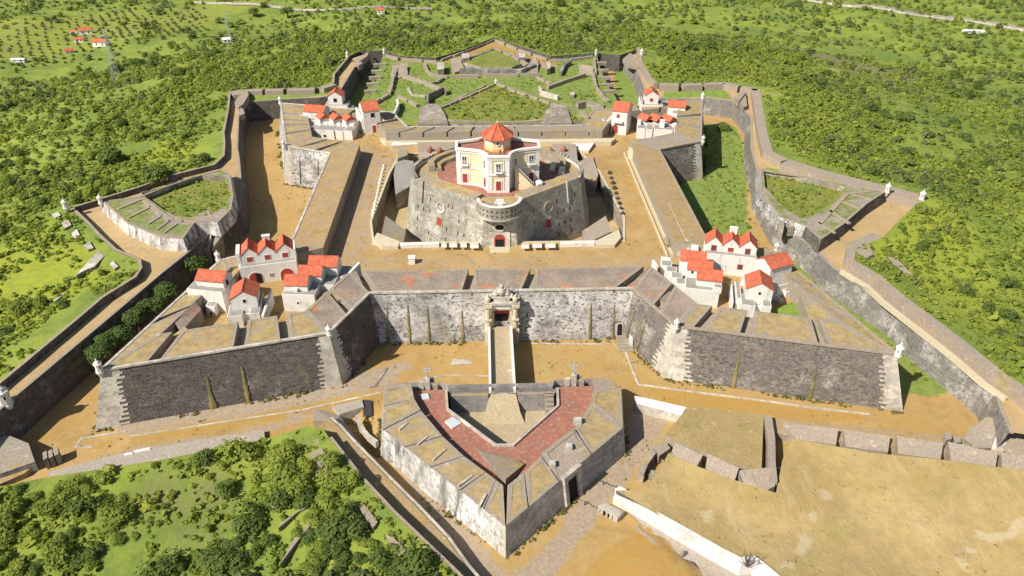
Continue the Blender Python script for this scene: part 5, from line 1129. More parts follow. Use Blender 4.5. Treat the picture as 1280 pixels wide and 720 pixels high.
# left side terraces of the outwork
lowwall('zigzag low wall along the left edge of the grassy outwork',[(463,128),(484,116),(491,92),(496,78)],1.5,1.2,gaps=5)
lowwall('pale low wall crossing the left terrace of the outwork',[(505,92),(530,100),(552,109)],1.3,1.4)
lowwall('dark stepped wall closing the left terrace of the outwork',[(533,122),(534,117),(557,107),(558,112)],2.6,.7,mat='cscarp')
lowwall('short white curved wall on the left terrace of the outwork',[(511,109),(516,117),(532,119)],1.0,.7,mat='quoin')
lowwall('white curved fragment beside the tall house at the left',[(497,123),(499,129),(494,140)],2.4,.6,mat='white')
lowwall('curved stone wall round the left upper terrace of the outwork',[(532,78),(536,88),(543,93),(560,94)],1.2,1.2)
lowwall('long low stone wall with dark openings across the middle of the outwork',[(560,93),(600,92),(650,91.5),(676,91)],1.4,1.0,gaps=9)
lowwall('rear left wall of the outwork below the turret',[(482,67),(500,72),(530,74),(548,76)],1.3,1.0,gaps=8)
lowwall('rear left enclosing wall rising to the far apex',[(550,74),(580,63),(617,48)],1.1,.9,gaps=8)
lowwall('rear right enclosing wall falling from the far apex',[(619,48),(648,60),(686,73)],1.1,.9,gaps=8)
lowwall('rear right wall of the outwork towards the turret',[(688,73),(710,73),(742,69)],1.3,1.0,gaps=8)
lowwall('inner left wall of the upper triangular terrace',[(577,74),(600,67),(616,60)],1.8,1.1,mat='cscarp')
lowwall('inner right wall of the upper triangular terrace',[(619,60),(640,68),(662,79)],1.8,1.1,gaps=6)
lowwall('grey retaining wall under the upper triangular terrace',[(575,85),(610,86),(650,86),(668,80)],2.0,1.2,mat='cscarp')
plat('upper triangular grass terrace near the far apex',[(579,78),(600,69),(618,62),(640,72),(652,80),(640,84),(600,84)],-4.6,-6.6,'redgr','rear',bat=.4)
for lb,px in (('small square stone hut on the left of the upper terrace',[(577,67),(586,66),(587,72),(578,73)]),('small dark stone hut on the right of the upper terrace',[(648,66),(656,66),(657,71),(649,72)]),('stone hut at the left end of the brown rear path',[(546,78),(555,78),(555,86),(547,87)]),('stone hut at the right end of the brown rear path',[(683,77),(688,77),(688,85),(684,86)])):
    ruin('stone_hut',lb,[(px,-3.4,-6.7)],'hut','quoin')
ruin('stone_ramp','pinkish stone ramp on the left terrace of the outwork',[([(491,84),(508,82),(510,91),(500,95),(488,93)],[-4.6,-4.4,-5.8,-6.0,-5.8],-6.8)],'ramp','pinkst')
ruin('stone_ramp','pinkish stone ramp on the right terrace of the outwork',[([(723,82),(741,85),(742,92),(725,91)],[-4.8,-4.4,-5.8,-6.0],-6.8)],'ramp','pinkst')
ruin('stone_ramp','wide brown stone ramp below the upper terrace, left',[([(563,76),(574,74),(580,84),(592,88),(566,89)],[-4.2,-4.2,-5.4,-6.0,-6.0],-6.8)],'ramp','pinkst')
ruin('stone_ramp','wide brown stone ramp below the upper terrace, right',[([(655,84),(668,74),(673,80),(672,90),(650,88)],[-4.8,-4.2,-4.4,-6.0,-6.0],-6.8)],'ramp','rear')
lowwall('pale angular wall on the right terrace of the outwork',[(676,107),(678,113),(699,119)],1.8,1.0,mat='quoin')
lowwall('long low wall crossing the right terrace of the outwork',[(683,107),(705,99),(730,91)],1.5,1.2,mat='pinkst')
lowwall('sinuous low wall along the right edge of the grassy outwork',[(743,90),(747,108),(756,120),(763,125)],1.3,1.1,gaps=6)
lowwall('straight low wall from the right turret to the pink ramp',[(744,72),(746,90)],1.3,.9)
lowwall('brown stone wall with an opening beside the right tall house',[(720,128),(733,125),(757,131)],2.6,1.3,mat='rear')
lowwall('diagonal stone wall right of the brown rear path',[(699,90),(704,80),(712,75)],1.9,1.1,mat='cscarp')
lowwall('pale stone wall left of the tall right house',[(680,126),(700,128),(717,133)],1.6,1.0)
ruin('arched_stone_box','tiny pale arched stone shelter on the right terrace grass',[([(713,115),(718,115),(718,119),(713,119)],-5.0,-6.6)],'shelter','quoin')

for sd,pts in (('left',((476,80),(473,88),(470,96),(467,104),(464,113))),('right',((751,78),(754,87),(757,96),(760,105),(763,113)))):
    for k,(x,y) in enumerate(pts):
        w_=9; o=ruin('terrace_slab','thin pale stone slab across the %s edge strip of the outwork, %s'%(sd,('farthest','second farthest','middle one','second nearest','nearest')[k]),[([(x-w_,y-.8),(x+w_-2,y-1.4),(x+w_-2,y+.1),(x-w_,y+.8)],-5.6,-6.8)],'slab','pinkst')
lowwall('stone bank stepping round the upper terrace, left outer',[(566,90),(590,83),(612,78)],.9,1.0)
lowwall('short wall joining the middle wall to the left terrace',[(556,96),(548,101),(536,104)],1.2,1.0,gaps=5)
lowwall('short wall joining the middle wall to the right terrace',[(672,94),(684,99),(690,104)],1.2,1.0,gaps=5)
lowwall('broken wall along the foot of the left terrace',[(498,118),(512,124),(524,130)],1.3,1.1,gaps=4)
# ================================================================== RAVELIN
RA=thing('ravelin','arrow-shaped ravelin with whitish stained walls and red paved terrace in the foreground','ravelin',(-.8,-90,FLOOR))
RO=ccw([(-23.4,-73.6),(-22.4,-86.3),(-1.0,-108.7),(20.8,-87.3),(22.3,-76.0),(19.4,-73.2),(9.5,-73.4),(9.4,-74.2),(-11.2,-74.2),(-12.5,-73.4)])
ZP,ZT,ZC=-6.0,-7.6,-11.7
COURT=ccw([(-11.3,-74.5),(-10.9,-79.6),(-2.1,-89.3),(.8,-89.4),(9.6,-79.3),(9.9,-74.5)])
# walls : left faces bright, right faces greyer, their shade put into the colour, sharp salient with quoins
def face(a,b,zt,zb,mat,bat=.16,k=6,nm='scarp_wall'):
    A=Vector(a);B=Vector(b);d=(B-A).normalized();n=Vector((d.y,-d.x)); m=MB(); o=n*bat*(zt-zb)
    e0=-d*(bat*(zt-zb)*.5); 
    m.add([(*a,zt),(*(A+o).to_tuple(),zb),(*(B+o).to_tuple(),zb),(*b,zt)],[(0,1,2,3)]); m.build(nm,mat,RA)
lo=offset(RO,.95); m={}
q=MB(); w=MB(); n=len(RO)
for i in range(n):
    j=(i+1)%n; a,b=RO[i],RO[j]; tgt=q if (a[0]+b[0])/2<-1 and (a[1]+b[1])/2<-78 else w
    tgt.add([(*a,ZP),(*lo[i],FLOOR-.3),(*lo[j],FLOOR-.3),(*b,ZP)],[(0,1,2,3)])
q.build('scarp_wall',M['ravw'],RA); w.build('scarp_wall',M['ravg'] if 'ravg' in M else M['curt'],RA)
# salient stones
q=MB(); up=offset(RO,.05); l2=offset(RO,1.02); ci=min(range(n),key=lambda i:RO[i][1])
for sd in (-1,1):
    j=(ci+sd)%n; L=math.dist(RO[ci],RO[j])
    for k in range(9):
        t0,t1=k/9,(k+1)/9; wd=1.1*(.8 if k%2 else 1.2)
        f=lambda t,s_: lerp(lerp(up[ci],up[j],s_),lerp(l2[ci],l2[j],s_),t)
        q.add([(*f(t0,0),ZP-t0*6.2),(*f(t1,0),ZP-t1*6.2),(*f(t1,wd/L),ZP-t1*6.2),(*f(t0,wd/L),ZP-t0*6.2)],[(0,1,2,3)])
q.build('corner_stones',M['quoin'],RA)
# terrace with the court cut out
S=sheet(offset(RO,-.3),[COURT],1.5,lambda X,Y:np.full(X.shape,ZT)); me=MB(); me.v=list(zip(S[0].tolist(),S[1].tolist(),S[2].tolist())); me.f=list(S[3]); me.m=[0]*len(me.f); me.build('red_terrace',M['redt'],RA)
q=MB(); 
for i in range(len(COURT)):
    a,b=COURT[i],COURT[(i+1)%len(COURT)]; q.add([(*a,ZT+.3),(*b,ZT+.3),(*b,ZC-.2),(*a,ZC-.2)],[(0,1,2,3)])
q.build('court_wall',M['greyw'] if 'greyw' in M else M['rear'],RA)
q=MB(); q.add([(*p,ZC) for p in offset(COURT,.2)],[tuple(range(len(COURT)))]); q.build('court_paving',M['courtp'],RA)
q=MB(); c=COURT; i0=min(range(len(c)),key=lambda i:(c[i][0]+c[i][1]*-.01)); 
cl=[(-11.3,-74.5),(-10.9,-79.6),(-2.1,-89.3),(.8,-89.4),(9.6,-79.3),(9.9,-74.5)]
ribbon(q,cl,.45,ZT+.42,ZT-.1,side='r'); q.build('court_coping',M['quoin'],RA)
# two blocks with stair either side of the ramp
def blk(pts,zt,zb,mats,nm,par=RA):
    q=MB(); q.prism(pts,zt,zb,0,1,bot=list(pts)); return q.build(nm,mats,par)
gs=[M['ptop'],M['greyw']]
q=MB(); q.prism([(-11.2,-74.3),(-3.3,-74.3),(-3.4,-75.2),(-10.8,-75.2)][::-1],-8.0,ZC-.1,0,1,bot=[(-11.2,-74.3),(-2.9,-74.3),(-3.3,-75.9),(-10.5,-75.9)][::-1]); q.build('battered_block',gs,RA)
q=MB(); q.prism([(2.4,-74.3),(9.7,-74.3),(9.5,-75.2),(2.4,-75.2)][::-1],-8.0,ZC-.1,0,1,bot=[(2.2,-74.3),(9.8,-74.3),(9.4,-75.9),(2.4,-75.9)][::-1]); q.build('battered_block',gs,RA)
for k in range(7): blk([(7.6,-75+.0-k*.75),(9.3,-75-k*.75),(9.3,-75.75-k*.75),(7.6,-75.75-k*.75)],-8.0-k*.55,ZC-.1,[M['grey'],M['rear']],'stair_step')
# parapet pieces: outer line -> inner line, at slightly different levels
def parp(outer,inner,heights,mat,gap=.0):
    for k in range(len(outer)-1):
        a,b,c,d=outer[k],outer[k+1],inner[k+1],inner[k]
        if gap: a,b=lerp(a,b,gap),lerp(a,b,1-gap*.2); d,c=lerp(d,c,gap*.6),lerp(d,c,1-gap*.2)
        pl=[a,b,c,d]; h=heights[k]; q=MB(); q.prism(pl,[ZP,ZP,ZP+h,ZP+h],ZT-.1,0,1,bot=pl); q.build('parapet',[M['ptopm'] if mat[k]=='ptopg' else M[mat[k]],M['rear']],RA)
        r=MB(); sg=1 if area(pl)>0 else -1; ribbon(r,offset(pl,-.02*sg),.8,[ZP+.03,ZP+.03,ZP+h+.03,ZP+h+.03],ZP-.3,side='l' if sg>0 else 'r',closed=True); r.build('parapet_rim',M['grey'],RA)
A0,A1,AT,B1,B0=(-23.4,-73.6),(-22.4,-86.3),(-1.0,-108.7),(20.8,-87.3),(22.3,-76.0)
LO=[A0,lerp(A0,A1,.5),A1,lerp(A1,AT,.2),lerp(A1,AT,.42),lerp(A1,AT,.66),lerp(A1,AT,.84),AT]
LI=UL(ZP+.3,(514,480),(518,499),(526,513),(553,545),(580,570),(607,590),(620,600),(629,607))
parp(LO,LI,[.35,.4,.35,.3,.3,.3,.3],['ptopg']*7,.03)
RO_=[AT,lerp(AT,B1,.17),lerp(AT,B1,.42),lerp(AT,B1,.70),B1,B0]
RI=UL(ZP+.3,(634,607),(655,590),(676,570),(717,538),(738,505),(742,488))
parp(RO_,RI,[.3,.3,.9,.3,.35],['ptopg','ptopg','pinkst','ptopg','ptopg'],.03)
blk([(22.3,-76.0),(19.4,-73.2),(16.8,-73.9),(17.5,-77.6)][::-1],ZP+.2,ZT-.1,[M['ptop'],M['rear']],'parapet')
blk([(-23.4,-73.6),(-19.5,-73.5),(-18.6,-75.2),(-22.9,-75.6)][::-1],ZP+.25,ZT-.1,[M['ptop'],M['rear']],'parapet')
for a,b in (((498,537),(508,529)),((540,575),(556,562)),((572,607),(590,594)),((598,633),(606,618)),((521,556),(534,545))):
    q_=UL(ZP+.2,a,b); q=MB(); ribbon(q,q_,.35,ZP+.45,ZP-.1); q.build('rib_stone',M['quoin'],RA)
# brown hipped slope behind the apex
hp_=UL(-7.2,(597,563),(612,566),(648,574),(655,581),(632,606)); q=MB(); q.prism(hp_,[-7.0,-7.2,-7.3,-7.0,-5.9] if area(hp_)>0 else [-5.9,-7.0,-7.3,-7.2,-7.0],ZT-.1,0,1); q.build('hipped_slope',[M['ptop'],M['rear']],RA)
for px in ([(556,527),(566,521),(577,529),(565,536)],[(524,493),(535,492),(537,498),(527,500)]):
    q=MB(); q.prism(UL(ZT+.2,*px),ZT+.3,ZT-.05,0,1); sk=q.build('skylight',[M['skyl'],M['whiter']],RA)
for px in (((722,528),1.1),((711,561),.9),((690,582),.9)):
    p=U(*px[0],ZP+.4); q=MB(); q.box(lambda u,v:(p[0]+u,p[1]+v),-px[1]*.6,px[1]*.6,-.5,.5,ZP,ZP+1.25); q.build('chimney',M['quoin'],RA)
# doorway on the right face
FR_=wframe(AT,B1,ZP,.155); t=.42; u=FR_.L*.52
for d0,d1 in ((u-2.3,u-1.5),(u+1.1,u+1.9)): plate(RA,FR_,d0,d1,FLOOR,ZP+.4,0,.55,M['quoin'],'door_jamb')
plate(RA,FR_,u-2.5,u+2.1,ZP-.2,ZP+.5,0,.7,M['quoin'],'door_lintel'); plate(RA,FR_,u-1.5,u+1.1,FLOOR,ZP-1.6,.0,.08,M['dark'],'door_opening')
# iron weather cross on broken pedestals
for px,side in (((535,485),'left'),((717,481),'right')):
    p=U(*px,ZT); t=thing('iron_cross_pedestal','grey iron cross on broken stone pedestals at the %s back corner of the ravelin'%side,'cross',(*p,ZT))
    for (u,v,wd,h) in ((0,0,.9,2.6),(-1.3,.2,1.0,1.4),(1.5,-.2,.9,1.2),(.6,.9,1.2,1.8),(-2.6,.3,.8,.8)):
        q=MB(); q.box(lambda a,b:(p[0]+a,p[1]+b),u-wd/2,u+wd/2,v-wd/2,v+wd/2,ZT-.1,ZT+h); q.build('pedestal',M['quoin' if u<=0 else 'grey'],t)
    q=MB(); z0=ZT+2.6; q.tube((p[0],p[1],z0),(p[0],p[1],z0+3.2),.13,.08,6)
    q.tube((p[0]-.8,p[1],z0+2.2),(p[0]+.8,p[1],z0+2.2),.1,n=6); q.tube((p[0]-.55,p[1],z0+1.5),(p[0]+.55,p[1],z0+1.5),.09,n=6)
    for a in (-.8,.8): q.tube((p[0]+a,p[1],z0+1.9),(p[0]+a,p[1],z0+2.5),.08,n=6)
    q.build('iron_cross',M['iron'],t)
# ================================================================== FOREGROUND WALLS AND TRENCH
def prism_thing(name,label,cat,px,zt,zb,mats,z=None):
    zc=(sum(zt)/len(zt)) if hasattr(zt,'__len__') else zt
    p=UL(zc,*px); zt_=list(zt) if hasattr(zt,'__len__') else zt
    if area(p)<0: p=p[::-1]; zt_=zt_[::-1] if hasattr(zt_,'__len__') else zt_
    q=MB(); q.prism(p,zt_,zb,0,1,bot=list(p)); return tag(q.build(name,[M[k] for k in mats]),label,cat)
# walkway shelf between the green hill and the ravelin ditch
WK=[(398,533),(412,524),(424,534),(440,552),(487,600),(522,635),(559,674),(583,708),(615,746),(660,790)]
GE=[(404,538),(412,548),(450,597),(490,640),(565,712),(600,748),(640,790)]
wp=ccw(UL(-9.9,*WK)+[p for p in UL(-7.6,*GE)][::-1]); q=MB(); q.prism(wp,-9.9,-13,0,1); tag(q.build('walkway',[M['sandyp'],M['cscarp2']]),'narrow earthen walkway shelf left of the ravelin, half in shadow','walkway')
l=UL(-9.9,*WK[1:]); q=MB(); ribbon(q,l,.5,-9.55,-12.9,0,1,side='l',bat=.25); tag(q.build('walkway_wall',[M['quoin'],M['cscarp2']]),'jagged dark retaining wall with pale coping left of the ravelin path','wall')
l=UL(-7.6,*GE[1:]); q=MB(); ribbon(q,l,.5,-7.4,-10.2,0,1,side='l'); tag(q.build('hill_edge_wall',[M['pinkst'],M['cscarp2']]),'thin stone edge of the green hill above the shaded walkway','wall')
prism_thing('culvert_bridge','small stone bridge over the trench left of the ravelin','bridge',[(415,508),(452,499),(455,508),(424,518)],-11.3,-15,('road','quoin'))
prism_thing('trench_bank','broad stony bank beside the small culvert bridge','bank',[(392,509),(424,518),(448,548),(458,562),(440,556),(420,532),(392,530)],[-11.0,-11.2,-11.3,-11.4,-11.0,-10.0,-9.9],-15,('road','pinkst'))
l=UL(-11.4,(449,519),(453,533),(463,545),(473,552)); q=MB(); ribbon(q,l,.7,-11.1,-12.6); tag(q.build('low_wall',M['quoin']),'short curved pale wall at the right of the small culvert bridge','wall')
t=thing('plank_pile','pile of dark weathered planks beside the ravelin left corner','planks',(*U(459,513,FLOOR),FLOOR))
for k in range(7):
    a=U(454+k*1.5,501+k*.3,FLOOR); b=U(455+k*1.6,522-k*.2,FLOOR); q=MB(); q.tube((*a,FLOOR+.2+.05*k),(*b,FLOOR+.25),.16,n=4); q.build('plank',M['rail'],t)
prism_thing('paved_road','pale grey paved road strip along the green slope, lower left','road',[(60,590),(150,567),(270,546),(330,537),(331,549),(200,575),(62,596)],-11.0,-12.6,('road','pinkst'))
for lb,px in (('white road curb slab on the grey road, left piece',[(155,567),(165,565),(166,567),(156,569)]),('long white road curb slab on the grey road, right piece',[(167,563),(187,559),(188,561.5),(168,565.5)])): prism_thing('curb_slab',lb,'slab',px,-10.8,-11.1,('whiter','whiter'))
# lower left corner masonry
prism_thing('corner_masonry','big grey sloping masonry block at the lower left edge','masonry',[(-30,565),(0,551),(12,547),(36,555),(42,574),(0,588),(-30,597)],[-8.8,-8.6,-8.6,-9.0,-9.8,-9.9,-9.6],-13,('grey','cscarp'))
for k,(x,y) in enumerate(((53,566),(60,564),(67,561))): prism_thing('gun_port_block','small pinkish stone block in the row of three beside the lower left masonry','block',[(x,y),(x+5,y-3),(x+6,y+6),(x+1,y+9)],-9.6,-12.4,('pinkst','rear'))
for o in list(C.objects):
    if o.name.startswith('gun_port_block'): o['group']='row of three pinkish blocks'
prism_thing('earth_platform','ochre earth strip at the lower left corner below the masonry','bank',[(-40,597),(0,588),(40,575),(44,580),(30,592),(0,605),(-40,618)],-10.9,-13,('sandyp','pinkst'))
# right: walkway, broken parapet blocks and field edge
prism_thing('parapet_walk','long ochre walkway behind the broken parapet blocks, lower right','walkway',[(958,521),(1020,528),(1100,536),(1190,545),(1235,552),(1300,560),(1300,578),(1235,568),(1190,566),(1100,557),(1020,548),(960,540)],-10.4,-12.5,('sandyp','pinkst'))
def sblock(label,px,h0=-8.7,h1=-9.9,group=None):
    o=prism_thing('parapet_block',label,'parapet block',px,[h0,h0,h1,h1],-12.5,('pinkst','pinkst')); 
    if group: o['group']=group
    return o
for lb,px in (('long sloping parapet block left of the others in the lower right row',[(978,531),(1047,539),(1046,553),(997,546)]),('second long sloping parapet block in the lower right row',[(1054,540),(1112,548),(1111,562),(1058,555)]),('third long sloping parapet block in the lower right row',[(1120,548),(1178,557),(1177,571),(1124,564)]),('cracked pinkish parapet block, longest of the lower right row',[(1184,555),(1246,569),(1246,580),(1190,573)]),('greyish parapet block at the right edge of the lower row',[(1250,569),(1290,573),(1290,588),(1254,581)])): sblock(lb,px)
prism_thing('corner_masonry','large dark grey sloping masonry block at the foot of the long right wall','masonry',[(1205,545),(1213,535),(1232,525),(1248,530),(1240,557),(1222,556)],[-9.6,-9.2,-8.2,-8.0,-9.6,-9.8],-13,('grey','cscarp'))
prism_thing('corner_masonry','large grey sloping masonry block at the right edge beside the green patch','masonry',[(1256,530),(1290,534),(1290,566),(1258,562)],[-8.2,-8.2,-10,-10],-13,('grey','cscarp'))
prism_thing('cream_wall_piece','cream wall piece between the two large grey blocks, lower right','wall',[(1243,548),(1258,549),(1256,562),(1240,558)],[-9,-9,-10,-10],-13,('quoin','quoin'))
t=thing('broken_gate','broken pinkish gate remains at the end of the lower right walkway','gate',(*U(1187,548,-10.4),-10.4))
for px,h in (([(1181,541),(1188,539),(1190,548),(1183,550)],-8.8),([(1192,546),(1200,545),(1202,552),(1194,554)],-9.4)):
    q=MB(); p=ccw(UL(h,*px)); q.prism(p,h,-11,0,0); q.build('gate_stub',M['pinkst'],t)
# inner green-brown enclosure
prism_thing('grass_enclosure','dry grass bank enclosed by low walls right of the ravelin','bank',[(862,507),(955,517),(952,590),(900,575),(862,560),(830,545)],[-9.4,-9.7,-9.6,-9.4,-9.2,-9.4],-12.4,('dryg','pinkst'))
l=UL(-8.7,(956,517),(960,545),(960,577),(962,600)); q=MB(); ribbon(q,l,1.3,[-8.9,-8.9,-8.7,-8.6],-12.2,side='l'); tag(q.build('low_wall',M['pinkst']),'narrow grey wall running down the right side of the grass enclosure','wall')
prism_thing('corner_masonry','angular grey block where the grass enclosure walls meet','masonry',[(924,590),(960,587),(969,590),(969,606),(955,612),(930,602)],[-8.6,-8.5,-8.6,-9.3,-9.6,-9.4],-12.5,('pinkst','rear'))
sblock('grey sloping parapet block below the grass enclosure, middle one',[(884,570),(923,588),(919,598),(883,583)]); sblock('grey sloping parapet block below the grass enclosure, left one',[(843,556),(878,572),(870,583),(838,568)])
prism_thing('white_sill_wall','white sloping wall between the ravelin and the grass enclosure','wall',[(793,497),(858,510),(852,517),(797,503)],[-9.0,-9.3,-9.8,-9.8],-12.3,('whiter','quoin'))
ruin('stone_hut','open stone shelter with a white front by the ravelin path',[([(797,588),(807,567),(815,560),(820,566),(810,580),(805,592)],-9.6,-12.3),([(815,558),(832,552),(838,560),(824,570)],-9.8,-12.3),([(811,586),(824,590),(820,598),(810,594)],-11,-12.3)],'shelter','pinkst')
prism_thing('stone_steps','broken grey slabs stepping down beside the white ramp wall','slabs',[(800,617),(822,596),(834,586),(838,592),(826,604),(820,627),(812,632)],[-10.6,-10.3,-10,-10,-10.4,-10.8,-10.8],-12.3,('pinkst','rear'))
# white wall along the ramp
l=UL(-9.4,(770,613),(800,630),(842,655),(905,691),(926,702),(943,700),(958,712),(985,735),(1010,752)); q=MB(); ribbon(q,l,.7,[-10.3,-9.6,-9.2,-9.1,-9.0,-9.0,-9.0,-9.0,-9.0],-13,side='r'); ribbon(q,offset(l,-.02,False),.5,[-10.35,-9.65,-9.25,-9.15,-9.05,-9.05,-9.05,-9.05,-9.05],-10.2,side='l'); t=tag(q.build('ramp_wall',M['white']),'long whitewashed wall winding down beside the cobbled ramp','wall')
prism_thing('cobbled_ramp','pale cobbled ramp road descending at bottom centre','road',[(783,640),(798,630),(840,655),(905,697),(960,735),(960,780),(905,780),(866,722),(797,650)],FLOOR+.25,FLOOR-.5,('road','rear'))
l=UL(-10.4,(797,650),(830,685),(872,722),(905,760)); q=MB(); ribbon(q,l,.6,[-11.6,-10.6,-10.3,-10.3],-13,side='r'); tag(q.build('ramp_kerb_wall',M['pinkst']),'low dark retaining wall on the left side of the cobbled ramp','wall')
t=thing('guard_post','white stepped wall end with dark niches at the ramp entrance','guard post',(*U(783,620,FLOOR),FLOOR))
q=MB(); p=UL(-10.2,(769,611),(775,608),(800,622),(797,628)); q.prism(ccw(p),-10.1,-12.2); q.build('wall_end',M['whiter'],t)
for x in (776,784): q=MB(); p=U(x,617+(x-776)*.5,-11); q.box(lambda a,b:(p[0]+a,p[1]+b),-.3,.3,-.9,-.4,-12,-10.6); q.build('niche',M['dark'],t)
t=thing('guard_post','low cream stone stub with three niches left of the ramp','guard post',(*U(760,636,FLOOR),FLOOR))
q=MB(); p=UL(-10.9,(748,633),(757,629),(780,640),(772,648)); q.prism(ccw(p),-10.8,-12.3); q.build('wall_end',M['quoin'],t)
for k in range(3): p=U(755+k*5.5,640+k*2.7,-11.6); q=MB(); q.box(lambda a,b:(p[0]+a,p[1]+b),-.2,.2,-.45,.1,-11.9,-11.1); q.build('niche',M['dark'],t)
for lb,a,b in (('thin chain with posts across the path, upper one',(738,600),(770,612)),('thin chain with posts across the path, lower one',(712,622),(750,640))):
    t=thing('post_chain',lb,'chain',(*U(*a,FLOOR),FLOOR)); pts=[U(a[0]+(b[0]-a[0])*k/4,a[1]+(b[1]-a[1])*k/4,FLOOR) for k in range(5)]
    for p in pts[::2]: q=MB(); q.tube((*p,FLOOR),(*p,FLOOR+.95),.12,.07,6); q.build('post',M['rail'],t)
    q=MB()
    for k in range(4): q.tube((*pts[k],FLOOR+(.85 if k%2==0 else .5)),(*pts[k+1],FLOOR+(.5 if k%2==0 else .85)),.05,n=5)
    q.build('chain',M['rail'],t)
# bare branches beside the ramp wall
def bare(label,px,z,h,n=9):
    p=U(*px,z); t=thing('bare_shrub',label,'shrub',(*p,z)); q=MB()
    for k in range(n):
        a=random.uniform(0,6.28); r=random.uniform(.3,1)*h*.7; b=(p[0]+r*math.cos(a),p[1]+r*math.sin(a),z+h*random.uniform(.6,1)); q.tube((*p,z-.1),b,.06,.02,4)
        for _ in range(3): f=random.uniform(.4,.9); c=lerp((*p,z),b,f); q.tube(c,(c[0]+random.uniform(-.6,.6),c[1]+random.uniform(-.6,.6),c[2]+random.uniform(.3,.8)),.035,.012,4)
    q.build('branches',M['bark'],t)
bare('leafless twiggy shrub beside the bend of the white ramp wall',(934,708),-9.3,2.6,14); bare('leafless shrub inside the front right bastion by the left cluster',(836,310),YARD+.6,3.2,12)
t=thing('litter_bin','tiny dark bollard with post on the cobbled ramp','bollard',(*U(852,695,FLOOR+.25),FLOOR+.25)); p=U(852,695,FLOOR+.25); q=MB(); q.lathe(p,[(.35,FLOOR+.2),(.35,FLOOR+1.3),(.1,FLOOR+1.5)],8); q.build('post',M['grey'],t)
def tz(x,y): return float(terrain_z(np.array([x]),np.array([y]))[0])
def gpx(x,y,z0=-60):
    z=z0
    for _ in range(30):
        p=U(x,y,z); z=z*.5+.5*tz(*p)
    p=U(x,y,z); return (p[0],p[1],z)
# low walls in the green slopes
for lb,px,zt in (('long crumbling stone wall on the green slope, lower left',[(348,660),(372,640),(386,634),(388,630),(377,636),(350,654)],-12.3),('low pale wall remnant below the crumbling stone wall',[(350,705),(375,672),(394,650),(390,650),(368,672)],-12.6),
  ('rough stone slab row near the trench, upper one',[(447,632),(455,630),(472,652),(466,660)],-11.6),('rough stone slab row near the trench, lower one',[(482,668),(492,672),(508,688),(498,696)],-12.0),('broken white boulder heap on the green slope near the road',[(388,566),(402,560),(410,574),(402,584),(392,580)],-10.9),
  ('first stone platform on the left slope, nearest the turret',[(64,268),(72,264),(76,269),(69,272)],-3.2),('second stone platform on the left slope',[(76,277),(85,274),(89,281),(81,285)],-3.4),('third stone platform on the left slope',[(89,292),(96,286),(100,294),(94,298)],-3.6),('fourth stone platform on the left slope',[(105,307),(112,301),(117,310),(110,312)],-3.8),
  ('fallen wall with an opening on the left slope',[(95,344),(114,322),(124,313),(130,320),(118,333),(105,338)],-4.4),('thin white wall remnant on the left slope below the others',[(66,375),(78,366),(80,368),(68,377)],-5.5),('tiny wall remnant near the bend of the left breast wall',[(137,329),(141,326),(148,333),(143,336)],-3.3)):
    cx_=sum(q[0] for q in px)/len(px); cy_=sum(q[1] for q in px)/len(px); zt=gpx(cx_,cy_,-8)[2]+.55
    ruin('wall_remnant',lb,[(px,zt,zt-2.2)],'ruin','quoin' if px[0][0]<340 else 'pinkst')
for lb,px,zt in (('long ruined wall running down the right slope with an opening',[(1095,300),(1103,299),(1124,326),(1147,350),(1145,352),(1118,332)],-4.3),('grey slab bank beside the start of the right slope wall',[(1070,312),(1086,304),(1092,318),(1082,322)],-4.0)):
    cx_=sum(q[0] for q in px)/len(px); cy_=sum(q[1] for q in px)/len(px); zt=gpx(cx_,cy_,-6)[2]+.6
    ruin('wall_remnant',lb,[(px,zt,zt-2)],'ruin','pinkst')
# ================================================================== VEGETATION
def shrub_mesh(name,n,seed,flat=.75,leaf=.13,lobes=6,tint=.5,trunk=False):
    r=np.random.default_rng(seed); L=[]
    for k in range(lobes):
        a=r.uniform(0,6.28); q=r.uniform(.15,.6) if k else 0; L.append((q*math.cos(a),q*math.sin(a),r.uniform(.25,.75)*flat+.05,r.uniform(.38,.62) if k else .62))
    V=[];F=[]
    k=0
    while k<n:
        c=L[r.integers(len(L))]; d=r.normal(size=3); d/=np.linalg.norm(d); 
        if d[2]<-.45: d[2]*=-1
        rad=c[3]*r.uniform(.72,1.06); p=np.array(c[:3])+d*rad*np.array([1,1,flat*1.05])
        if p[2]<0: p[2]=abs(p[2])*.3
        nn=d+np.array([0,0,.45])+r.normal(size=3)*.28; nn/=np.linalg.norm(nn); x=np.cross(nn,r.normal(size=3)); x/=np.linalg.norm(x); y=np.cross(nn,x); s=leaf*r.uniform(.6,1.4)
        i=len(V); V+= [p-x*s,p+y*s*.8,p+x*s,p-y*s*.8]; F.append((i,i+1,i+2,i+3)); k+=1
    return np.array(V),np.array(F)
PROT=[shrub_mesh('p',n,s,fl,lf,lb) for n,s,fl,lf,lb in ((70,1,.8,.21,5),(60,2,.65,.22,4),(74,3,.9,.2,6),(56,4,.7,.23,5))]
TUFT=[shrub_mesh('t',14,s,.6,.34,2) for s in (21,22,23)]
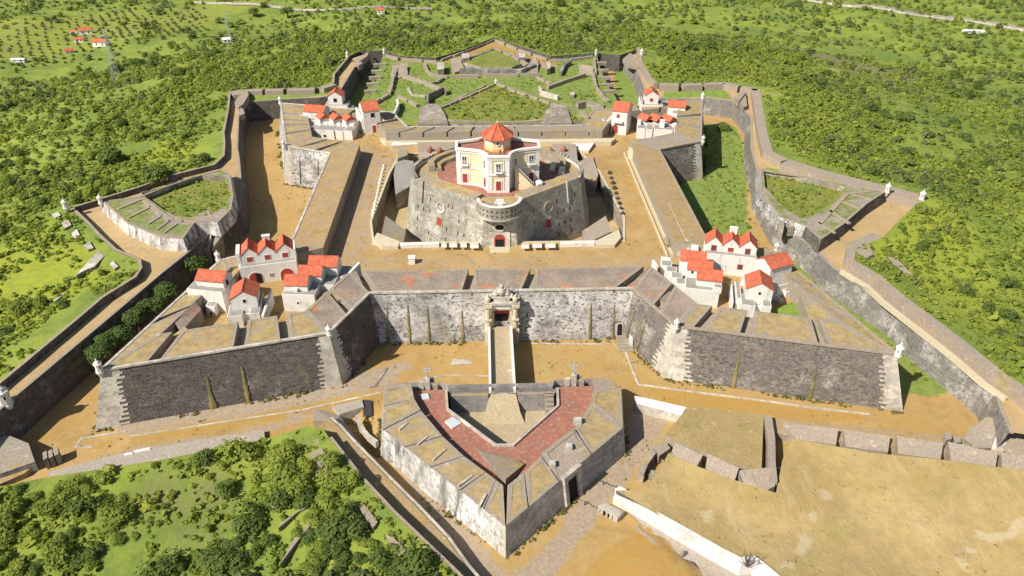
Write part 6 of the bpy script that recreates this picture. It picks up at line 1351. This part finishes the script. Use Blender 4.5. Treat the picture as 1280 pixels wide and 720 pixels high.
def merged(name,mat,prot,pos,size,tint,label,cat,**kw):
    Vs=[];Fs=[];Ts=[];off=0
    for i,(p,s,t) in enumerate(zip(pos,size,tint)):
        V,F=prot[i%len(prot)]; a=RNG.uniform(0,6.28); c,sn=math.cos(a),math.sin(a)
        W=V*s*np.array([1,1,RNG.uniform(.8,1.15)]); W=np.stack([W[:,0]*c-W[:,1]*sn,W[:,0]*sn+W[:,1]*c,W[:,2]],1)+np.array(p); Vs.append(W); Fs.append(F+off); off+=len(V); Ts.append(np.full(len(V),t))
    V=np.concatenate(Vs);F=np.concatenate(Fs);T=np.concatenate(Ts)
    me=bpy.data.meshes.new(name); me.vertices.add(len(V)); me.vertices.foreach_set('co',V.astype(np.float32).ravel())
    me.loops.add(len(F)*4); me.loops.foreach_set('vertex_index',F.astype(np.int32).ravel()); me.polygons.add(len(F)); me.polygons.foreach_set('loop_start',np.arange(0,len(F)*4,4,dtype=np.int32)); me.polygons.foreach_set('loop_total',np.full(len(F),4,np.int32))
    me.materials.append(mat); at=me.attributes.new('tint','FLOAT','POINT'); at.data.foreach_set('value',T.astype(np.float32)); me.update(calc_edges=True)
    o=bpy.data.objects.new(name,me); C.objects.link(o); return tag(o,label,cat,kind='stuff',**kw)
def tz(x,y): return float(terrain_z(np.array([x]),np.array([y]))[0])
def gpx(x,y,z0=-60):
    z=z0
    for _ in range(30):
        p=U(x,y,z); z=z*.5+.5*tz(*p)
    p=U(x,y,z); return (p[0],p[1],z)
# screen-independent density map, in world space
def density(X,Y,D):
    n=vnoise(X,Y,.022,31)*.9+vnoise(X,Y,.07,32)*.7
    d=.66+n
    d=np.where(D<7,d-.42,d)
    def pg(z,l): return inside_np(X,Y,UL(z,*l))
    d=np.where(pg(-11,[(120,640),(150,590),(250,585),(330,590),(320,640),(280,740),(160,740),(110,680)]),d-.55,d)
    d=np.where(pg(-6,[(0,340),(60,262),(150,330),(165,345),(0,455)]),d-.15,d)
    d=np.where(pg(-11,[(-80,625),(60,596),(200,577),(330,550),(400,540),(405,560),(330,600),(180,595),(80,640),(0,700),(-80,740)]),d+.45,d)
    d=np.where(pg(-11,[(300,620),(400,560),(450,600),(560,712),(600,760),(240,760),(280,700)]),d+.6,d)
    d=np.where(pg(-8,[(1130,250),(1160,245),(1290,330),(1290,470),(1240,440),(1100,340),(1070,315)]),d-.22,d)
    d=np.where(pg(-9.5,[(840,560),(990,545),(1345,590),(1900,690),(1900,1200),(700,1200),(700,800),(720,600)]),-9,d)
    d=np.where(pg(-20,[(480,60),(560,30),(700,30),(800,55),(745,64),(617,45),(500,66)]),d-.3,d)
    d=np.where(pg(-45,[(930,30),(1100,40),(1230,110),(1280,160),(1130,170),(1010,115),(900,60)]),d-.3,d)
    d=np.where(pg(-82,[(-200,60),(60,15),(150,5),(330,0),(280,50),(190,72),(60,95),(-200,120)]),d-.5,d)
    return d
def ruinmask(X,Y):
    m_=np.zeros(X.shape,bool)
    for o in C.objects:
        if o.name.startswith('wall_remnant'): m_|=np.hypot(X-o.location.x,Y-o.location.y)<3.2; m_|=np.hypot(X-o.location.x-2,Y-o.location.y)<3.0
    return m_
fx,fy=[],[]
for (x0,x1,y0,y1,dx,lo,hi) in ((-210,215,-150,250,2.3,1.4,48),(-330,380,-150,430,3.9,48,160),(-620,680,100,760,7.0,160,900)):
    a,b=np.meshgrid(np.arange(x0,x1,dx),np.arange(y0,y1,dx)); a=(a+RNG.uniform(-.5,.5,a.shape)*dx).ravel(); b=(b+RNG.uniform(-.5,.5,b.shape)*dx).ravel()
    d=dist_np(a,b,OUT2); k=(d>lo)&(d<=hi)&~inside_np(a,b,OUT2)
    fx.append(a[k]); fy.append(b[k])
fx=np.concatenate(fx); fy=np.concatenate(fy); D=dist_np(fx,fy,OUT2)
k=RNG.uniform(0,1,fx.shape)<density(fx,fy,D)-np.where(ruinmask(fx,fy),9,0); fx,fy,D=fx[k],fy[k],D[k]
# only where the photograph could plausibly look
Q_=np.stack([fx,fy,np.full(fx.shape,-30.)],1)-CAMP; dp=Q_@AF; sx=640+FPX*(Q_@AR)/dp; k=(dp>10)&(sx>-260)&(sx<1540); fx,fy,D=fx[k],fy[k],D[k]
fz=terrain_z(fx,fy)
sz=np.where(D<48,RNG.gamma(3.0,.30,fx.shape)+.4,np.where(D<160,RNG.gamma(3.0,.38,fx.shape)+.5,RNG.gamma(3.2,.52,fx.shape)+.9)); sz=np.minimum(sz,np.where(D<48,3.0,np.where(D<160,4.0,5.5)))
br=inside_np(fx,fy,UL(-45,(930,30),(1100,40),(1230,110),(1280,160),(1130,170),(1010,115),(900,60)))
bl_=inside_np(fx,fy,UL(-11,(-80,590),(200,575),(330,548),(405,545),(450,600),(600,760),(-80,800))); sz=np.where(bl_,np.minimum(sz*1.35,3.4),sz)
tint=np.clip(.52+vnoise(fx,fy,.03,40)*.9+RNG.normal(0,.22,fx.shape),0,1); tint=np.where(sz>2.4,tint*.75,tint)
Qd=np.stack([fx,fy,fz],1)-CAMP; dep=Qd@AF; px_=640+FPX*(Qd@AR)/dep; py_=360-FPX*(Qd@AU)/dep
vis=(px_>0)&(px_<1280)&(py_>0)&(py_<720); app=np.where(vis,sz/dep,0); order=np.argsort(-app); big=order[:262]; bigset=np.zeros(fx.shape,bool); bigset[big]=True
BIGM=[]
for i,(n,fl,lf,lb) in enumerate(((620,.8,.085,7),(560,.65,.09,5),(700,.95,.08,8),(520,.7,.095,6),(640,.85,.085,9))):
    for tt in (.15,.5,.85):
        V,F=shrub_mesh('b',n,50+i,fl,lf,lb); me=bpy.data.meshes.new('shrub'); me.from_pydata(V.tolist(),[],F.tolist()); me.materials.append(M['leaf' if tt>.3 else 'leafd']); at=me.attributes.new('tint','FLOAT','POINT'); at.data.foreach_set('value',np.clip(tt+RNG.normal(0,.12,len(F)).repeat(4),0,1).astype(np.float32)); BIGM.append((tt,me))
ZN=[('on the green slope at the lower left, below the grey road',lambda x,y:y>560 and x<330),('beside the walkway left of the ravelin',lambda x,y:y>525 and x<620),('on the slope at the left edge, below the left turret',lambda x,y:x<200 and y>=255),('on the slope above the left turret',lambda x,y:x<300 and y>=120),('on the upper left slope',lambda x,y:x<460 and y<120),('beyond the rear outwork',lambda x,y:x<820 and y<120),('on the upper right slope',lambda x,y:y<120),('on the slope right of the far right bastion',lambda x,y:y<250),('on the slope right of the long right parapet',lambda x,y:True)]
for i in big:
    x,y=px_[i],py_[i]; t=float(tint[i]); me=min(BIGM,key=lambda m:abs(m[0]-t)+RNG.uniform(0,.15))
    zi=next(j for j,z in enumerate(ZN) if z[1](x,y)); tone='dark' if me[0]<.3 else 'mid green' if me[0]<.7 else 'bright green'; sw='large' if sz[i]>2.2 else 'small'
    o=bpy.data.objects.new('shrub',me[1]); C.objects.link(o); o.location=(fx[i],fy[i],fz[i]-.1); s=float(sz[i])*1.02; o.scale=(s,s,s*RNG.uniform(.8,1.1)); o.rotation_euler=(0,0,RNG.uniform(0,6.28))
    tag(o,'%s %s shrub %s'%(sw,tone,ZN[zi][0]),'shrub','%s %s shrubs %s'%(sw,tone,ZN[zi][0]))
r=~bigset
merged('hillside_scrub',M['leaf'],PROT,np.stack([fx,fy,fz-.1],1)[r&(tint>=.3)],sz[r&(tint>=.3)],tint[r&(tint>=.3)],'dense green scrub covering the hillside round the fort','scrub')
merged('dark_scrub',M['oliv'],PROT,np.stack([fx,fy,fz-.1],1)[r&(tint<.3)],sz[r&(tint<.3)],tint[r&(tint<.3)]*2.5,'scattered darker olive coloured bushes across the hillside','scrub')
# low continuous scrub between the bushes
a=RNG.uniform(-330,360,52000); b=RNG.uniform(-140,330,52000); d=dist_np(a,b,OUT2); nn_=.30+vnoise(a,b,.045,90)*.9+np.where(density(a,b,d)<0,-.5,.08)
k=(d>1)&(d<190)&~inside_np(a,b,OUT2)&(RNG.uniform(0,1,a.shape)<nn_)&~ruinmask(a,b)&~inside_np(a,b,UL(-9.5,(840,560),(990,545),(1345,590),(1900,690),(1900,1200),(700,1200),(700,800),(720,600))); a,b,d=a[k],b[k],d[k]
Qd=np.stack([a,b,np.full(a.shape,-25.)],1)-CAMP; dp=Qd@AF; sx=640+FPX*(Qd@AR)/dp; k=(dp>8)&(sx>-150)&(sx<1430); a,b,d=a[k],b[k],d[k]
SMALL=[shrub_mesh('s',26,s,.55,.33,3) for s in (61,62,63,64)]
merged('low_scrub',M['leaf'],SMALL,np.stack([a,b,terrain_z(a,b)-.1],1),(RNG.gamma(3,.16,a.shape)+.3)*(1+d/260),np.clip(.68+vnoise(a,b,.04,91)*.8+RNG.normal(0,.2,a.shape),0,1),'low bright green scrub filling the gaps between bushes','scrub')
# low herbs and tufts
a=RNG.uniform(-190,200,60000); b=RNG.uniform(-140,190,60000); d=dist_np(a,b,OUT2); k=(d>.6)&(d<46)&~inside_np(a,b,OUT2)&(density(a,b,d)>.0); a,b,d=a[k],b[k],d[k]
Qd=np.stack([a,b,np.full(a.shape,-10.)],1)-CAMP; dp=Qd@AF; sx=640+FPX*(Qd@AR)/dp; k=(dp>8)&(sx>-150)&(sx<1430); a,b=a[k],b[k]
c=terrain_z(a,b); merged('low_herbs',M['herb'],TUFT,np.stack([a,b,c-.05],1),RNG.gamma(3,.17,a.shape)+.2,np.clip(.5+vnoise(a,b,.05,60)+RNG.normal(0,.3,a.shape),0,1),'low grass tufts and herbs on the slopes near the walls','grass')
# tufts growing on the grassy outworks and redoubt tops
a=RNG.uniform(-52,52,3000); b=RNG.uniform(72,160,3000); k=inside_np(a,b,PH)&(dist_np(a,b,PH)>2); a,b=a[k],b[k]; merged('outwork_grass',M['herb'],TUFT,np.stack([a,b,np.full(a.shape,HZ-.1)],1),RNG.uniform(.2,.6,a.shape),np.clip(.5+vnoise(a,b,.08,61)+RNG.normal(0,.3,a.shape),0,1),'short green grass tufts on the outwork behind the rear curtain','grass')
# dry tufts on the straw coloured ground
FIELD=UL(-9.5,(842,562),(880,582),(965,606),(975,575),(992,552),(1180,576),(1345,600),(1345,760),(1015,760),(980,720),(910,690),(845,652),(775,615))
a=RNG.uniform(0,110,16000); b=RNG.uniform(-125,-70,16000); a,b=a[:5000],b[:5000]; k=inside_np(a,b,FIELD)&(RNG.uniform(0,1,a.shape)<.30+vnoise(a,b,.12,70)*.9); a,b=a[k],b[k]; c=terrain_z(a,b)
merged('dry_tufts',M['straw'],TUFT,np.stack([a,b,c-.05],1),RNG.gamma(2.5,.05,a.shape)+.08,np.clip(.5+vnoise(a,b,.09,71)+RNG.normal(0,.25,a.shape),0,1),'dry straw tufts on the bare field at the lower right','grass')
a=RNG.uniform(-100,105,30000); b=RNG.uniform(-118,60,30000); n=vnoise(a,b,.09,72); k=inside_np(a,b,OUT2)&~inside_np(a,b,offset(ENC,2.6))&~inside_np(a,b,RO)&(RNG.uniform(0,1,a.shape)<.12+n*.8)
k&=(dist_np(a,b,OUT2)>2.5)
for pgz in (two(LDITCH)+two(LEFT_CREST)[::-1],two(RDITCH)+two(RIGHT_CREST)[::-1]): k&=~inside_np(a,b,pgz)
a,b=a[k],b[k]; merged('ditch_tufts',M['straw'],TUFT,np.stack([a,b,np.full(a.shape,FLOOR-.05)],1),RNG.gamma(2.5,.07,a.shape)+.08,np.clip(.4+vnoise(a,b,.07,73)+RNG.normal(0,.25,a.shape),0,1),'dry weeds dotted over the ochre ditch floor','grass')
a=RNG.uniform(-72,72,14000); b=RNG.uniform(-72,72,14000); n=vnoise(a,b,.1,74); k=inside_np(a,b,INN)&~inside_np(a,b,offset(MOAT,1))&(RNG.uniform(0,1,a.shape)<.12+n*.8); a,b=a[k],b[k]
merged('yard_weeds',M['straw'],TUFT,np.stack([a,b,np.full(a.shape,YARD-.05)],1),RNG.gamma(2.5,.06,a.shape)+.06,np.clip(.35+RNG.normal(0,.25,a.shape),0,1),'dry weeds dotted over the fort yard','grass')
px_l=[]; 
for L_,n_,jt in ((offset(ENC,2.75),2600,.35),(offset(RO,1.25),500,.3),(offset(OUT2,-.5),1500,.4)):
    seg=[(L_[i],L_[(i+1)%len(L_)]) for i in range(len(L_))]; ln=np.array([math.dist(a_,b_) for a_,b_ in seg]); ids=RNG.choice(len(seg),n_,p=ln/ln.sum())
    for i in ids:
        f=RNG.random()
        if noise.noise((lerp(*seg[i],f)[0]*.15,lerp(*seg[i],f)[1]*.15,3))>-.05: q_=lerp(*seg[i],f); px_l.append((q_[0]+RNG.normal(0,jt),q_[1]+RNG.normal(0,jt),FLOOR-.05))
px_l=np.array(px_l); merged('wall_foot_weeds',M['herbd'],TUFT,px_l,RNG.gamma(2.5,.11,len(px_l))+.1,np.clip(RNG.normal(.5,.3,len(px_l)),0,1),'weeds growing along the foot of the ditch walls','grass')
for nm_,pg_,z_,n_ in (('left',[(184,253),(205,268),(222,277),(240,278),(266,276),(285,262),(290,246),(282,226),(245,226),(212,238)],-3.4,420),('right',[(953,217),(1010,229),(1055,240),(1035,262),(1012,278),(1000,280),(980,268),(955,240)],-4.2,480)):
    pg_=UL(z_,*pg_); xs_=[q[0] for q in pg_]; ys_=[q[1] for q in pg_]; a=RNG.uniform(min(xs_),max(xs_),n_); b=RNG.uniform(min(ys_),max(ys_),n_); k=inside_np(a,b,pg_); a,b=a[k],b[k]
    merged('redoubt_grass',M['herb'],TUFT,np.stack([a,b,np.full(a.shape,z_-.05)],1),RNG.gamma(2.5,.13,a.shape)+.1,np.clip(.5+vnoise(a,b,.12,81)+RNG.normal(0,.3,a.shape),0,1),'grass tufts inside the %s triangular redoubt'%nm_,'grass')
pg_=UL(-3.4,(530,148),(548,136),(588,121),(620,105),(658,120),(700,136),(722,150),(625,153)); xs_=[q[0] for q in pg_]; ys_=[q[1] for q in pg_]; a=RNG.uniform(min(xs_),max(xs_),900); b=RNG.uniform(min(ys_),max(ys_),900); k=inside_np(a,b,pg_); a,b=a[k],b[k]
merged('platform_grass',M['herb'],TUFT,np.stack([a,b,np.full(a.shape,-3.4)],1),RNG.gamma(2.5,.15,a.shape)+.12,np.clip(.55+vnoise(a,b,.1,82)+RNG.normal(0,.3,a.shape),0,1),'grass tufts on the central platform behind the rear curtain','grass')
a=RNG.uniform(55,110,3200); b=RNG.uniform(-75,75,3200); dg=UL(FLOOR,(885,150),(878,228),(868,300),(985,325),(1125,436),(1175,487),(1120,480),(1020,400),(970,330),(938,280),(936,200),(922,160)); k=inside_np(a,b,dg)&~inside_np(a,b,offset(ENC,2.6)); a,b=a[k],b[k]
merged('ditch_grass',M['herb'],TUFT,np.stack([a,b,np.full(a.shape,FLOOR-.05)],1),RNG.gamma(2.5,.12,a.shape)+.1,np.clip(.4+vnoise(a,b,.06,83)+RNG.normal(0,.3,a.shape),0,1),'grass tufts on the floor of the right ditch','grass')
# ---- trees
def tree(label,x,y,z,R,h,name='leafy_tree',mat='leafd',seed=1,nl=900,group=None,leaf=.085):
    t=thing(name,label,'tree',(x,y,z),group); q=MB(); q.tube((x,y,z-.3),(x+.1,y,z+h*.45),.09*R+.08,.06*R+.03,8)
    for k in range(4): a=k*1.6+seed; q.tube((x+.1,y,z+h*.35),(x+math.cos(a)*R*.5,y+math.sin(a)*R*.5,z+h*.68),.05*R,.02*R,6)
    q.build('trunk',M['bark'],t)
    V,F=shrub_mesh('c',nl,seed*7+3,.8,leaf,9); V=V*R; V[:,2]+=h-R*1.35
    me=bpy.data.meshes.new('crown'); me.from_pydata(V.tolist(),[],F.tolist()); me.materials.append(M[mat]); at=me.attributes.new('tint','FLOAT','POINT'); rr=np.random.default_rng(seed); at.data.foreach_set('value',np.clip(rr.normal(.4,.25,len(F)).repeat(4),0,1).astype(np.float32))
    o=bpy.data.objects.new('crown',me); C.objects.link(o); o.parent=t; return t
for k,(x,y,R,lb) in enumerate(((247,331,2.7,'dark tree in the left ditch, topmost and standing apart from the row'),(208,364,2.7,'dark tree in the left ditch, second from the top'),(191,385,2.8,'broad dark tree in the left ditch, third from the top'),(171,401,2.6,'dark tree in the left ditch, fourth from the top'),(150,418,2.9,'dark tree in the left ditch, third from the lowest'),(134,431,2.6,'dark tree in the left ditch, second lowest, beside the turret'),(122,447,2.3,'small dark tree in the left ditch, lowest of the row'))):
    p=U(x,y,-7.2); tree(lb,p[0],p[1],FLOOR,R*1.2,7.9+.35*k%1.3,seed=k+2,nl=1300,mat='leafm')
p=U(904,162,FLOOR); tree('low round bush tree in the far right ditch corner',p[0],p[1],FLOOR,3.0,3.6,seed=31)
for k,(x,y,R,h,lb) in enumerate(((137,203,5.2,6.5,'very large round dark tree on the left slope above the turrets'),(195,222,5.0,5.0,'broad flat dark tree on the left slope above the left redoubt'),(541,55,2.7,4,'lone dark round tree beyond the rear outwork, left side'),(486,63,2.0,2.4,'small round dark bush tree beside the rear left turret'),(360,22,7,13,'tall dark tree in the grove at the top beside the far road'),(318,20,6,10,'dark tree in the grove at the top, left of the tallest'),(772,25,5,8,'dark tree on the far slope above the rear right corner'),(883,62,4.5,7,'dark tree on the slope above the far right bastion'),(862,62,3.8,5,'smaller dark tree left of the one above the far right bastion'),(1022,32,5,7,'dark tree on the upper right slope below the far road'),(1184,112,5,6,'lone round dark tree on the brown upper right slope'),(700,8,7,10,'large dark tree at the top edge right of centre'))):
    g=gpx(x,y); tree(lb,g[0],g[1],g[2],R,h,seed=k+40,nl=1000,leaf=.095)
# orchard rows far left
orx,ory=[],[]
og=UL(-84,(-40,62),(60,28),(150,12),(250,10),(262,40),(190,62),(60,85),(-40,100)); c0=og[2]
for i in range(-60,60):
    for j in range(-60,60):
        x=c0[0]+i*9.5+j*3.2; y=c0[1]+j*8.8-i*2.6
        if inside((x,y),og) and RNG.random()<.86: orx.append(x+RNG.uniform(-1,1)); ory.append(y+RNG.uniform(-1,1))
orx=np.array(orx); ory=np.array(ory); merged('orchard',M['oliv'],PROT,np.stack([orx,ory,terrain_z(orx,ory)],1),RNG.uniform(1.5,2.6,orx.shape),RNG.uniform(0,.7,orx.shape),'rows of small olive trees on the yellow field at the upper left','orchard')
# ================================================================== FAR THINGS
def farhouse(label,px,w,d,h,rise,ang,name='farmhouse',roof='roof'):
    g=gpx(*px,-80); t=thing(name,label,'house',g); c,s=math.cos(ang),math.sin(ang); F=lambda u,v:(g[0]+u*c-v*s,g[1]+u*s+v*c)
    q=MB(); P=[(-w/2,-d/2,-1),(w/2,-d/2,-1),(w/2,d/2,-1),(-w/2,d/2,-1),(-w/2,-d/2,h),(w/2,-d/2,h),(w/2,d/2,h),(-w/2,d/2,h),(-w/2,0,h+rise),(w/2,0,h+rise)]
    q.add([(*F(a,b),g[2]+z) for a,b,z in P],[(0,1,5,4),(2,3,7,6),(1,2,6,9,5),(3,0,4,8,7)]); q.build('wall',M['whiter'],t)
    q=MB()
    for sg in (-1,1): q.add([(*F(a,b),g[2]+z) for a,b,z in ((-w/2-.3,sg*(d/2+.5),h-.15),(w/2+.3,sg*(d/2+.5),h-.15),(w/2+.3,0,h+rise+.1),(-w/2-.3,0,h+rise+.1))],[(0,1,2,3)])
    q.build('roof',M[roof],t); q=MB(); FQ=wframe(F(-w/2,-d/2),F(w/2,-d/2),0,0)
    for k in (.25,.7): plate(t,FQ,w*k,w*k+1.2,g[2]+1,g[2]+2.4,0,.06,M['dark'],'window')
for lb,px,w,d,h,ri,an in (('farmhouse with long red roof, rightmost of the group at the upper left',(127,57),19,9,5,3,-.2),('farmhouse with red roof at the back of the upper left group',(108,42),17,9,5,3,.3),('small farm shed with red roof in the upper left group',(100,52),12,7,3.5,2,.1),('low farm building with orange roof, lowest of the upper left group',(87,66),11,7,3,2,.5),('small white shed behind the farmhouses',(93,43),8,6,4,1.5,-.3),): farhouse(lb,px,w*.62,d*.62,h*.7,ri*.7,an)
farhouse('low white flat farm shed at the far left edge',(24,77),10,5,2.2,.5,.05,'farm_shed','whiter'); farhouse('long white greenhouse at the upper right beyond the slope',(1216,41),17,6,2.2,.6,-.15,'greenhouse','whiter'); farhouse('tiny white cabin on the upper left slope below the pylon',(284,53),6,5,3,1,.2,'cabin','whiter'); farhouse('tiny white house at the top left of the far road',(150*0+476,17),7,6,4,1.5,.1)
def pylon(label,px,h,w=3.4):
    g=Vector(gpx(*px,-80)); t=thing('power_pylon',label,'pylon',g); q=MB(); r=.09
    c=lambda f,k:(g.x+(1 if k in(0,1) else -1)*(w/2)*(1-f*.82),g.y+(1 if k in(0,3) else -1)*(w/2)*(1-f*.82),g.z+h*f)
    for k in range(4): q.tube(c(0,k),c(1,k),r,r*.7,4)
    N=8
    for i in range(N):
        for k in range(4): q.tube(c(i/N,k),c((i+1)/N,(k+1)%4),r*.6,n=4); q.tube(c((i+1)/N,k),c((i+1)/N,(k+1)%4),r*.6,n=4)
    q.build('lattice_tower',M['iron'],t)
    for f in (.78,.9,1.0):
        q=MB(); z=g.z+h*f; L=3.6 if f<1 else 2.2; q.tube((g.x-L,g.y,z),(g.x+L,g.y,z),r,n=4); q.tube((g.x-L,g.y,z),(g.x,g.y,z+1.2),r*.6,n=4); q.tube((g.x+L,g.y,z),(g.x,g.y,z+1.2),r*.6,n=4); q.build('cross_arm',M['iron'],t)
pylon('grey lattice power pylon on the upper left slope',(146,99),26); pylon('fainter lattice power pylon near the top, left of centre',(289,58),24)
def farroad(label,px,w,name='country_road'):
    pts=[gpx(x,y,-80) for x,y in px]; P=[]
    for a,b in zip(pts,pts[1:]):
        k=max(2,int(math.dist(a[:2],b[:2])/12)); P+=[lerp(a[:2],b[:2],t/k) for t in range(k)]
    P.append(pts[-1][:2]); R2=offset(P,w,False); q=MB()
    Z1=terrain_z(np.array([p[0] for p in P]),np.array([p[1] for p in P])); Z2=terrain_z(np.array([p[0] for p in R2]),np.array([p[1] for p in R2])); Zm=np.maximum(Z1,Z2)+.7
    vs=[(*p,z) for p,z in zip(P,Zm)]+[(*p,z) for p,z in zip(R2,Zm)]+[(*p,z-3) for p,z in zip(P,Zm)]+[(*p,z-3) for p,z in zip(R2,Zm)]; n=len(P)
    q.add(vs,[(i,i+1,n+i+1,n+i) for i in range(n-1)]+[(n+i,n+i+1,3*n+i+1,3*n+i) for i in range(n-1)]+[(i+1,i,2*n+i,2*n+i+1) for i in range(n-1)]); o=q.build(name,M['farroad']); o['kind']='structure'
    # parapet wall on the near side
    q=MB(); ribbon(q,R2,.8,list(Zm+1.3),list(Zm-.5)); tag(q.build('roadside_wall',M['quoin']),label,'wall')
farroad('pale roadside wall of the far road at the upper right',[(1000,-6),(1060,6),(1130,14),(1200,23),(1290,37)],15); farroad('pale roadside wall of the far road at the upper left',[(250,2),(300,4),(360,9),(430,11),(540,10)],8)
for o in C.objects:
    if o.parent is None and 'label' in o and 'kind' not in o: o['kind']='thing'
# ================================================================== CAMERA AND LIGHT
cam=bpy.data.cameras.new('camera'); co=bpy.data.objects.new('camera',cam); C.objects.link(co)
cam.lens=FPX/1280*36; cam.sensor_width=36; cam.clip_end=6000; cam.clip_start=1
mt=Matrix(((AR[0],AU[0],-AF[0],CAMP[0]),(AR[1],AU[1],-AF[1],CAMP[1]),(AR[2],AU[2],-AF[2],CAMP[2]),(0,0,0,1)))
co.matrix_world=mt; bpy.context.scene.camera=co
SUND=Vector((-.815,-.58,0)).normalized(); EL=math.radians(43.5)
d=Vector((SUND.x*math.cos(EL),SUND.y*math.cos(EL),math.sin(EL)))
s=bpy.data.lights.new('sun','SUN'); s.energy=5; s.angle=math.radians(.53); s.color=(1,.95,.86)
so=bpy.data.objects.new('sun',s); C.objects.link(so); so.rotation_euler=d.to_track_quat('Z','Y').to_euler(); so.location=(-100,-100,200)
w=bpy.data.worlds.new('World'); bpy.context.scene.world=w; w.use_nodes=True
sk=w.node_tree.nodes.new('ShaderNodeTexSky'); sk.sky_type='NISHITA'; sk.sun_disc=False; sk.sun_elevation=EL; sk.sun_rotation=math.atan2(d.x,d.y); sk.altitude=300
bg=w.node_tree.nodes['Background']; w.node_tree.links.new(sk.outputs[0],bg.inputs[0]); bg.inputs[1].default_value=.075
sc=bpy.context.scene; sc.view_settings.view_transform='Standard'; sc.view_settings.look='None'; sc.view_settings.gamma=1; sc.view_settings.exposure=.33
sc.cycles.max_bounces=5; sc.cycles.diffuse_bounces=3; sc.cycles.transparent_max_bounces=4
